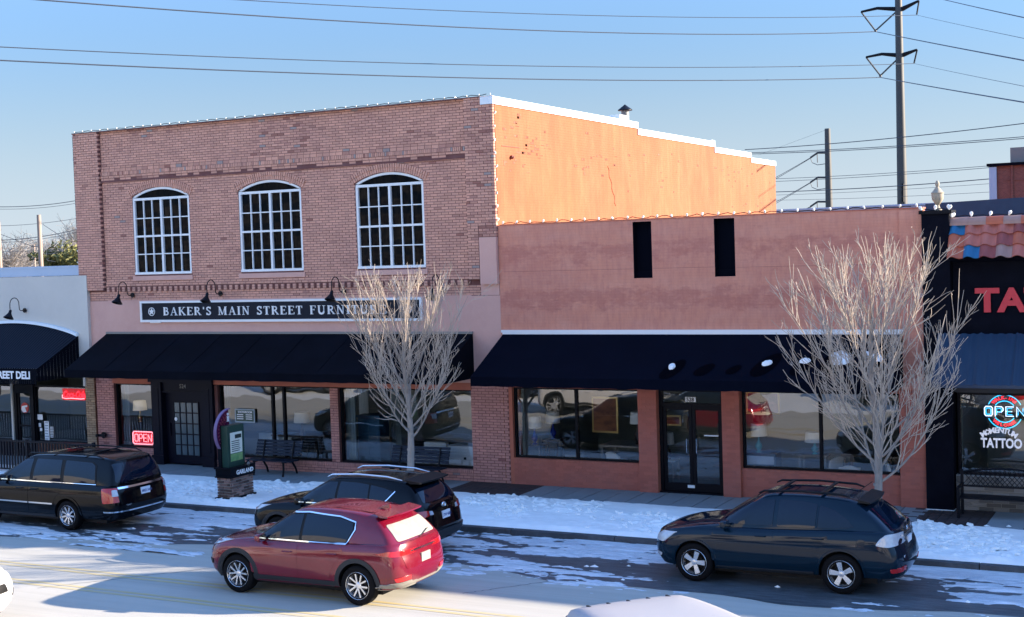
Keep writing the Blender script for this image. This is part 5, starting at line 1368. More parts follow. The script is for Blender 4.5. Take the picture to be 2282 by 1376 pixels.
# ================================================================== SHOP INTERIORS
def room(parent, x0, x1, y0, y1, z0, z1, wall='room_wall', name='room'):
    e = empty(name); e.parent = parent
    g = MB(); g.box(x0, x1, y0, y1, z0 - .05, z0); g.build('floor', 'carpet', e)
    g = MB(); g.box(x0, x1, y1, y1 + .1, z0, z1); g.build('back_wall', wall, e)
    g = MB(); g.box(x0, x0 + .08, y0 + .01, y1, z0, z1); g.build('side_wall', wall, e); g = MB(); g.box(x1 - .08, x1, y0 + .01, y1, z0, z1); g.build('side_wall', wall, e)
    g = MB(); g.box(x0, x1, y0, y1, z1, z1 + .06); g.build('ceiling', 'ceiling_paint', e)
room(B1, -30.6, -17.0, .36, 6.0, .12, 2.9); room(B2, -16.1, -6.2, .32, 5.0, .12, 2.9); room(B3, -5.1, -1.3, .32, 4.0, .1, 2.9); room(B0, -37, -31.1, .25, 5, .1, 2.9)
def box_of(name, label, cat, x0, x1, y0, y1, z0, z1, mat, group=None, parts=()):
    T = thing(name, label, cat, ((x0 + x1) / 2, (y0 + y1) / 2, z0), group)
    g = MB(); g.box(x0, x1, y0, y1, z0, z1); g.build('carcass', mat, T)
    for (nm, a, b, c, d, e_, f, m_) in parts: g = MB(); g.box(a, b, c, d, e_, f); g.build(nm, m_, T)
    return T
def table_lamp(px, py_top, py_base, Y, shade, base, label, w=.20):
    a, b = at(px, py_top, Y), at(px, py_base, Y); T = thing('table_lamp', label, 'lamp', (a.x, Y, b.z), 'table lamps in the shop windows')
    H = a.z - b.z; hs = min(.30, H * .45)
    g = MB(); g.lathe([(w * .86, 0), (w, -hs), (w * .985, -hs), (w * .85, -.002)], 24, c=(a.x, Y, a.z)); g.build('lamp_shade', shade, T, smooth=40)
    hb = H - hs + .03
    g = MB(); g.lathe([(.07, 0), (.07, .02), (.035, .04), (.09, hb * .30), (.085, hb * .42), (.03, hb * .66), (.022, hb * .9), (.022, hb)], 18, c=(a.x, Y, b.z)); g.build('lamp_base', base, T, smooth=50)
    return T, b
def stand(T_b, w, mat, label, d=.22, top='dark_wood'):
    T, b = T_b; Y = T.location.y
    K_ = thing('side_table', label, 'table', (b.x, Y, .12))
    g = MB(); g.box(b.x - w, b.x + w, Y - d, Y + d, b.z - .04, b.z - .001); g.build('tabletop', top, K_)
    for sx in (-1, 1):
        for sy in (-1, 1): g = MB(); g.box(b.x + sx * (w - .04) - .02, b.x + sx * (w - .04) + .02, Y + sy * (d - .04) - .02, Y + sy * (d - .04) + .02, .12, b.z - .04); g.build('leg', mat, K_)
stand(table_lamp(1190, 928, 990, .75, 'lampshade', 'blue_glaze', 'white shaded lamp with blue base at the left of the salmon shop window'), .30, 'dark_wood', 'dark side table under the left blue lamp')
stand(table_lamp(1231, 918, 978, 1.5, 'lampshade', 'blue_glaze', 'white shaded lamp with dark blue base, just behind the tree reflection'), .26, 'dark_wood', 'dark side table under the second blue lamp')
table_lamp(1420, 918, 990, 1.0, 'lampshade', 'dark_wood', 'white shaded lamp beside the salmon pier left of the glass door')
stand(table_lamp(1488, 964, 1023, .95, 'lampshade', 'dark_wood', 'white shaded lamp behind the left leaf of the glass double door', w=.16), .25, 'grey_wood', 'grey side table behind the glass double door', top='white_gloss')
T_ = table_lamp(1690, 944, 1008, .62, 'lampshade', 'teal_glaze', 'pale shaded lamp with slim teal vase base in the right salmon shop window', w=.21)
b = T_[1]; box_of('dresser', 'blue painted dresser under the teal lamp in the right shop window', 'dresser', b.x - .42, b.x + .48, .42, .9, .12, b.z - .001, 'blue_cabinet', parts=(('drawer', b.x - .38, b.x + .44, .405, .42, b.z - .26, b.z - .06, 'blue_grey_metal'), ('drawer', b.x - .38, b.x + .44, .405, .42, .3, b.z - .30, 'blue_cabinet')))
stand(table_lamp(1815, 963, 1012, 1.0, 'lampshade', 'teal_glaze', 'white drum shaded lamp left of the mullion in the right shop window', w=.24), .35, 'grey_wood', 'grey side table under the white drum lamp', top='grey_wood')
table_lamp(311, 893, 940, .9, 'lampshade_lit', 'brass', 'lit lamp with grey drum shade in the small window above the pink open sign', w=.22)
stand(table_lamp(672, 919, 985, 1.1, 'lampshade', 'dark_wood', 'white square-looking lamp shade in the window behind the kiosk', w=.24), .4, 'dark_wood', 'dark table under the white shade behind the kiosk')
def dining_chair(px, py, Y, rz, label, mat='cream_fabric', s=1):
    p = at(px, py, Y); T = thing('dining_chair', label, 'chair', (p.x, Y, .12), 'upholstered dining chairs in the shop windows'); e = T
    c, s_ = math.cos(rz), math.sin(rz); rot = lambda x, y, z: (p.x + x * c - y * s_, Y + x * s_ + y * c, z)
    g = MB(); N = 12; ftop = p.z
    pts = []
    for k in range(N + 1):
        u = -1 + 2 * k / N
        for (zz, yy) in ((.52, 0), (.75, .02), (ftop - .12, .05), (ftop - .03 - .07 * u * u, .06)): pts.append((u, zz, yy))
    for side in (0, .06):
        for k in range(N + 1):
            for j in range(4): u, zz, yy = pts[k * 4 + j]; g.v.append(rot(.25 * u * (1 if j < 3 else .9), -.22 - .04 * (1 - u * u) - yy - side * -1, zz))
    M = (N + 1) * 4
    for k in range(N):
        for j in range(3):
            a = k * 4 + j; g.f.append((a, a + 1, a + 5, a + 4)); g.f.append((M + a, M + a + 4, M + a + 5, M + a + 1)); g.m += [0, 0]
        a = k * 4 + 3; g.f.append((a, M + a, M + a + 4, a + 4)); g.m.append(0); a = k * 4; g.f.append((a, a + 4, M + a + 4, M + a)); g.m.append(0)
    for a in (0, N * 4):
        for j in range(3): g.f.append((a + j, M + a + j, M + a + j + 1, a + j + 1)); g.m.append(0)
    g.build('backrest', mat, T, smooth=50)
    g = MB(); g.hexa([rot(x, y, z) for z in (.52, .60) for x, y in ((-.25, -.22), (.25, -.22), (.23, .24), (-.23, .24))]); g.build('seat', mat, T)
    for x, y in ((-.2, -.18), (.2, -.18), (.2, .2), (-.2, .2)): g = MB(); g.tube([rot(x, y, .53), rot(x * 1.1, y * 1.15, .12)], [.02, .013], 6); g.build('leg', 'dark_wood', T)
dining_chair(1898, 1031, .70, 0, 'white rounded dining chair, back turned, left of the right tree trunk')
dining_chair(1846, 1012, .85, 1.2, 'white dining chair seen edge-on beside the window mullion')
dining_chair(2001, 1022, .80, -1.3, 'pale dining chair at the far right end of the salmon shop window')
dining_chair(1283, 1010, .75, .3, 'cream seated dining chair just left of the mullion of the left salmon window', mat='grey_wood')
dining_chair(1380, 1002, .85, -.5, 'cream seated dining chair at the right of the left salmon window', mat='cream_fabric')
def table(x0, x1, y0, y1, z, label, mat='dark_wood'):
    T = thing('dining_table', label, 'table', ((x0 + x1) / 2, (y0 + y1) / 2, .12))
    g = MB(); g.box(x0, x1, y0, y1, z - .05, z); g.build('tabletop', mat, T)
    for x in (x0 + .06, x1 - .06):
        for y in (y0 + .06, y1 - .06): g = MB(); g.box(x - .04, x + .04, y - .04, y + .04, .12, z - .05); g.build('leg', mat, T)
table(-14.3, -12.9, 1.2, 2.2, .92, 'dark dining table in the left salmon window', 'grey_wood')
table(-8.0, -6.8, 1.3, 2.2, .92, 'dark dining table in the right salmon window')
table(-24.8, -23.0, 1.0, 2.0, .86, 'dark long table with pale boxes on it behind the bench')
def painting(px0, py0, px1, py1, Y, mat, label):
    a, b = at(px0, py0, Y), at(px1, py1, Y); T = thing('painting', label, 'painting', ((a.x + b.x) / 2, Y, b.z), 'framed paintings hanging in the shops')
    g = MB(); g.box(a.x, b.x, Y, Y + .04, b.z, a.z); g.build('frame', 'brass', T)
    g = MB(); g.box(a.x + .05, b.x - .05, Y - .006, Y, b.z + .05, a.z - .05); g.build('canvas', mat, T)
painting(1318, 884, 1378, 966, 2.6, 'painting_orange', 'large brown abstract painting in the left salmon shop window')
painting(1662, 872, 1738, 925, 1.9, 'painting_pink', 'pink and violet painting at the top left of the right salmon window')
painting(1480, 925, 1518, 950, 2.4, 'painting_orange', 'small dark painting seen through the glass double door')
c_ = at(821, 931, 1.1); box_of('armoire', 'tall blue armoire in the middle shop window left of the tree trunk', 'armoire', c_.x - .36, c_.x + .36, 1.1, 1.6, .12, c_.z, 'blue_cabinet', parts=(('door', c_.x - .33, c_.x - .01, 1.085, 1.1, .3, c_.z - .1, 'blue_cabinet'), ('door', c_.x + .01, c_.x + .33, 1.085, 1.1, .3, c_.z - .1, 'blue_cabinet'), ('cornice', c_.x - .4, c_.x + .4, 1.06, 1.62, c_.z, c_.z + .06, 'blue_cabinet')))
c_ = at(1028, 997, .42); box_of('white_cabinet', 'white glossy cube cabinet with dark knob in the right corner of the furniture window', 'cabinet', c_.x - .40, c_.x + .36, .42, .95, .12, c_.z, 'white_gloss', parts=(('knob', c_.x + .08, c_.x + .14, .39, .42, .50, .56, 'black_paint'), ('top', c_.x - .42, c_.x + .38, .40, .97, c_.z, c_.z + .03, 'white_gloss')))
for k, (px, py, lab) in enumerate(((600, 985, 'pale storage box, left one of two on the long table'), (640, 980, 'pale storage box, right one of two on the long table'))):
    c_ = at(px, py, 1.4); box_of('storage_box', lab, 'box', c_.x - .26, c_.x + .26, 1.25, 1.65, .861, c_.z + .02, 'silver_grey', parts=(('lid', c_.x - .28, c_.x + .28, 1.23, 1.67, c_.z + .02, c_.z + .06, 'white_coping'),))
c_ = at(957, 990, .9); SF = thing('patterned_pouf', 'small black and white patterned armchair behind the tree trunk', 'armchair', (c_.x, .9, .12))
g = MB(); g.box(c_.x - .35, c_.x + .35, .7, 1.3, .12, .55); g.build('seat', 'cream_fabric', SF); g = MB(); g.box(c_.x - .35, c_.x + .35, 1.2, 1.35, .55, c_.z); g.build('backrest', 'cream_fabric', SF); g = MB(); g.lathe([(.16, 0), (.17, .04), (.0, .06)], 14, c=(c_.x + .05, .98, .56)); g.build('cushion', 'black_paint', SF)
for (px, w, Y, lab, mat) in ((273, .22, .5, 'pale green curtain panel at the left of the small shop window', 'room_wall_light'), (497, .22, .5, 'pale green curtain panel behind the kiosk', 'room_wall_light'), (772, .26, .5, 'pale green curtain panel at the left edge of the wide shop window', 'room_wall_light'), (809, .14, 1.5, 'white column inside the wide shop window', 'white_coping'), (880, .14, 2.2, 'grey column inside the wide shop window behind the tree', 'room_wall_light'), (1148, .16, .5, 'pale curtain panel at the left edge of the salmon shop window', 'room_wall_light')):
    c_ = at(px, 900, Y); g = MB(); N = 10
    for k in range(N): a, b = c_.x - w + 2 * w * k / N, c_.x - w + 2 * w * (k + 1) / N; y = Y + .02 * (k % 2); g.box(a, b, y, y + .05, .12, 2.89)
    tag(g.build('curtain_panel' if 'curtain' in lab else 'column', mat, None), lab, 'curtain' if 'curtain' in lab else 'column', kind='thing')
c_ = at(666, 1018, .7); VS = thing('brass_vase', 'small brass vase low in the window right of the bench', 'vase', (c_.x, .7, .3)); g = MB(); g.lathe([(.11, 0), (.12, .06), (.10, .22), (.05, .30), (.09, .36)], 16, c=(c_.x, .7, c_.z - .2)); g.build('vase_body', 'brass', VS, smooth=True)
g = MB(); g.box(c_.x - .2, c_.x + .2, .5, .9, .12, c_.z - .201); g.build('plinth', 'dark_wood', VS)
c_ = at(1697, 923, 1.3); PL = thing('pendant_lamp', 'black pendant lamp with bright rim hanging before the pink painting', 'lamp', (c_.x, 1.3, c_.z)); g = MB(); g.lathe([(.22, 0), (.22, .03), (.20, .035)], 20, c=(c_.x, 1.3, c_.z)); g.build('lit_rim', 'lampshade_lit', PL); g = MB(); g.lathe([(.21, -.22), (.215, -.002)], 20, c=(c_.x, 1.3, c_.z)); g.tube([(c_.x, 1.3, c_.z), (c_.x, 1.3, 2.88)], .01, 6); g.build('drum', 'black_paint', PL)
# pink open sign
OS = thing('neon_sign', 'rectangular pink and red neon open sign low in the small shop window', 'neon sign', (-28.85, .2, .5))
g = MB(); g.box(-29.26, -28.44, .215, .225, .54, .90); g.build('backing', 'neon_redglow', OS)
g = MB(); cz0, cz1 = .53, .91; g.tube([(-29.24, .2, cz0 + .05), (-29.24, .2, cz1 - .05), (-29.19, .2, cz1), (-28.48, .2, cz1), (-28.43, .2, cz1 - .05), (-28.43, .2, cz0 + .05), (-28.48, .2, cz0), (-29.19, .2, cz0), (-29.24, .2, cz0 + .05)], .017, 6); g.build('border_tube', 'neon_pink', OS)
outline_letters('OPEN', -29.17, .60, .13, .24, .048, 'neon_pink', OS, y=.2, r=.012)

for ch in OS.children: ch.location.x -= .19
# ================================================================== POWER POLES AND WIRES
def pole(base, top_z, r0, r1, label, mat='steel_pole', name='power_pole', n=12):
    T = thing(name, label, 'power pole', base); g = MB(); g.tube([base, (base[0], base[1], (base[2] + top_z) / 2), (base[0] * 1.0, base[1], top_z)], [r0, (r0 + r1) / 2, r1], n); g.build('shaft', mat, T, smooth=50); return T
Yp = 90
q0 = at(2011, 450, Yp); q1 = at(2007, 0, Yp)
MP = pole((q0.x, Yp, -.6), q1.z + 3.5, .52, .28, 'tall dark steel transmission pole with two pairs of arms behind the salmon shop')
def arm_set(name, pts, rad, parent, mat='black_iron'): g = MB(); g.tube(pts, rad, 6); g.build(name, mat, parent)
def P(px, py, Y=Yp): return at(px, py, Y)
for (a, b) in (((1919, 27), (1955, 19)), ((1930, 128), (1965, 121))):
    root = P(2004, 21 if a[1] < 100 else 124)
    arm_set('arm', [P(*a), P(*b), root], [.10, .14, .22], MP)
    tip = (1951, 69) if a[1] < 100 else (1962, 169)
    arm_set('insulator', [P(*a), P(*tip)], .07, MP, 'steel_pole'); arm_set('insulator', [P(1999, 25 if a[1] < 100 else 133), P(*tip)], .07, MP, 'steel_pole')
    g = MB(); g.lathe([(.12, -.1), (.12, .1)], 8, c=P(*tip)); g.build('clamp', 'steel_pole', MP)
arm_set('arm', [P(2010, 21), P(2048, 2)], [.22, .10], MP); arm_set('insulator', [P(2048, 2), P(2043, 33)], .07, MP)
arm_set('arm', [P(2010, 124), P(2044, 111)], [.22, .10], MP); arm_set('insulator', [P(2044, 111), P(2037, 141)], .07, MP)
g = MB(); g.tube([P(2012, 410, Yp - .6), P(2012, 450, Yp - .6)], .15, 6); g.build('conduit_box', 'black_iron', MP)
p0, p1 = at(1848, 470, 90), at(1846, 287, 90)
SP = pole((p0.x, 90, -.6), p1.z, .42, .26, 'shorter dark steel dead-end pole left of the tall transmission pole')
for py in (341, 396, 450):
    arm_set('insulator', [P(1845, py), P(1822, py)], .10, SP, 'steel_pole'); arm_set('insulator', [P(1822, py), P(1806, py + 11)], .09, SP, 'steel_pole')
    arm_set('jumper', [P(1806, py + 11), P(1810, py + 22), P(1822, py + 27), P(1843, py + 24)], .03, SP, 'wire'); arm_set('insulator', [P(1821, py + 1), P(1822, py + 22)], .04, SP, 'wire')
LP = pole((at(92, 600, 30).x, 30, -.6), at(92, 479, 30).z, .17, .13, 'wooden utility pole behind the pale deli building, right one of two', mat='wood_pole')
LQ = pole((at(1, 600, 30).x, 30, -.6), at(1, 492, 30).z, .15, .12, 'wooden utility pole at the left edge of the picture', mat='wood_pole')
LR = pole((at(78, 600, 60).x, 60, -.6), at(78, 546, 60).z, .12, .10, 'thin far utility pole with small crossarm just left of the wooden pole', mat='wood_pole')
g = MB(); a, b = at(70, 549, 60), at(86, 549, 60); g.tube([a, b], .06, 4); g.build('crossarm', 'wood_pole', LR)
def wire(a, b, rad, sag=0, label=None, group=None, n=16):
    a, b = Vector(a), Vector(b); pts = []
    for k in range(n + 1): t = k / n; p = a.lerp(b, t); p.z -= sag * 4 * t * (1 - t); pts.append(p)
    g = MB(); g.tube(pts, rad, 4); o = g.build('wire', 'wire', None, smooth=True, fix=False); tag(o, label, 'wire', group, kind='thing'); return o
def pt(px, py, D):
    d = FV * 3020.946 + RV * (px - 1141) - UV * (py - 688); d = d.normalized(); return CAM + d * D
def skywire(a, b, Da, Db, rad, sagpx, label, group='overhead power lines'):
    A, B = pt(*a, Da), pt(*b, Db); D = (Da + Db) / 2; wire(A, B, rad, sagpx / 3020.9 * D, label, group, n=24)
skywire((-60, 132), (1962, 173), 70, 122, .034, 18, 'thick wire running left from the lower arm of the tall pole')
skywire((-60, 102), (2037, 142), 74, 123, .026, 20, 'thin wire running left from the lower arm of the tall pole')
skywire((-60, -12), (1951, 71), 66, 122, .034, 26, 'thick wire running left from the upper arm of the tall pole')
skywire((400, -8), (2043, 34), 80, 123, .024, 18, 'thin wire running left from the upper arm of the tall pole')
skywire((1951, 71), (2340, 146), 122, 60, .032, 1, 'thick wire running right from the upper arm of the tall pole')
skywire((1962, 173), (2340, 238), 122, 60, .032, 1, 'thick wire running right from the lower arm of the tall pole')
skywire((2043, 34), (2340, 98), 123, 60, .013, 1, 'thin pale wire running right from the upper arm of the tall pole')
skywire((2037, 142), (2340, 204), 123, 60, .013, 1, 'thin pale wire running right from the lower arm of the tall pole')
skywire((2080, -6), (2340, 52), 118, 60, .026, 1, 'wire crossing the top right corner of the sky')
for (a, b, s_, rd, lab) in (((1660, 334), (2340, 268), 6, .034, 'upper wire of the pair rising to the right behind the poles'), ((1660, 341), (2340, 300), 5, .028, 'middle wire behind the two steel poles'), ((1660, 344), (2340, 304), 5, .028, 'middle lower wire behind the two steel poles'),
                        ((1700, 400), (2230, 368), 3, .020, 'wire crossing behind the steel poles, above the urn'), ((1700, 406), (2230, 372), 3, .020, 'close lower twin of the wire above the urn'), ((1700, 429), (2230, 397), 4, .034, 'darker wire passing just behind the head of the urn'), ((1700, 436), (2230, 408), 3, .014, 'faint wire low over the grey rear roof'), ((1700, 447), (2230, 427), 3, .014, 'faint lowest wire over the grey rear roof')):
    skywire(a, b, 130, 110, rd, s_, lab)
for py in (341, 396, 450):
    for dy in (0, 4):
        e_ = (1700, py + 12 + (58 if py < 400 else 46) + dy)
        skywire((1806, py + 11 + dy * .3), e_, 119, 160, .028, 1, ('upper' if dy == 0 else 'lower') + {341: ' guy wire of the top pair from the dead-end pole', 396: ' guy wire of the middle pair from the dead-end pole', 450: ' guy wire of the lowest pair from the dead-end pole'}[py])
skywire((1846, 288), (1690, 346), 119, 160, .010, 0, 'hair-thin wire from the top of the dead-end pole')
for (a, b, s_, rd, lab) in (((-20, 461), (178, 446), 5, .022, 'highest wire over the deli roof'), ((-20, 466), (178, 452), 5, .014, 'second highest wire over the deli roof'), ((-20, 504), (178, 486), 4, .014, 'wire level with the wooden pole head'), ((-20, 536), (178, 510), 6, .024, 'thicker wire crossing the wooden pole'), ((-20, 541), (178, 516), 6, .014, 'thin wire just under the thicker one by the wooden pole'), ((95, 500), (162, 545), 0, .018, 'guy wire running down right from the wooden pole'), ((0, 522), (75, 550), 0, .018, 'wire running down to the far crossarm'), ((-20, 562), (178, 552), 2, .014, 'lowest wire over the deli roof')):
    skywire(a, b, 95, 95, rd, s_, lab)

# ================================================================== FAR TREES ON THE LEFT
def far_tree(px, py, D, Hh, W, leafy, seed, label, mat):
    r = random.Random(seed); p = pt(px, py, D); base = (p.x, p.y, -.6)
    T = thing('far_tree', label, 'tree', base, 'trees behind the deli')
    g = MB(); g.tube([base, (p.x, p.y, Hh * .45), (p.x + .2, p.y, Hh * .7)], [.22, .16, .08], 8); g.build('trunk', 'bark_far', T)
    g = MB(); n = 170 if not leafy else 40
    for i in range(n):
        a = r.random() * 6.283; t = r.uniform(.3, .7) * Hh; p0 = Vector((p.x, p.y, t)); el = r.uniform(.25, 1.3)
        d = Vector((math.cos(a) * math.cos(el), math.sin(a) * math.cos(el), math.sin(el))); pts = [p0]; L = W * r.uniform(.5, 1.1)
        for k in range(5): d = (d + Vector((r.gauss(0, .2), r.gauss(0, .2), .05))).normalized(); pts.append(pts[-1] + d * L / 5)
        g.tube(pts, [.045, .04, .032, .025, .02, .012], 3, cap=False)
        for q in pts[2:]:
            for _ in range(3): g.tube([q, q + Vector((r.gauss(0, .35), r.gauss(0, .35), r.gauss(.25, .3)))], [.016, .010], 3, cap=False)
    g.build('branches', 'bark_far', T, fix=False)['kind'] = 'stuff'
    if leafy:
        g = MB()
        for i in range(5200):
            a = r.random() * 6.283; ph = math.acos(r.uniform(-.6, 1)); q = r.random() ** .33 * (1 + .22 * math.sin(a * 3 + seed) + .18 * math.sin(ph * 7))
            c = Vector((p.x + W * q * math.sin(ph) * math.cos(a), p.y + W * q * math.sin(ph) * math.sin(a), Hh * .72 + W * .62 * q * math.cos(ph)))
            if fbm(np.array([c.x * 1.3 + 9]), np.array([c.z * 1.6 + c.y]), 2)[0] < .40: continue
            u = Vector((r.gauss(0, 1), r.gauss(0, 1), r.gauss(0, 1))).normalized() * .13; v = Vector((r.gauss(0, 1), r.gauss(0, 1), r.gauss(0, 1))).normalized() * .10
            g.quad(c - u, c - v, c + u, c + v)
        g.build('crown', mat, T, fix=False)['kind'] = 'stuff'
pbr('bark_far', (.40, .35, .30), .9); pbr('leaf_olive', (.16, .15, .045), .8, noise=(.6, .6, (.07, .09, .03), W1)); pbr('leaf_tan', (.42, .36, .20), .8)
far_tree(152, 560, 92, 8.4, 2.0, True, 3, 'olive evergreen tree showing above the deli roof', 'leaf_olive')
far_tree(178, 520, 120, 11.5, 2.6, False, 4, 'bare tan tree against the left edge of the tall brick building', 'leaf_tan')
far_tree(20, 550, 115, 9.0, 3.0, False, 5, 'bare spreading tree between the two wooden poles, leftmost', 'leaf_tan')
far_tree(120, 560, 140, 9.3, 2.8, False, 6, 'bare pale tree just right of the wooden pole', 'leaf_tan')
far_tree(60, 560, 150, 9.8, 3.2, False, 7, 'bare tree behind the thin far pole', 'leaf_tan')

# ================================================================== CARS
def lerp_keys(keys, x):
    xs = [k[0] for k in keys]; ys = [k[1] for k in keys]
    # smooth monotone interpolation
    x = np.asarray(x, float); i = np.clip(np.searchsorted(xs, x) - 1, 0, len(xs) - 2)
    xs = np.array(xs, float); ys = np.array(ys, float); h = np.diff(xs); dl = np.diff(ys) / h
    m_ = np.zeros(len(xs)); m_[0] = dl[0]; m_[-1] = dl[-1]
    for k in range(1, len(xs) - 1): m_[k] = 0 if dl[k - 1] * dl[k] <= 0 else 2 * dl[k - 1] * dl[k] / (dl[k - 1] + dl[k])
    t = np.clip((x - xs[i]) / h[i], 0, 1)
    return ys[i] * (1 + 2 * t) * (1 - t) ** 2 + h[i] * m_[i] * t * (1 - t) ** 2 + ys[i + 1] * t * t * (3 - 2 * t) + h[i] * m_[i + 1] * t * t * (t - 1)
def half_ring(xf, xr, hw, af, ar, nf, nr, yf0=0.0, barrel=.015):
    """plan outline of one half, front centre to rear centre"""
    P = []
    for k in range(15):
        t = math.pi / 2 * k / 15; c, s_ = math.cos(t), math.sin(t)
        P.append((xf + af * (1 - abs(c) ** (2 / nf)), hw * abs(s_) ** (2 / nf)))
    for k in range(31):
        u = k / 30; P.append((xf + af + (xr - ar - xf - af) * u, hw))
    for k in range(1, 16):
        t = math.pi / 2 * (1 - k / 15); c, s_ = math.cos(t), math.sin(t)
        P.append((xr - ar * (1 - abs(c) ** (2 / nr)), hw * abs(s_) ** (2 / nr)))
    L = xr - xf; mid = (xf + xr) / 2
    return [(x, y * (1 - barrel * ((x - mid) / (L / 2)) ** 2 * 2.2)) for x, y in P]
def car(spec):
    s = spec; L, W, H = s['L'], s['W'], s['H']; hw = W / 2
    T = thing(s['name'], s['label'], s['cat'], (0, 0, 0), None)
    rings = []   # each: list of (x, y, z)
    def ring(xf, xr, w, af, ar, nf, nr, zf, crown=0.0, barrel=.015):
        pts = half_ring(xf, xr, w, af, ar, nf, nr, barrel=barrel); out = []
        for (x, y) in pts: out.append((x, y, float(zf(x)) - crown * (y / max(w, .01)) ** 2))
        rings.append(out)
    c_ = lambda v: (lambda x: v)
    b = s['bump']            # rows: (z_front, z_rear, inset front, inset rear, half-width)
    for (zf, zr, inf, inr, w) in b:
        ring(inf, L - inr, w, s.get('af', .55), s.get('ar', .40), s.get('nf', 2.6), s.get('nr', 3.2), (lambda zf, zr: (lambda x: zf + (zr - zf) * x / L))(zf, zr))
    belt = lambda x: lerp_keys(s['belt'], x)
    ring(s['nose'], L - s['tail_in'], hw - .035, s.get('af', .55), s.get('ar', .40), s.get('nf', 2.6), s.get('nr', 3.2), lambda x: belt(x) - .05)
    ring(s['nose'] + .05, L - s['tail_in'] - .02, hw - .075, s.get('af', .55) * .95, s.get('ar', .40), 2.6, 3.2, belt)
    # bonnet: blend from the shoulder ring to the glasshouse foot
    A = rings[-1]; gf = s['cowl']; gw = hw - .115
    foot = half_ring(gf, L - s['rear_foot'], gw, .34, .22, 2.4, 3.4, barrel=.02)
    hood = lambda x: lerp_keys(s['hood'], x)
    Z = lambda x, z0: float(z0)
    footz = [(x, y, float(belt(x)) + (.02 if x > gf + .5 else float(hood(gf)) - float(belt(gf)) - .05 * (y / gw) ** 2 + .02 * max(0, min(1, (x - gf) / .5)))) for x, y in foot]
    footz = [(x, y, max(z, float(belt(x)) + .005)) for x, y, z in footz]
    for q in (.25, .5, .75):
        out = []
        for (a, f) in zip(A, footz):
            x = a[0] + (f[0] - a[0]) * q; y = a[1] + (f[1] - a[1]) * q; z = a[2] + (f[2] - a[2]) * q
            if x < gf + .05 and a[0] < gf:
                k = 1 - min(1, abs(y) / (hw - .08)) ** 3.0
                z = max(z, z * (1 - k) + float(hood(x)) * k)
            out.append((x, y, z))
        rings.append(out)
    rings.append(footz)
    # glasshouse
    rf, rr_, rw = s['roof_f'], s['roof_r'], s['roof_w']
    roof = lambda x: lerp_keys(s['roof'], x)
    top = half_ring(rf, rr_, rw, .30, .20, 2.6, 3.4, barrel=.05)
    topz = [(x, y, float(roof(x)) - .045) for x, y in top]
    for q in (.2, .4, .6, .8, .93):
        out = []
        for a, f in zip(footz, topz):
            bul = math.sin(math.pi * q) * .028
            x = a[0] + (f[0] - a[0]) * q; y = a[1] + (f[1] - a[1]) * q; z = a[2] + (f[2] - a[2]) * q
            ny = 1 if abs(y) > .3 else abs(y) / .3
            out.append((x + (-bul * .8 if a[0] < gf + .36 else (bul * .9 if a[0] > L - s['rear_foot'] - .24 else 0)), y + bul * ny, z))
        rings.append(out)
    rings.append(topz)
    for q, dz in ((.94, .022), (.82, .036), (.6, .044), (.3, .047), (.03, .048)):
        mx_ = (rf + rr_) / 2
        out = []
        for (x, y, z) in topz:
            xx = mx_ + (x - mx_) * (1 - (1 - q) * .96) if True else x
            out.append((xx, y * q, float(roof(xx)) - .045 + dz))
        rings.append(out)
    # build closed body: both halves
    n = len(rings[0]); V = []; F = []
    # floor
    for rg in rings:
        V += rg + [(x, -y, z) for (x, y, z) in rg[-2:0:-1]]
    M = 2 * n - 2
    for i in range(len(rings) - 1):
        for j in range(M):
            q = (j + 1) % M; F.append((i * M + j, i * M + q, (i + 1) * M + q, (i + 1) * M + j))
    F.append(tuple(reversed(range(M)))); F.append(tuple((len(rings) - 1) * M + j for j in range(M)))
    body0 = MB(); body0.v = [(x, y, z) for x, y, z in V]; body0.f = F; body0.m = [0] * len(F)
    raw = body0.build('body', s['paint'], T, smooth=45)
    raw.data.materials.append(MATS['plastic_dark'])
    bvh = BVHTree.FromPolygons([Vector(v) for v in V], [f for f in F[:-2]] + [F[-1]])
    # wheel wells
    cut = MB()
    R_ = s['arch_r']
    for wx in s['wheels']:
        for sy in (-1, 1): cut.lathe([(R_, 0), (R_, .36)], 40, c=(wx, sy * (hw + .06) - (.36 if sy > 0 else 0), s['wheel_z'] + .01), axis='y')
    co = cut.build('cut', 'plastic_dark', None)
    for p_ in co.data.polygons: p_.use_smooth = False
    md = raw.modifiers.new('b', 'BOOLEAN'); md.object = co; md.operation = 'DIFFERENCE'; md.solver = 'EXACT'; md.material_mode = 'TRANSFER'
    bpy.context.view_layer.update()
    me = bpy.data.meshes.new_from_object(raw.evaluated_get(bpy.context.evaluated_depsgraph_get()))
    raw.modifiers.clear(); raw.data = me; bpy.data.objects.remove(co)
    me.set_sharp_from_angle(angle=R(38))
    # ---- pieces laid on the body surface
    def project(axis, u, v, inward=0):
        if axis == 'L': o_, d_ = Vector((u, -3, v)), Vector((0, 1, 0))
        elif axis == 'Rt': o_, d_ = Vector((u, 3, v)), Vector((0, -1, 0))
        elif axis == 'F': o_, d_ = Vector((-3, u, v)), Vector((1, 0, 0))
        elif axis == 'B': o_, d_ = Vector((L + 3, u, v)), Vector((-1, 0, 0))
        else: o_, d_ = Vector((u, v, 4)), Vector((0, 0, -1))
        h = bvh.ray_cast(o_, d_)
        if h[0] is None: return None, d_
        nrm = h[1]
        if nrm.dot(d_) > 0: nrm = -nrm
        return h[0], nrm
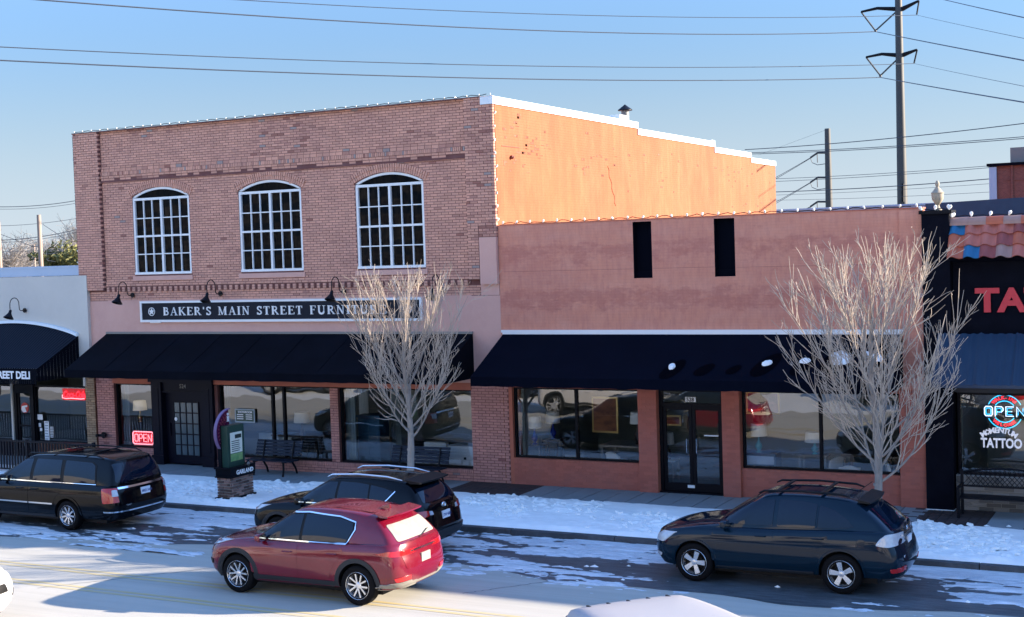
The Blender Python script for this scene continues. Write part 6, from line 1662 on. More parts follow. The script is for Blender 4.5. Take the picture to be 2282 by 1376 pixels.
    def patch(name, poly, axis, mat, off=.004, thick=.012, cell=.06, parent=T, rnd_=0, smooth=40):
        if rnd_: poly = round_poly(poly, rnd_)
        bm = bmesh.new(); vs = [bm.verts.new((u, v, 0)) for u, v in poly]; bm.faces.new(vs)
        us = [p[0] for p in poly]; vv = [p[1] for p in poly]
        x = math.ceil(min(us) / cell) * cell
        while x < max(us): bmesh.ops.bisect_plane(bm, geom=bm.faces[:] + bm.edges[:] + bm.verts[:], plane_co=(x, 0, 0), plane_no=(1, 0, 0)); x += cell
        y = math.ceil(min(vv) / cell) * cell
        while y < max(vv): bmesh.ops.bisect_plane(bm, geom=bm.faces[:] + bm.edges[:] + bm.verts[:], plane_co=(0, y, 0), plane_no=(0, 1, 0)); y += cell
        ok = True; last = None; cen = None
        for vtx in bm.verts:
            p, nr = project(axis, vtx.co.x, vtx.co.y)
            if p is None:
                cu, cv = sum(us) / len(us), sum(vv) / len(vv); t = .04
                while p is None and t < 1: p, nr = project(axis, vtx.co.x + (cu - vtx.co.x) * t, vtx.co.y + (cv - vtx.co.y) * t); t += .04
                if p is None: ok = False; break
            vtx.co = p + nr * off
        if not ok: bm.free(); return None
        edges = [e for e in bm.edges if e.is_boundary]
        ret = bmesh.ops.extrude_edge_only(bm, edges=edges)
        ctr = Vector((L / 2, 0, H * .45))
        for g_ in ret['geom']:
            if isinstance(g_, bmesh.types.BMVert):
                g_.co = g_.co + (ctr - g_.co).normalized() * (off + thick)
        bmesh.ops.recalc_face_normals(bm, faces=bm.faces)
        me = bpy.data.meshes.new(name); bm.to_mesh(me); bm.free(); me.materials.append(MATS[mat])
        me.polygons.foreach_set('use_smooth', [True] * len(me.polygons)); me.set_sharp_from_angle(angle=R(smooth))
        o = bpy.data.objects.new(name, me); COL.objects.link(o); o.parent = parent; return o
    def strip(name, line, w, axis, mat, off=.010, parent=T, cell=.06):
        """a band along a polyline, on the surface"""
        up = []; dn = []
        for i, p in enumerate(line):
            a = Vector(line[max(i - 1, 0)]); c = Vector(line[min(i + 1, len(line) - 1)]); d = (c - a); d = d / max(d.length, 1e-6); nn = Vector((-d.y, d.x))
            up.append((p[0] + nn.x * w / 2, p[1] + nn.y * w / 2)); dn.append((p[0] - nn.x * w / 2, p[1] - nn.y * w / 2))
        return patch(name, dn + up[::-1], axis, mat, off=off, parent=parent, cell=cell)
    S = dict(T=T, patch=patch, strip=strip, project=project, body=raw, L=L, hw=hw, H=H)
    for ax in ('L', 'Rt'):
        for i, poly in enumerate(s['doors']):
            d_ = patch('door', poly, ax, s['paint'], off=.0045, thick=.008, cell=.05, rnd_=.05)
            if d_ is None: continue
            hx, hz = s['handles'][i]
            p, nr = project(ax, hx, hz)
            g = MB(); sy = -1 if ax == 'L' else 1; y0 = p.y + sy * .045
            g.tube([(hx - .10, p.y + sy * .005, hz - .004), (hx - .085, y0, hz), (hx + .085, y0, hz + .004), (hx + .10, p.y + sy * .005, hz)], [.012, .014, .014, .012], 6)
            g.build('door_handle', s.get('handle_mat', s['paint']), d_, smooth=True)
        if 'band' in s: patch('window_surround', s['band'], ax, 'plastic_dark', off=.0065, thick=.01, cell=.05, rnd_=.03)
        for nm, poly in s['windows']: patch('side_window', poly, ax, 'car_glass', off=.010, thick=.012, cell=.05, rnd_=.03)
        for (line, w, mt, nm) in s.get('trims', []): strip(nm, line, w, ax, mt, off=.014, cell=.08)
        # arch lips
        for wx in s['wheels']:
            r0, r1 = R_ - .004, R_ + s.get('lip', .05); pts = []
            a0, a1 = R(-12), R(192)
            pts = [(wx + r1 * math.cos(a0 + (a1 - a0) * k / 26), s['wheel_z'] + .01 + r1 * math.sin(a0 + (a1 - a0) * k / 26)) for k in range(27)] + [(wx + r0 * math.cos(a1 - (a1 - a0) * k / 26), s['wheel_z'] + .01 + r0 * math.sin(a1 - (a1 - a0) * k / 26)) for k in range(27)]
            patch('arch_trim', pts, ax, s.get('lip_mat', 'cladding'), off=.012, thick=.02, cell=.08)
    # windscreen and rear glass
    yw = s['roof_w'] * .93
    patch('windshield', s['ws'] if 'ws' in s else [(-.66, s['hood'][-1][1] + .04), (.66, s['hood'][-1][1] + .04), (.53, H - .13), (-.53, H - .13)], 'F', 'car_glass', off=.008, cell=.06, rnd_=.06)
    patch('rear_window', s['rg'], 'B', s.get('rear_glass', 'car_glass'), off=.008, cell=.05, rnd_=.05)
    # wheels
    for k, wx in enumerate(s['wheels']):
        for sy in (-1, 1):
            w_ = empty('wheel', (0, 0, 0)); w_.parent = T
            yo = sy * (hw - .015); tr = s['wheel_z']; tw = .22
            prof = [(tr * .60, 0), (tr * .66, .004), (tr * .80, -.002), (tr * .93, .004), (tr * .985, .022), (tr, .05), (tr, tw - .05), (tr * .985, tw - .02), (tr * .92, tw), (tr * .6, tw)]
            if sy < 0: prof = [(a, b) for a, b in prof]
            c0 = (wx, yo, tr) if sy < 0 else (wx, yo, tr)
            P_ = [(a, (b if sy < 0 else -b)) for a, b in prof]
            g = MB(); g.lathe(P_, 40, c=c0, axis='y', caps=False); g.build('tyre', 'tyre', w_, smooth=50)
            rr2 = tr * s.get('rim', .66); d = (1 if sy < 0 else -1)
            g = MB(); g.lathe([(rr2 + .004, .012 * d), (rr2 - .008, -.002 * d), (rr2 - .022, .012 * d), (rr2 - .035, .09 * d), (rr2 - .05, .13 * d)], 40, c=c0, axis='y', caps=False); g.build('rim', 'alloy', w_, smooth=40)
            g = MB(); g.lathe([(rr2 - .03, .12 * d), (.0, .12 * d)], 30, c=c0, axis='y', caps=False); g.lathe([(rr2 * .62, .10 * d), (rr2 * .60, .085 * d), (.0, .085 * d)], 30, c=c0, axis='y', caps=False); g.build('brake_disc', 'wheel_dark', w_, smooth=30)
            g = MB(); ns = s['spokes']; ph = s.get('spoke_phase', .3) + k * .5
            for q in range(ns):
                a = ph + 2 * math.pi * q / ns
                for (o1, o2, w1, w2) in s['spoke_shape']:
                    A_, B_ = a + o1, a + o2; r0, r1 = .045, rr2 - .012
                    p0 = (math.cos(A_), math.sin(A_)); p1 = (math.cos(B_), math.sin(B_)); n0 = (-p0[1], p0[0]); n1 = (-p1[1], p1[0])
                    def pp(r, pv, nv, w, y): return (wx + r * pv[0] + nv[0] * w, yo + d * y, tr + r * pv[1] + nv[1] * w)
                    g.hexa([pp(r0, p0, n0, -w1, .028), pp(r0, p0, n0, w1, .028), pp(r1, p1, n1, w2, .012), pp(r1, p1, n1, -w2, .012), pp(r0, p0, n0, -w1, .055), pp(r0, p0, n0, w1, .055), pp(r1, p1, n1, w2, .045), pp(r1, p1, n1, -w2, .045)])
            g.lathe([(.0, .018 * d), (.045, .022 * d), (.062, .035 * d), (.062, .06 * d)], 20, c=c0, axis='y')
            g.build('spokes', 'alloy', w_, smooth=30)
    # mirrors
    mxx, mz = s['mirror']
    for ax, sy in (('L', -1), ('Rt', 1)):
        p, nr = project(ax, mxx + .05, mz)
        if p is None: continue
        g = MB(); y0 = p.y + sy * .02; yc = p.y + sy * .15
        N = 12; rows = []
        for t, sc_ in ((-.085, .35), (-.06, .85), (0, 1.0), (.045, .96), (.055, .90)):
            for k in range(N):
                a = 2 * math.pi * k / N; cx_, sx_ = math.cos(a), math.sin(a)
                g.v.append((mxx + t, yc + sy * .115 * sc_ * (abs(cx_) ** .6) * (1 if cx_ > 0 else -1), mz + .03 + .078 * sc_ * (abs(sx_) ** .6) * (1 if sx_ > 0 else -1)))
        for i in range(4):
            for k in range(N): g.f.append((i * N + k, i * N + (k + 1) % N, (i + 1) * N + (k + 1) % N, (i + 1) * N + k)); g.m.append(0)
        g.f.append(tuple(range(N))); g.f.append(tuple(4 * N + k for k in range(N))); g.m += [0, 0]
        g.bar((mxx, y0 - sy * .05, mz - .03), (mxx, yc, mz - .02), .05, .03)
        mo = g.build('mirror', s['paint'], T, smooth=40)
        g = MB(); g.v = [(mxx + .0565, yc + sy * .10 * (abs(math.cos(a)) ** .6) * (1 if math.cos(a) > 0 else -1), mz + .03 + .066 * (abs(math.sin(a)) ** .6) * (1 if math.sin(a) > 0 else -1)) for a in [2 * math.pi * k / N for k in range(N)]]; g.f = [tuple(range(N))]; g.m = [0]
        g.build('mirror_glass', 'mirror_glass', mo, fix=False)
    # underbody block so nothing shows through below
    g = MB(); g.box(.5, L - .5, -hw + .22, hw - .22, .19, .42); g.build('underbody', 'wheel_dark', T)
    return S
def round_poly(poly, r, n=4):
    out = []
    P = [Vector(p) for p in poly]; m_ = len(P)
    for i in range(m_):
        a, b, c = P[i - 1], P[i], P[(i + 1) % m_]; d1 = (a - b); d2 = (c - b); l = min(r, d1.length * .45, d2.length * .45)
        if d1.length < 1e-6 or d2.length < 1e-6: continue
        p0 = b + d1.normalized() * l; p2 = b + d2.normalized() * l
        for k in range(n + 1): t = k / n; out.append(tuple(p0 * (1 - t) ** 2 + b * 2 * t * (1 - t) + p2 * t * t))
    return out
def plate(S, u, z, txt, w=.30, h=.155, mat='plate_white'):
    p, nr = S['project']('B', u, z)
    g = MB(); x = p.x + .02; g.box(x - .03, x, u - w / 2, u + w / 2, z - h / 2, z + h / 2); pl = g.build('licence_plate', mat, S['T'])
    if txt: text_obj('characters', txt, .085, 'plate_text', (x + .002, u - w * .42, z - .035), rot=(R(90), 0, R(90)), parent=pl, ext=.001, bold=.002, sx=.88)
def put(S, x_front, y, z, flip=False, rz=0):
    T = S['T']; T.location = (x_front, y, z); T.rotation_euler.z = (math.pi if flip else 0) + rz
    THINGS.remove(T)
pbr('mirror_glass', (.5, .6, .65), .03, metal=1)
def paint(name, col, metal=.35, rough=.32, **k):
    return pbr(name, col, rough, metal=metal, **k)
paint('paint_black', (.0012, .0018, .0035), 0, .11, spec=.24)
paint('paint_black2', (.0012, .0018, .0035), 0, .10, spec=.24)
paint('paint_red', (.15, .002, .016), .2, .20, coat=.7, noise=(2.2, .07, (.30, .09, .09), W1))
paint('paint_teal', (.0015, .012, .026), .05, .07, spec=.36)
paint('paint_white', (.56, .55, .55), 0, .35)
paint('paint_chalk', (.36, .35, .355), 0, .4)
paint('paint_silver', (.45, .46, .47), .6, .35)
pbr('dusty_glass', (.27, .25, .215), .5, noise=(5, .7, (.16, .155, .145), W1))
pbr('salt_grey', (.27, .25, .22), .8, noise=(6, .5, (.17, .16, .15), W1))

# ---- dark teal suv (parked, right)
lx = dict(name='parked_suv', label='dark teal suv parked at the kerb in front of the salmon shop', cat='suv', L=4.73, W=1.85, H=1.68, paint='paint_teal',
    bump=[(.24, .30, .30, .26, .78), (.27, .32, .12, .10, .86), (.42, .45, .02, .02, .905), (.60, .60, .0, .0, .922), (.74, .78, .03, .05, .925), (.84, .90, .09, .10, .915)],
    nose=.13, tail_in=.13, belt=[(0, .84), (.35, .92), (1.1, 1.0), (2.4, 1.04), (3.6, 1.09), (4.73, 1.12)], hood=[(.0, .80), (.25, .93), (.7, 1.03), (1.32, 1.11)],
    cowl=1.25, rear_foot=.22, roof_f=2.02, roof_r=3.98, roof_w=.60, roof=[(1.9, 1.60), (2.3, 1.655), (2.9, 1.675), (3.5, 1.65), (4.1, 1.57)],
    wheels=(.93, 3.645), wheel_z=.355, arch_r=.405, lip=.028, lip_mat='paint_teal',
    doors=[[(1.28, .42), (1.24, .80), (1.33, 1.02), (1.60, 1.03), (2.42, 1.045), (2.44, .42)], [(2.455, .42), (2.435, 1.05), (3.38, 1.075), (3.42, .95), (3.20, .72), (3.10, .55), (3.09, .42)]],
    handles=[(2.20, .935), (3.24, .955)],
    windows=[('w', [(1.42, 1.10), (1.66, 1.27), (1.98, 1.47), (2.14, 1.535), (2.42, 1.555), (2.40, 1.105)]), ('w', [(2.48, 1.105), (2.50, 1.56), (2.95, 1.555), (3.20, 1.52), (3.17, 1.115)]), ('w', [(3.21, 1.12), (3.24, 1.51), (3.50, 1.44), (3.72, 1.31), (3.86, 1.17), (3.55, 1.13)])],
    trims=[([(1.32, .565), (2.43, .575)], .05, 'paint_teal', 'side_moulding'), ([(2.46, .577), (3.02, .583)], .05, 'paint_teal', 'side_moulding'), ([(1.35, .30), (2.2, .31), (3.15, .32)], .06, 'cladding', 'sill_trim')],
    rg=[(-.60, 1.19), (.60, 1.19), (.53, 1.47), (-.53, 1.47)], mirror=(1.55, 1.08), spokes=5, rim=.70, spoke_phase=.0, spoke_shape=[(0, 0, .034, .050)])
S = car(lx); P_ = S['patch']
for sg_ in (-1, 1):
    ax = 'L' if sg_ < 0 else 'Rt'
    P_('headlight', [(.16, .70), (.34, .70), (.52, .85), (.60, .90), (.30, .875), (.17, .80)], ax, 'lamp_clear', off=.012, rnd_=.03)
    P_('tail_light', [(4.26, .895), (4.34, 1.02), (4.42, 1.08), (4.60, 1.075), (4.66, .89), (4.45, .87)], ax, 'lamp_clear', off=.014, rnd_=.04)
    P_('tail_light', [(sg_ * .68, .91), (sg_ * .86, .90), (sg_ * .84, 1.06), (sg_ * .69, 1.03)], 'B', 'lamp_clear', off=.012, rnd_=.03)
    P_('rear_reflector', [(sg_ * .50, .44), (sg_ * .76, .43), (sg_ * .80, .51), (sg_ * .52, .53)], 'B', 'tail_red', off=.012, rnd_=.03)
    P_('rear_reflector', [(4.50, .43), (4.66, .43), (4.66, .50), (4.50, .50)], ax, 'tail_red', off=.012, rnd_=.02)
    P_('fog_light', [(.10, .42), (.26, .42), (.28, .48), (.12, .49)], ax, 'lamp_clear', off=.012, rnd_=.02)
    g = MB(); pts = [(2.10, sg_ * .575, 1.655), (2.2, sg_ * .58, 1.70), (2.9, sg_ * .585, 1.725), (3.6, sg_ * .57, 1.70), (3.75, sg_ * .56, 1.655)]; g.tube(pts, [.015, .022, .022, .022, .015], 6); g.build('roof_rail', 'plastic_dark', S['T'], smooth=True)
P_('fuel_door', [(3.92, .84), (4.06, .84), (4.06, .98), (3.92, .98)], 'L', 'paint_teal', off=.006, rnd_=.03)
P_('tailgate', [(-.62, .60), (.62, .60), (.66, 1.13), (-.66, 1.13)], 'B', 'paint_teal', off=.005, rnd_=.05)
P_('garnish', [(-.40, .98), (.40, .98), (.40, 1.02), (-.40, 1.02)], 'B', 'chrome', off=.03, rnd_=.01)
P_('sunroof', [(2.2, -.38), (2.68, -.38), (2.68, .38), (2.2, .38)], 'T', 'car_glass', off=.006, rnd_=.05)
for x in (2.45, 3.25): g = MB(); g.bar((x, -.57, 1.715), (x, .57, 1.715), .06, .022); g.build('cross_bar', 'plastic_dark', S['T'])
g = MB(); N = 24; g.v = []
for k in range(N + 1):
    y = -.58 + 1.16 * k / N; q = 1 - (y / .58) ** 2
    g.v += [(3.88, y, 1.625), (4.10 + .05 * q, y, 1.585), (4.10 + .05 * q, y, 1.56), (3.9, y, 1.57)]
for k in range(N):
    for j in range(4): g.f.append((k * 4 + j, k * 4 + (j + 1) % 4, k * 4 + 4 + (j + 1) % 4, k * 4 + 4 + j)); g.m.append(0)
g.f += [(0, 1, 2, 3), (N * 4, N * 4 + 1, N * 4 + 2, N * 4 + 3)]; g.m += [0, 0]; g.build('spoiler', 'plastic_dark', S['T'], smooth=30)
g = MB(); g.tube([(3.75, .0, 1.66), (4.02, 0, 1.86)], .006, 4); g.build('antenna', 'plastic_dark', S['T'])
g = MB(); N = 16; p, _ = S['project']('B', 0, 1.06)
g.tube([(p.x + .012, .055 * math.cos(2 * math.pi * k / N), 1.075 + .040 * math.sin(2 * math.pi * k / N)) for k in range(N + 1)], .007, 5); g.tube([(p.x + .012, -.02, 1.10), (p.x + .012, -.015, 1.065), (p.x + .012, .03, 1.065)], .006, 5); g.build('badge', 'chrome', S['T'])
plate(S, 0, .87, '')
for kx in (-.60,):
    p, _ = S['project']('B', kx, .68); text_obj('badge_lettering', 'RX330', .06, 'chrome', (p.x + .012, kx - .02, .66), rot=(R(90), 0, R(90)), parent=S['T'], ext=.002, bold=.001)
put(S, -9.48, -6.74, ZR + .006)

# ---- red crossover (driving, centre)
kx_ = dict(name='red_crossover', label='metallic red crossover driving left in the middle of the street, tail in sunlight', cat='suv', L=4.48, W=1.855, H=1.64, paint='paint_red',
    bump=[(.24, .30, .34, .30, .78), (.26, .32, .16, .12, .87), (.40, .44, .04, .03, .915), (.58, .58, .0, .0, .928), (.72, .76, .02, .02, .93), (.82, .92, .07, .06, .92)],
    nose=.12, tail_in=.08, belt=[(0, .84), (.35, .93), (1.1, .99), (2.4, 1.02), (3.4, 1.07), (4.48, 1.10)], hood=[(.0, .82), (.25, .95), (.7, 1.04), (1.28, 1.10)],
    cowl=1.15, rear_foot=.16, roof_f=1.95, roof_r=3.92, roof_w=.60, roof=[(1.8, 1.56), (2.2, 1.62), (2.7, 1.64), (3.3, 1.615), (4.0, 1.53)], rear_glass='dusty_glass',
    band=[(1.30, 1.045), (1.6, 1.255), (1.88, 1.445), (2.05, 1.52), (2.4, 1.55), (3.1, 1.515), (3.44, 1.44), (3.46, 1.32), (3.32, 1.07), (2.6, 1.055)],
    wheels=(.91, 3.58), wheel_z=.36, arch_r=.405, lip=.075, lip_mat='cladding',
    doors=[[(1.24, .42), (1.20, .80), (1.28, 1.01), (1.58, 1.01), (2.28, 1.015), (2.30, .42)], [(2.315, .42), (2.295, 1.02), (3.22, 1.04), (3.30, .93), (3.10, .72), (3.0, .55), (2.98, .42)]],
    handles=[(2.08, .875), (3.06, .90)], handle_mat='paint_red',
    windows=[('w', [(1.38, 1.07), (1.62, 1.24), (1.9, 1.42), (2.06, 1.49), (2.29, 1.515), (2.27, 1.075)]), ('w', [(2.33, 1.075), (2.35, 1.52), (2.72, 1.52), (3.1, 1.49), (3.38, 1.43), (3.42, 1.32), (3.30, 1.10), (2.9, 1.085)])],
    trims=[([(1.30, 1.045), (1.9, 1.05), (2.6, 1.055), (3.32, 1.07), (3.46, 1.32), (3.44, 1.44), (3.1, 1.52), (2.4, 1.555), (2.05, 1.525), (1.88, 1.45), (1.6, 1.26), (1.28, 1.045)], .022, 'chrome', 'window_chrome'), ([(1.28, .33), (2.2, .335), (3.10, .34)], .13, 'cladding', 'sill_trim')],
    rg=[(-.62, 1.13), (.62, 1.13), (.56, 1.40), (-.56, 1.40)], mirror=(1.50, 1.06), spokes=5, rim=.70, spoke_phase=.35, spoke_shape=[(-.06, -.34, .014, .015), (.06, .34, .014, .015)])
S = car(kx_); P_ = S['patch']
for sg_ in (-1, 1):
    ax = 'L' if sg_ < 0 else 'Rt'
    P_('headlight', [(.20, .83), (.42, .88), (.62, .945), (.80, .985), (.55, .975), (.30, .93)], ax, 'lamp_clear', off=.012, rnd_=.03)
    P_('fog_light', [(.16, .50), (.30, .50), (.33, .60), (.18, .60)], ax, 'wheel_dark', off=.012, rnd_=.03)
    P_('tail_light', [(3.98, .95), (4.30, .90), (4.42, .90), (4.42, .98), (4.2, 1.0)], ax, 'tail_red', off=.014, rnd_=.02)
    P_('tail_light', [(sg_ * .42, .92), (sg_ * .86, .90), (sg_ * .86, .985), (sg_ * .46, .965)], 'B', 'tail_red', off=.012, rnd_=.02)
    P_('rear_fog_light', [(sg_ * .48, .47), (sg_ * .80, .46), (sg_ * .84, .53), (sg_ * .50, .55)], 'B', 'tail_red', off=.014, rnd_=.02)
P_('light_bar', [(-.42, .935), (.42, .935), (.42, .96), (-.42, .96)], 'B', 'chrome', off=.014, rnd_=.01)
P_('tailgate', [(-.60, .66), (.60, .66), (.66, .90), (.64, 1.09), (-.64, 1.09), (-.66, .90)], 'B', 'paint_red', off=.006, rnd_=.05)
P_('rear_skirt', [(-.86, .30), (.86, .30), (.88, .44), (.45, .45), (.42, .40), (-.42, .40), (-.45, .45), (-.88, .44)], 'B', 'salt_grey', off=.018, rnd_=.03)
P_('rear_skirt', [(4.0, .30), (4.40, .32), (4.44, .44), (4.05, .42)], 'L', 'salt_grey', off=.018, rnd_=.03)
P_('grille', [(-.55, .62), (.55, .62), (.50, .76), (-.50, .76)], 'F', 'wheel_dark', off=.012, rnd_=.03)
plate(S, 0, .78, '', mat='salt_grey')
g = MB(); N = 24; g.v = []
for k in range(N + 1):
    y = -.58 + 1.16 * k / N; q = 1 - (y / .58) ** 2
    g.v += [(3.78, y, 1.60), (4.05 + .04 * q, y, 1.555), (4.05 + .04 * q, y, 1.53), (3.9, y, 1.53)]
for k in range(N):
    for j in range(4): g.f.append((k * 4 + j, k * 4 + (j + 1) % 4, k * 4 + 4 + (j + 1) % 4, k * 4 + 4 + j)); g.m.append(0)
g.f += [(0, 1, 2, 3), (N * 4, N * 4 + 1, N * 4 + 2, N * 4 + 3)]; g.m += [0, 0]; g.build('spoiler', 'paint_red', S['T'], smooth=30)
g = MB(); g.hexa([(3.55, -.035, 1.605), (3.75, -.02, 1.59), (3.75, .02, 1.59), (3.55, .035, 1.605), (3.64, -.008, 1.645), (3.74, -.006, 1.67), (3.74, .006, 1.67), (3.64, .008, 1.645)]); g.build('antenna_fin', 'paint_red', S['T'])
for y in (-.42, .42): g = MB(); g.tube([(2.1, y, 1.60), (2.9, y, 1.635), (3.7, y, 1.58)], .006, 4); g.build('roof_seam', 'wheel_dark', S['T'])
g = MB(); p, _ = S['project']('B', 0, 1.12); g.tube([(p.x + .02, 0, 1.12), (p.x + .02, .12, 1.14), (p.x - .03, .38, 1.20)], .008, 5); g.build('rear_wiper', 'plastic_dark', S['T'])
put(S, -17.10, -10.40, ZR)

# ---- black hatch suv (parked, behind the red one)
rv = dict(name='parked_suv', label='black suv with silver roof rails parked behind the red crossover', cat='suv', L=4.57, W=1.845, H=1.62, paint='paint_black',
    bump=[(.24, .30, .32, .28, .78), (.27, .32, .14, .10, .87), (.42, .45, .03, .02, .91), (.60, .60, .0, .0, .922), (.72, .76, .02, .03, .925), (.84, .92, .08, .06, .915)],
    nose=.13, tail_in=.10, belt=[(0, .84), (.35, .93), (1.1, .99), (2.4, 1.02), (3.5, 1.07), (4.57, 1.10)], hood=[(.0, .82), (.25, .94), (.7, 1.03), (1.28, 1.09)],
    cowl=1.18, rear_foot=.16, roof_f=2.0, roof_r=4.12, roof_w=.60, roof=[(1.9, 1.55), (2.3, 1.60), (2.9, 1.62), (3.5, 1.60), (4.2, 1.53)],
    band=[(1.34, 1.05), (1.64, 1.26), (1.93, 1.44), (2.10, 1.505), (2.4, 1.525), (3.16, 1.505), (3.52, 1.44), (3.76, 1.37), (3.44, 1.085), (2.4, 1.06)],
    wheels=(.93, 3.59), wheel_z=.36, arch_r=.41, lip=.06,
    doors=[[(1.26, .42), (1.22, .80), (1.32, 1.01), (1.6, 1.01), (2.32, 1.02), (2.34, .42)], [(2.355, .42), (2.335, 1.02), (3.28, 1.045), (3.34, .93), (3.14, .72), (3.04, .55), (3.02, .42)]],
    handles=[(2.12, .88), (3.12, .90)],
    windows=[('w', [(1.40, 1.07), (1.66, 1.24), (1.95, 1.41), (2.12, 1.475), (2.33, 1.49), (2.31, 1.075)]), ('w', [(2.37, 1.075), (2.39, 1.50), (2.8, 1.50), (3.12, 1.475), (3.14, 1.09)]), ('w', [(3.18, 1.09), (3.16, 1.47), (3.50, 1.42), (3.72, 1.36), (3.45, 1.11)])],
    trims=[([(1.3, 1.045), (2.3, 1.05), (3.42, 1.075), (3.60, 1.20), (3.76, 1.37)], .022, 'chrome', 'window_chrome'), ([(1.3, .34), (2.2, .345), (3.10, .35)], .12, 'cladding', 'sill_trim')],
    rg=[(-.62, 1.14), (.62, 1.14), (.55, 1.42), (-.55, 1.42)], mirror=(1.52, 1.06), spokes=5, rim=.68, spoke_phase=.2, spoke_shape=[(-.10, -.16, .018, .022), (.10, .16, .018, .022)])
S = car(rv); P_ = S['patch']
for sg_ in (-1, 1):
    ax = 'L' if sg_ < 0 else 'Rt'
    P_('headlight', [(.18, .82), (.40, .84), (.62, .93), (.72, .96), (.35, .93)], ax, 'lamp_clear', off=.012, rnd_=.02)
    P_('tail_light', [(3.92, .90), (4.20, 1.0), (4.45, 1.0), (4.48, .88), (4.3, .86)], ax, 'tail_red', off=.02, rnd_=.03)
    P_('tail_light', [(sg_ * .56, .90), (sg_ * .88, .88), (sg_ * .88, 1.0), (sg_ * .60, .985)], 'B', 'tail_red', off=.014, rnd_=.02)
    P_('reverse_light', [(sg_ * .44, .90), (sg_ * .555, .90), (sg_ * .555, .985), (sg_ * .46, .975)], 'B', 'lamp_clear', off=.014, rnd_=.01)
    g = MB(); pts = [(2.02, sg_ * .56, 1.575), (2.15, sg_ * .57, 1.63), (2.8, sg_ * .575, 1.665), (3.5, sg_ * .565, 1.64), (3.85, sg_ * .55, 1.58)]; g.tube(pts, [.014, .026, .028, .026, .012], 6, flat=.75); g.build('roof_rail', 'silver_rail', S['T'], smooth=True) if 'silver_rail' in MATS else (pbr('silver_rail', (.75, .78, .82), .25, metal=.6), g.build('roof_rail', 'silver_rail', S['T'], smooth=True))
P_('tailgate', [(-.62, .62), (.62, .62), (.64, 1.10), (-.64, 1.10)], 'B', 'paint_black', off=.005, rnd_=.05)
P_('rear_bumper', [(-.88, .40), (.88, .40), (.88, .56), (-.88, .56)], 'B', 'cladding', off=.03, rnd_=.04)
g = MB(); N = 18; p, _ = S['project']('B', 0, 1.04)
g.tube([(p.x + .014, .075 * math.cos(2 * math.pi * k / N), 1.03 + .05 * math.sin(2 * math.pi * k / N)) for k in range(N + 1)], .008, 5); g.tube([(p.x + .014, .028 * math.cos(2 * math.pi * k / N), 1.03 + .048 * math.sin(2 * math.pi * k / N)) for k in range(N + 1)], .006, 5); g.tube([(p.x + .014, .055 * math.cos(2 * math.pi * k / N), 1.05 + .02 * math.sin(2 * math.pi * k / N)) for k in range(N + 1)], .006, 5); g.build('badge', 'chrome', S['T'])
plate(S, 0, .84, 'JTW 4683')
g = MB(); N = 24; g.v = []
for k in range(N + 1):
    y = -.58 + 1.16 * k / N; q = 1 - (y / .58) ** 2
    g.v += [(3.9, y, 1.60), (4.28 + .05 * q, y, 1.555), (4.28 + .05 * q, y, 1.525), (4.05, y, 1.52)]
for k in range(N):
    for j in range(4): g.f.append((k * 4 + j, k * 4 + (j + 1) % 4, k * 4 + 4 + (j + 1) % 4, k * 4 + 4 + j)); g.m.append(0)
g.f += [(0, 1, 2, 3), (N * 4, N * 4 + 1, N * 4 + 2, N * 4 + 3)]; g.m += [0, 0]; g.build('spoiler', 'plastic_dark', S['T'], smooth=30)
put(S, -18.60, -7.20, ZR + .006)

# ---- black minivan (parked, left)
mv = dict(name='parked_minivan', label='black minivan with chrome side strips parked at the left', cat='minivan', L=5.15, W=1.98, H=1.72, paint='paint_black2',
    bump=[(.22, .28, .34, .24, .82), (.24, .30, .14, .10, .92), (.40, .42, .03, .03, .97), (.60, .60, .0, .0, .985), (.74, .78, .02, .04, .985), (.88, .94, .09, .07, .975)],
    nose=.14, tail_in=.10, belt=[(0, .86), (.35, .95), (1.1, 1.02), (2.4, 1.05), (4.0, 1.06), (5.15, 1.06)], hood=[(.0, .84), (.25, .97), (.7, 1.06), (1.1, 1.12)],
    cowl=1.0, rear_foot=.12, roof_f=2.0, roof_r=4.86, roof_w=.68, roof=[(1.9, 1.62), (2.3, 1.69), (3.2, 1.72), (4.2, 1.705), (4.95, 1.65)],
    band=[(1.36, 1.095), (1.68, 1.32), (1.96, 1.52), (2.10, 1.585), (2.4, 1.62), (4.24, 1.59), (4.38, 1.52), (4.45, 1.10)],
    wheels=(.95, 3.62), wheel_z=.345, arch_r=.40, lip=.045, lip_mat='paint_black2',
    doors=[[(1.30, .36), (1.25, .80), (1.36, 1.04), (1.7, 1.05), (2.36, 1.06), (2.38, .36)], [(2.395, .36), (2.375, 1.06), (3.42, 1.06), (3.42, .9), (3.22, .72), (3.18, .36)]],
    handles=[(2.12, .93), (2.60, .93)],
    windows=[('w', [(1.42, 1.11), (1.70, 1.30), (1.98, 1.50), (2.12, 1.565), (2.34, 1.59), (2.34, 1.115)]), ('w', [(2.44, 1.115), (2.46, 1.595), (3.30, 1.60), (3.34, 1.115)]), ('w', [(3.44, 1.115), (3.42, 1.60), (4.22, 1.57), (4.34, 1.50), (4.42, 1.12)])],
    trims=[([(1.4, 1.085), (2.4, 1.088), (3.4, 1.088), (4.45, 1.088)], .024, 'chrome', 'window_chrome'), ([(1.35, .60), (2.37, .60)], .034, 'chrome', 'side_strip'), ([(2.41, .60), (3.16, .60)], .034, 'chrome', 'side_strip'), ([(1.35, .30), (3.2, .31)], .06, 'cladding', 'sill_trim')],
    rg=[(-.76, 1.14), (.76, 1.14), (.66, 1.56), (-.66, 1.56)], mirror=(1.58, 1.11), spokes=9, rim=.70, spoke_phase=.1, spoke_shape=[(0, 0, .016, .022)])
S = car(mv); P_ = S['patch']
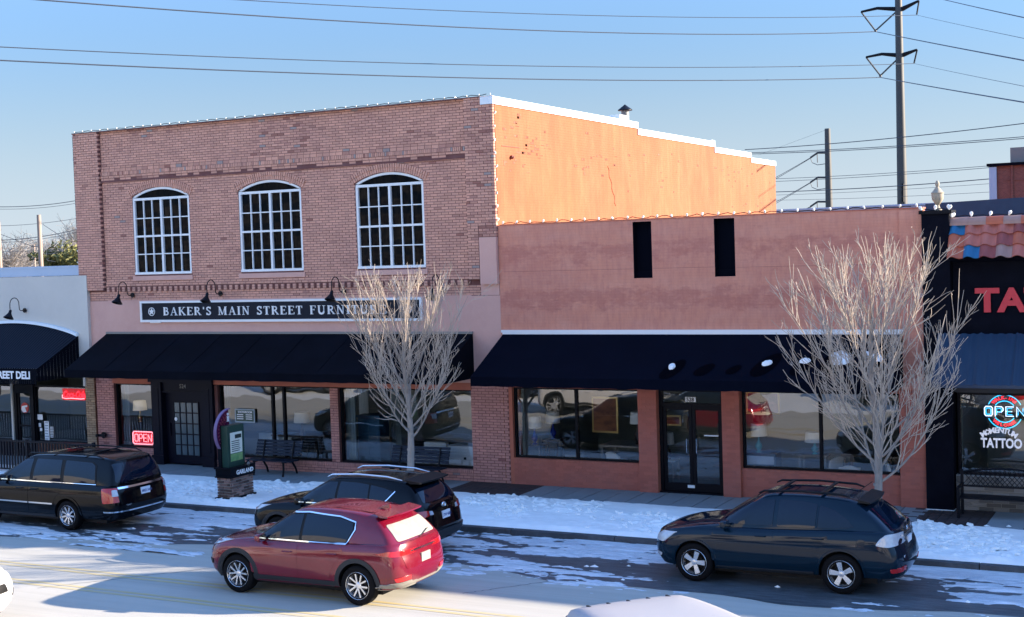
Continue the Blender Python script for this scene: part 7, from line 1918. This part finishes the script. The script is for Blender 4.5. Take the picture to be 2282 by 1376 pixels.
for sg_ in (-1, 1):
    ax = 'L' if sg_ < 0 else 'Rt'
    P_('headlight', [(.18, .80), (.40, .82), (.70, .93), (.80, .98), (.35, .96)], ax, 'lamp_clear', off=.012, rnd_=.02)
    P_('tail_light', [(4.74, .68), (4.70, 1.02), (4.98, 1.02), (5.05, .70)], ax, 'tail_red', off=.014, rnd_=.03)
    P_('tail_light', [(sg_ * .76, .70), (sg_ * .93, .70), (sg_ * .91, 1.02), (sg_ * .78, 1.02)], 'B', 'tail_red', off=.012, rnd_=.02)
    P_('reverse_light', [(sg_ * .76, .84), (sg_ * .88, .84), (sg_ * .86, .98), (sg_ * .77, .98)], 'B', 'lamp_clear', off=.022, rnd_=.02)
    g = MB(); pts = [(2.1, sg_ * .63, 1.66), (2.2, sg_ * .64, 1.72), (3.2, sg_ * .645, 1.75), (4.3, sg_ * .635, 1.73), (4.5, sg_ * .62, 1.67)]; g.tube(pts, [.012, .018, .018, .018, .012], 6); g.build('roof_rail', 'plastic_dark', S['T'], smooth=True)
P_('tailgate', [(-.72, .55), (.72, .55), (.73, 1.10), (-.73, 1.10)], 'B', 'paint_black2', off=.005, rnd_=.05)
P_('tailgate_strip', [(-.73, .985), (.73, .985), (.73, 1.03), (-.73, 1.03)], 'B', 'chrome', off=.02, rnd_=.01)
P_('bumper_strip', [(-.80, .47), (.80, .47), (.80, .50), (-.80, .50)], 'B', 'chrome', off=.014, rnd_=.01)
P_('bumper_strip', [(4.75, .47), (5.06, .47), (5.06, .50), (4.75, .50)], 'L', 'chrome', off=.014, rnd_=.01)
P_('wiper', [(-.1, 1.10), (.30, 1.135), (.30, 1.15), (-.1, 1.12)], 'B', 'plastic_dark', off=.03)
plate(S, 0.05, .86, 'MRD 5454')
p, _ = S['project']('B', -.5, .64); text_obj('badge_lettering', 'TOWN', .05, 'chrome', (p.x + .012, -.62, .60), rot=(R(90), 0, R(90)), parent=S['T'], ext=.002, bold=.001)
for x in (2.9, 3.9): g = MB(); g.bar((x, -.64, 1.745), (x, .64, 1.745), .05, .02); g.build('cross_bar', 'plastic_dark', S['T'])
put(S, -27.45, -7.05, ZR + .006)

# ---- white vehicles on the near side
def copy_car(src, name, label, cat, loc, rz, paintm, paint_from):
    c = copy_tree(src); c.name = name; c['label'] = label; c['category'] = cat; c.location = loc; c.rotation_euler.z = rz
    cache = {}
    def rep(o):
        if o.type == 'MESH' and any(m_ and m_.name.split('.')[0] == paint_from for m_ in o.data.materials):
            if o.data.name not in cache:
                d = o.data.copy()
                for i, m_ in enumerate(d.materials):
                    if m_ and m_.name.split('.')[0] == paint_from: d.materials[i] = MATS[paintm]
                cache[o.data.name] = d
            o.data = cache[o.data.name]
        for ch in o.children: rep(ch)
    rep(c); return c
LXT = bpy.data.objects['parked_suv']; KXT = bpy.data.objects['red_crossover']; MVT = bpy.data.objects['parked_minivan']
def front_at(T_loc, rz): return T_loc
wc = copy_car(KXT, 'white_car', 'white car just entering the bottom left corner of the picture', 'car', (-18.45, -15.15, ZR), math.pi, 'paint_white', 'paint_red')
ang = math.atan2(-.67, .74)
ws_ = copy_car(MVT, 'white_van', 'white van at the bottom edge, only its ribbed roof showing', 'van', (-2.85, -19.25, ZR), ang + math.pi, 'paint_chalk', 'paint_black2')
ws_.scale = (1, 1.2, 1.17)
ws_.rotation_euler.z = math.pi + ang
for o_ in [c for c in ws_.children if c.name.split('.')[0] in ('roof_rail', 'cross_bar')]: bpy.data.objects.remove(o_)
for k in range(5):
    y = -.44 + .22 * k; g = MB(); g.hexa([(2.5, y - .012, 1.68), (4.7, y - .012, 1.65), (4.7, y + .012, 1.65), (2.5, y + .012, 1.68), (2.5, y - .010, 1.714), (4.7, y - .010, 1.668), (4.7, y + .010, 1.668), (2.5, y + .010, 1.714)]); g.build('roof_rib', 'cladding', ws_)
for i, (x, y, src, pm, pf, lab, nm) in enumerate(((-39.5, -19.2, KXT, 'paint_silver', 'paint_red', 'silver crossover parked across the street, mirrored in the deli window', 'parked_car'),
        (-33.0, -19.4, LXT, 'paint_white', 'paint_teal', 'white suv parked across the street, mirrored behind the kiosk', 'parked_car'), (-27.3, -19.6, KXT, 'paint_white', 'paint_red', 'white crossover parked across the street, mirrored in the wide shop window', 'parked_car'),
        (-21.2, -20.0, LXT, 'paint_black', 'paint_teal', 'black suv parked across the street, mirrored in the salmon shop window', 'parked_car'), (-12.5, -20.4, KXT, 'paint_silver', 'paint_red', 'silver crossover parked across the street, mirrored beside the right tree', 'parked_car'))):
    copy_car(src, nm, lab, 'car', (x, y, ZR), ang * .35, pm, pf)

for t_ in THINGS: settle(t_)
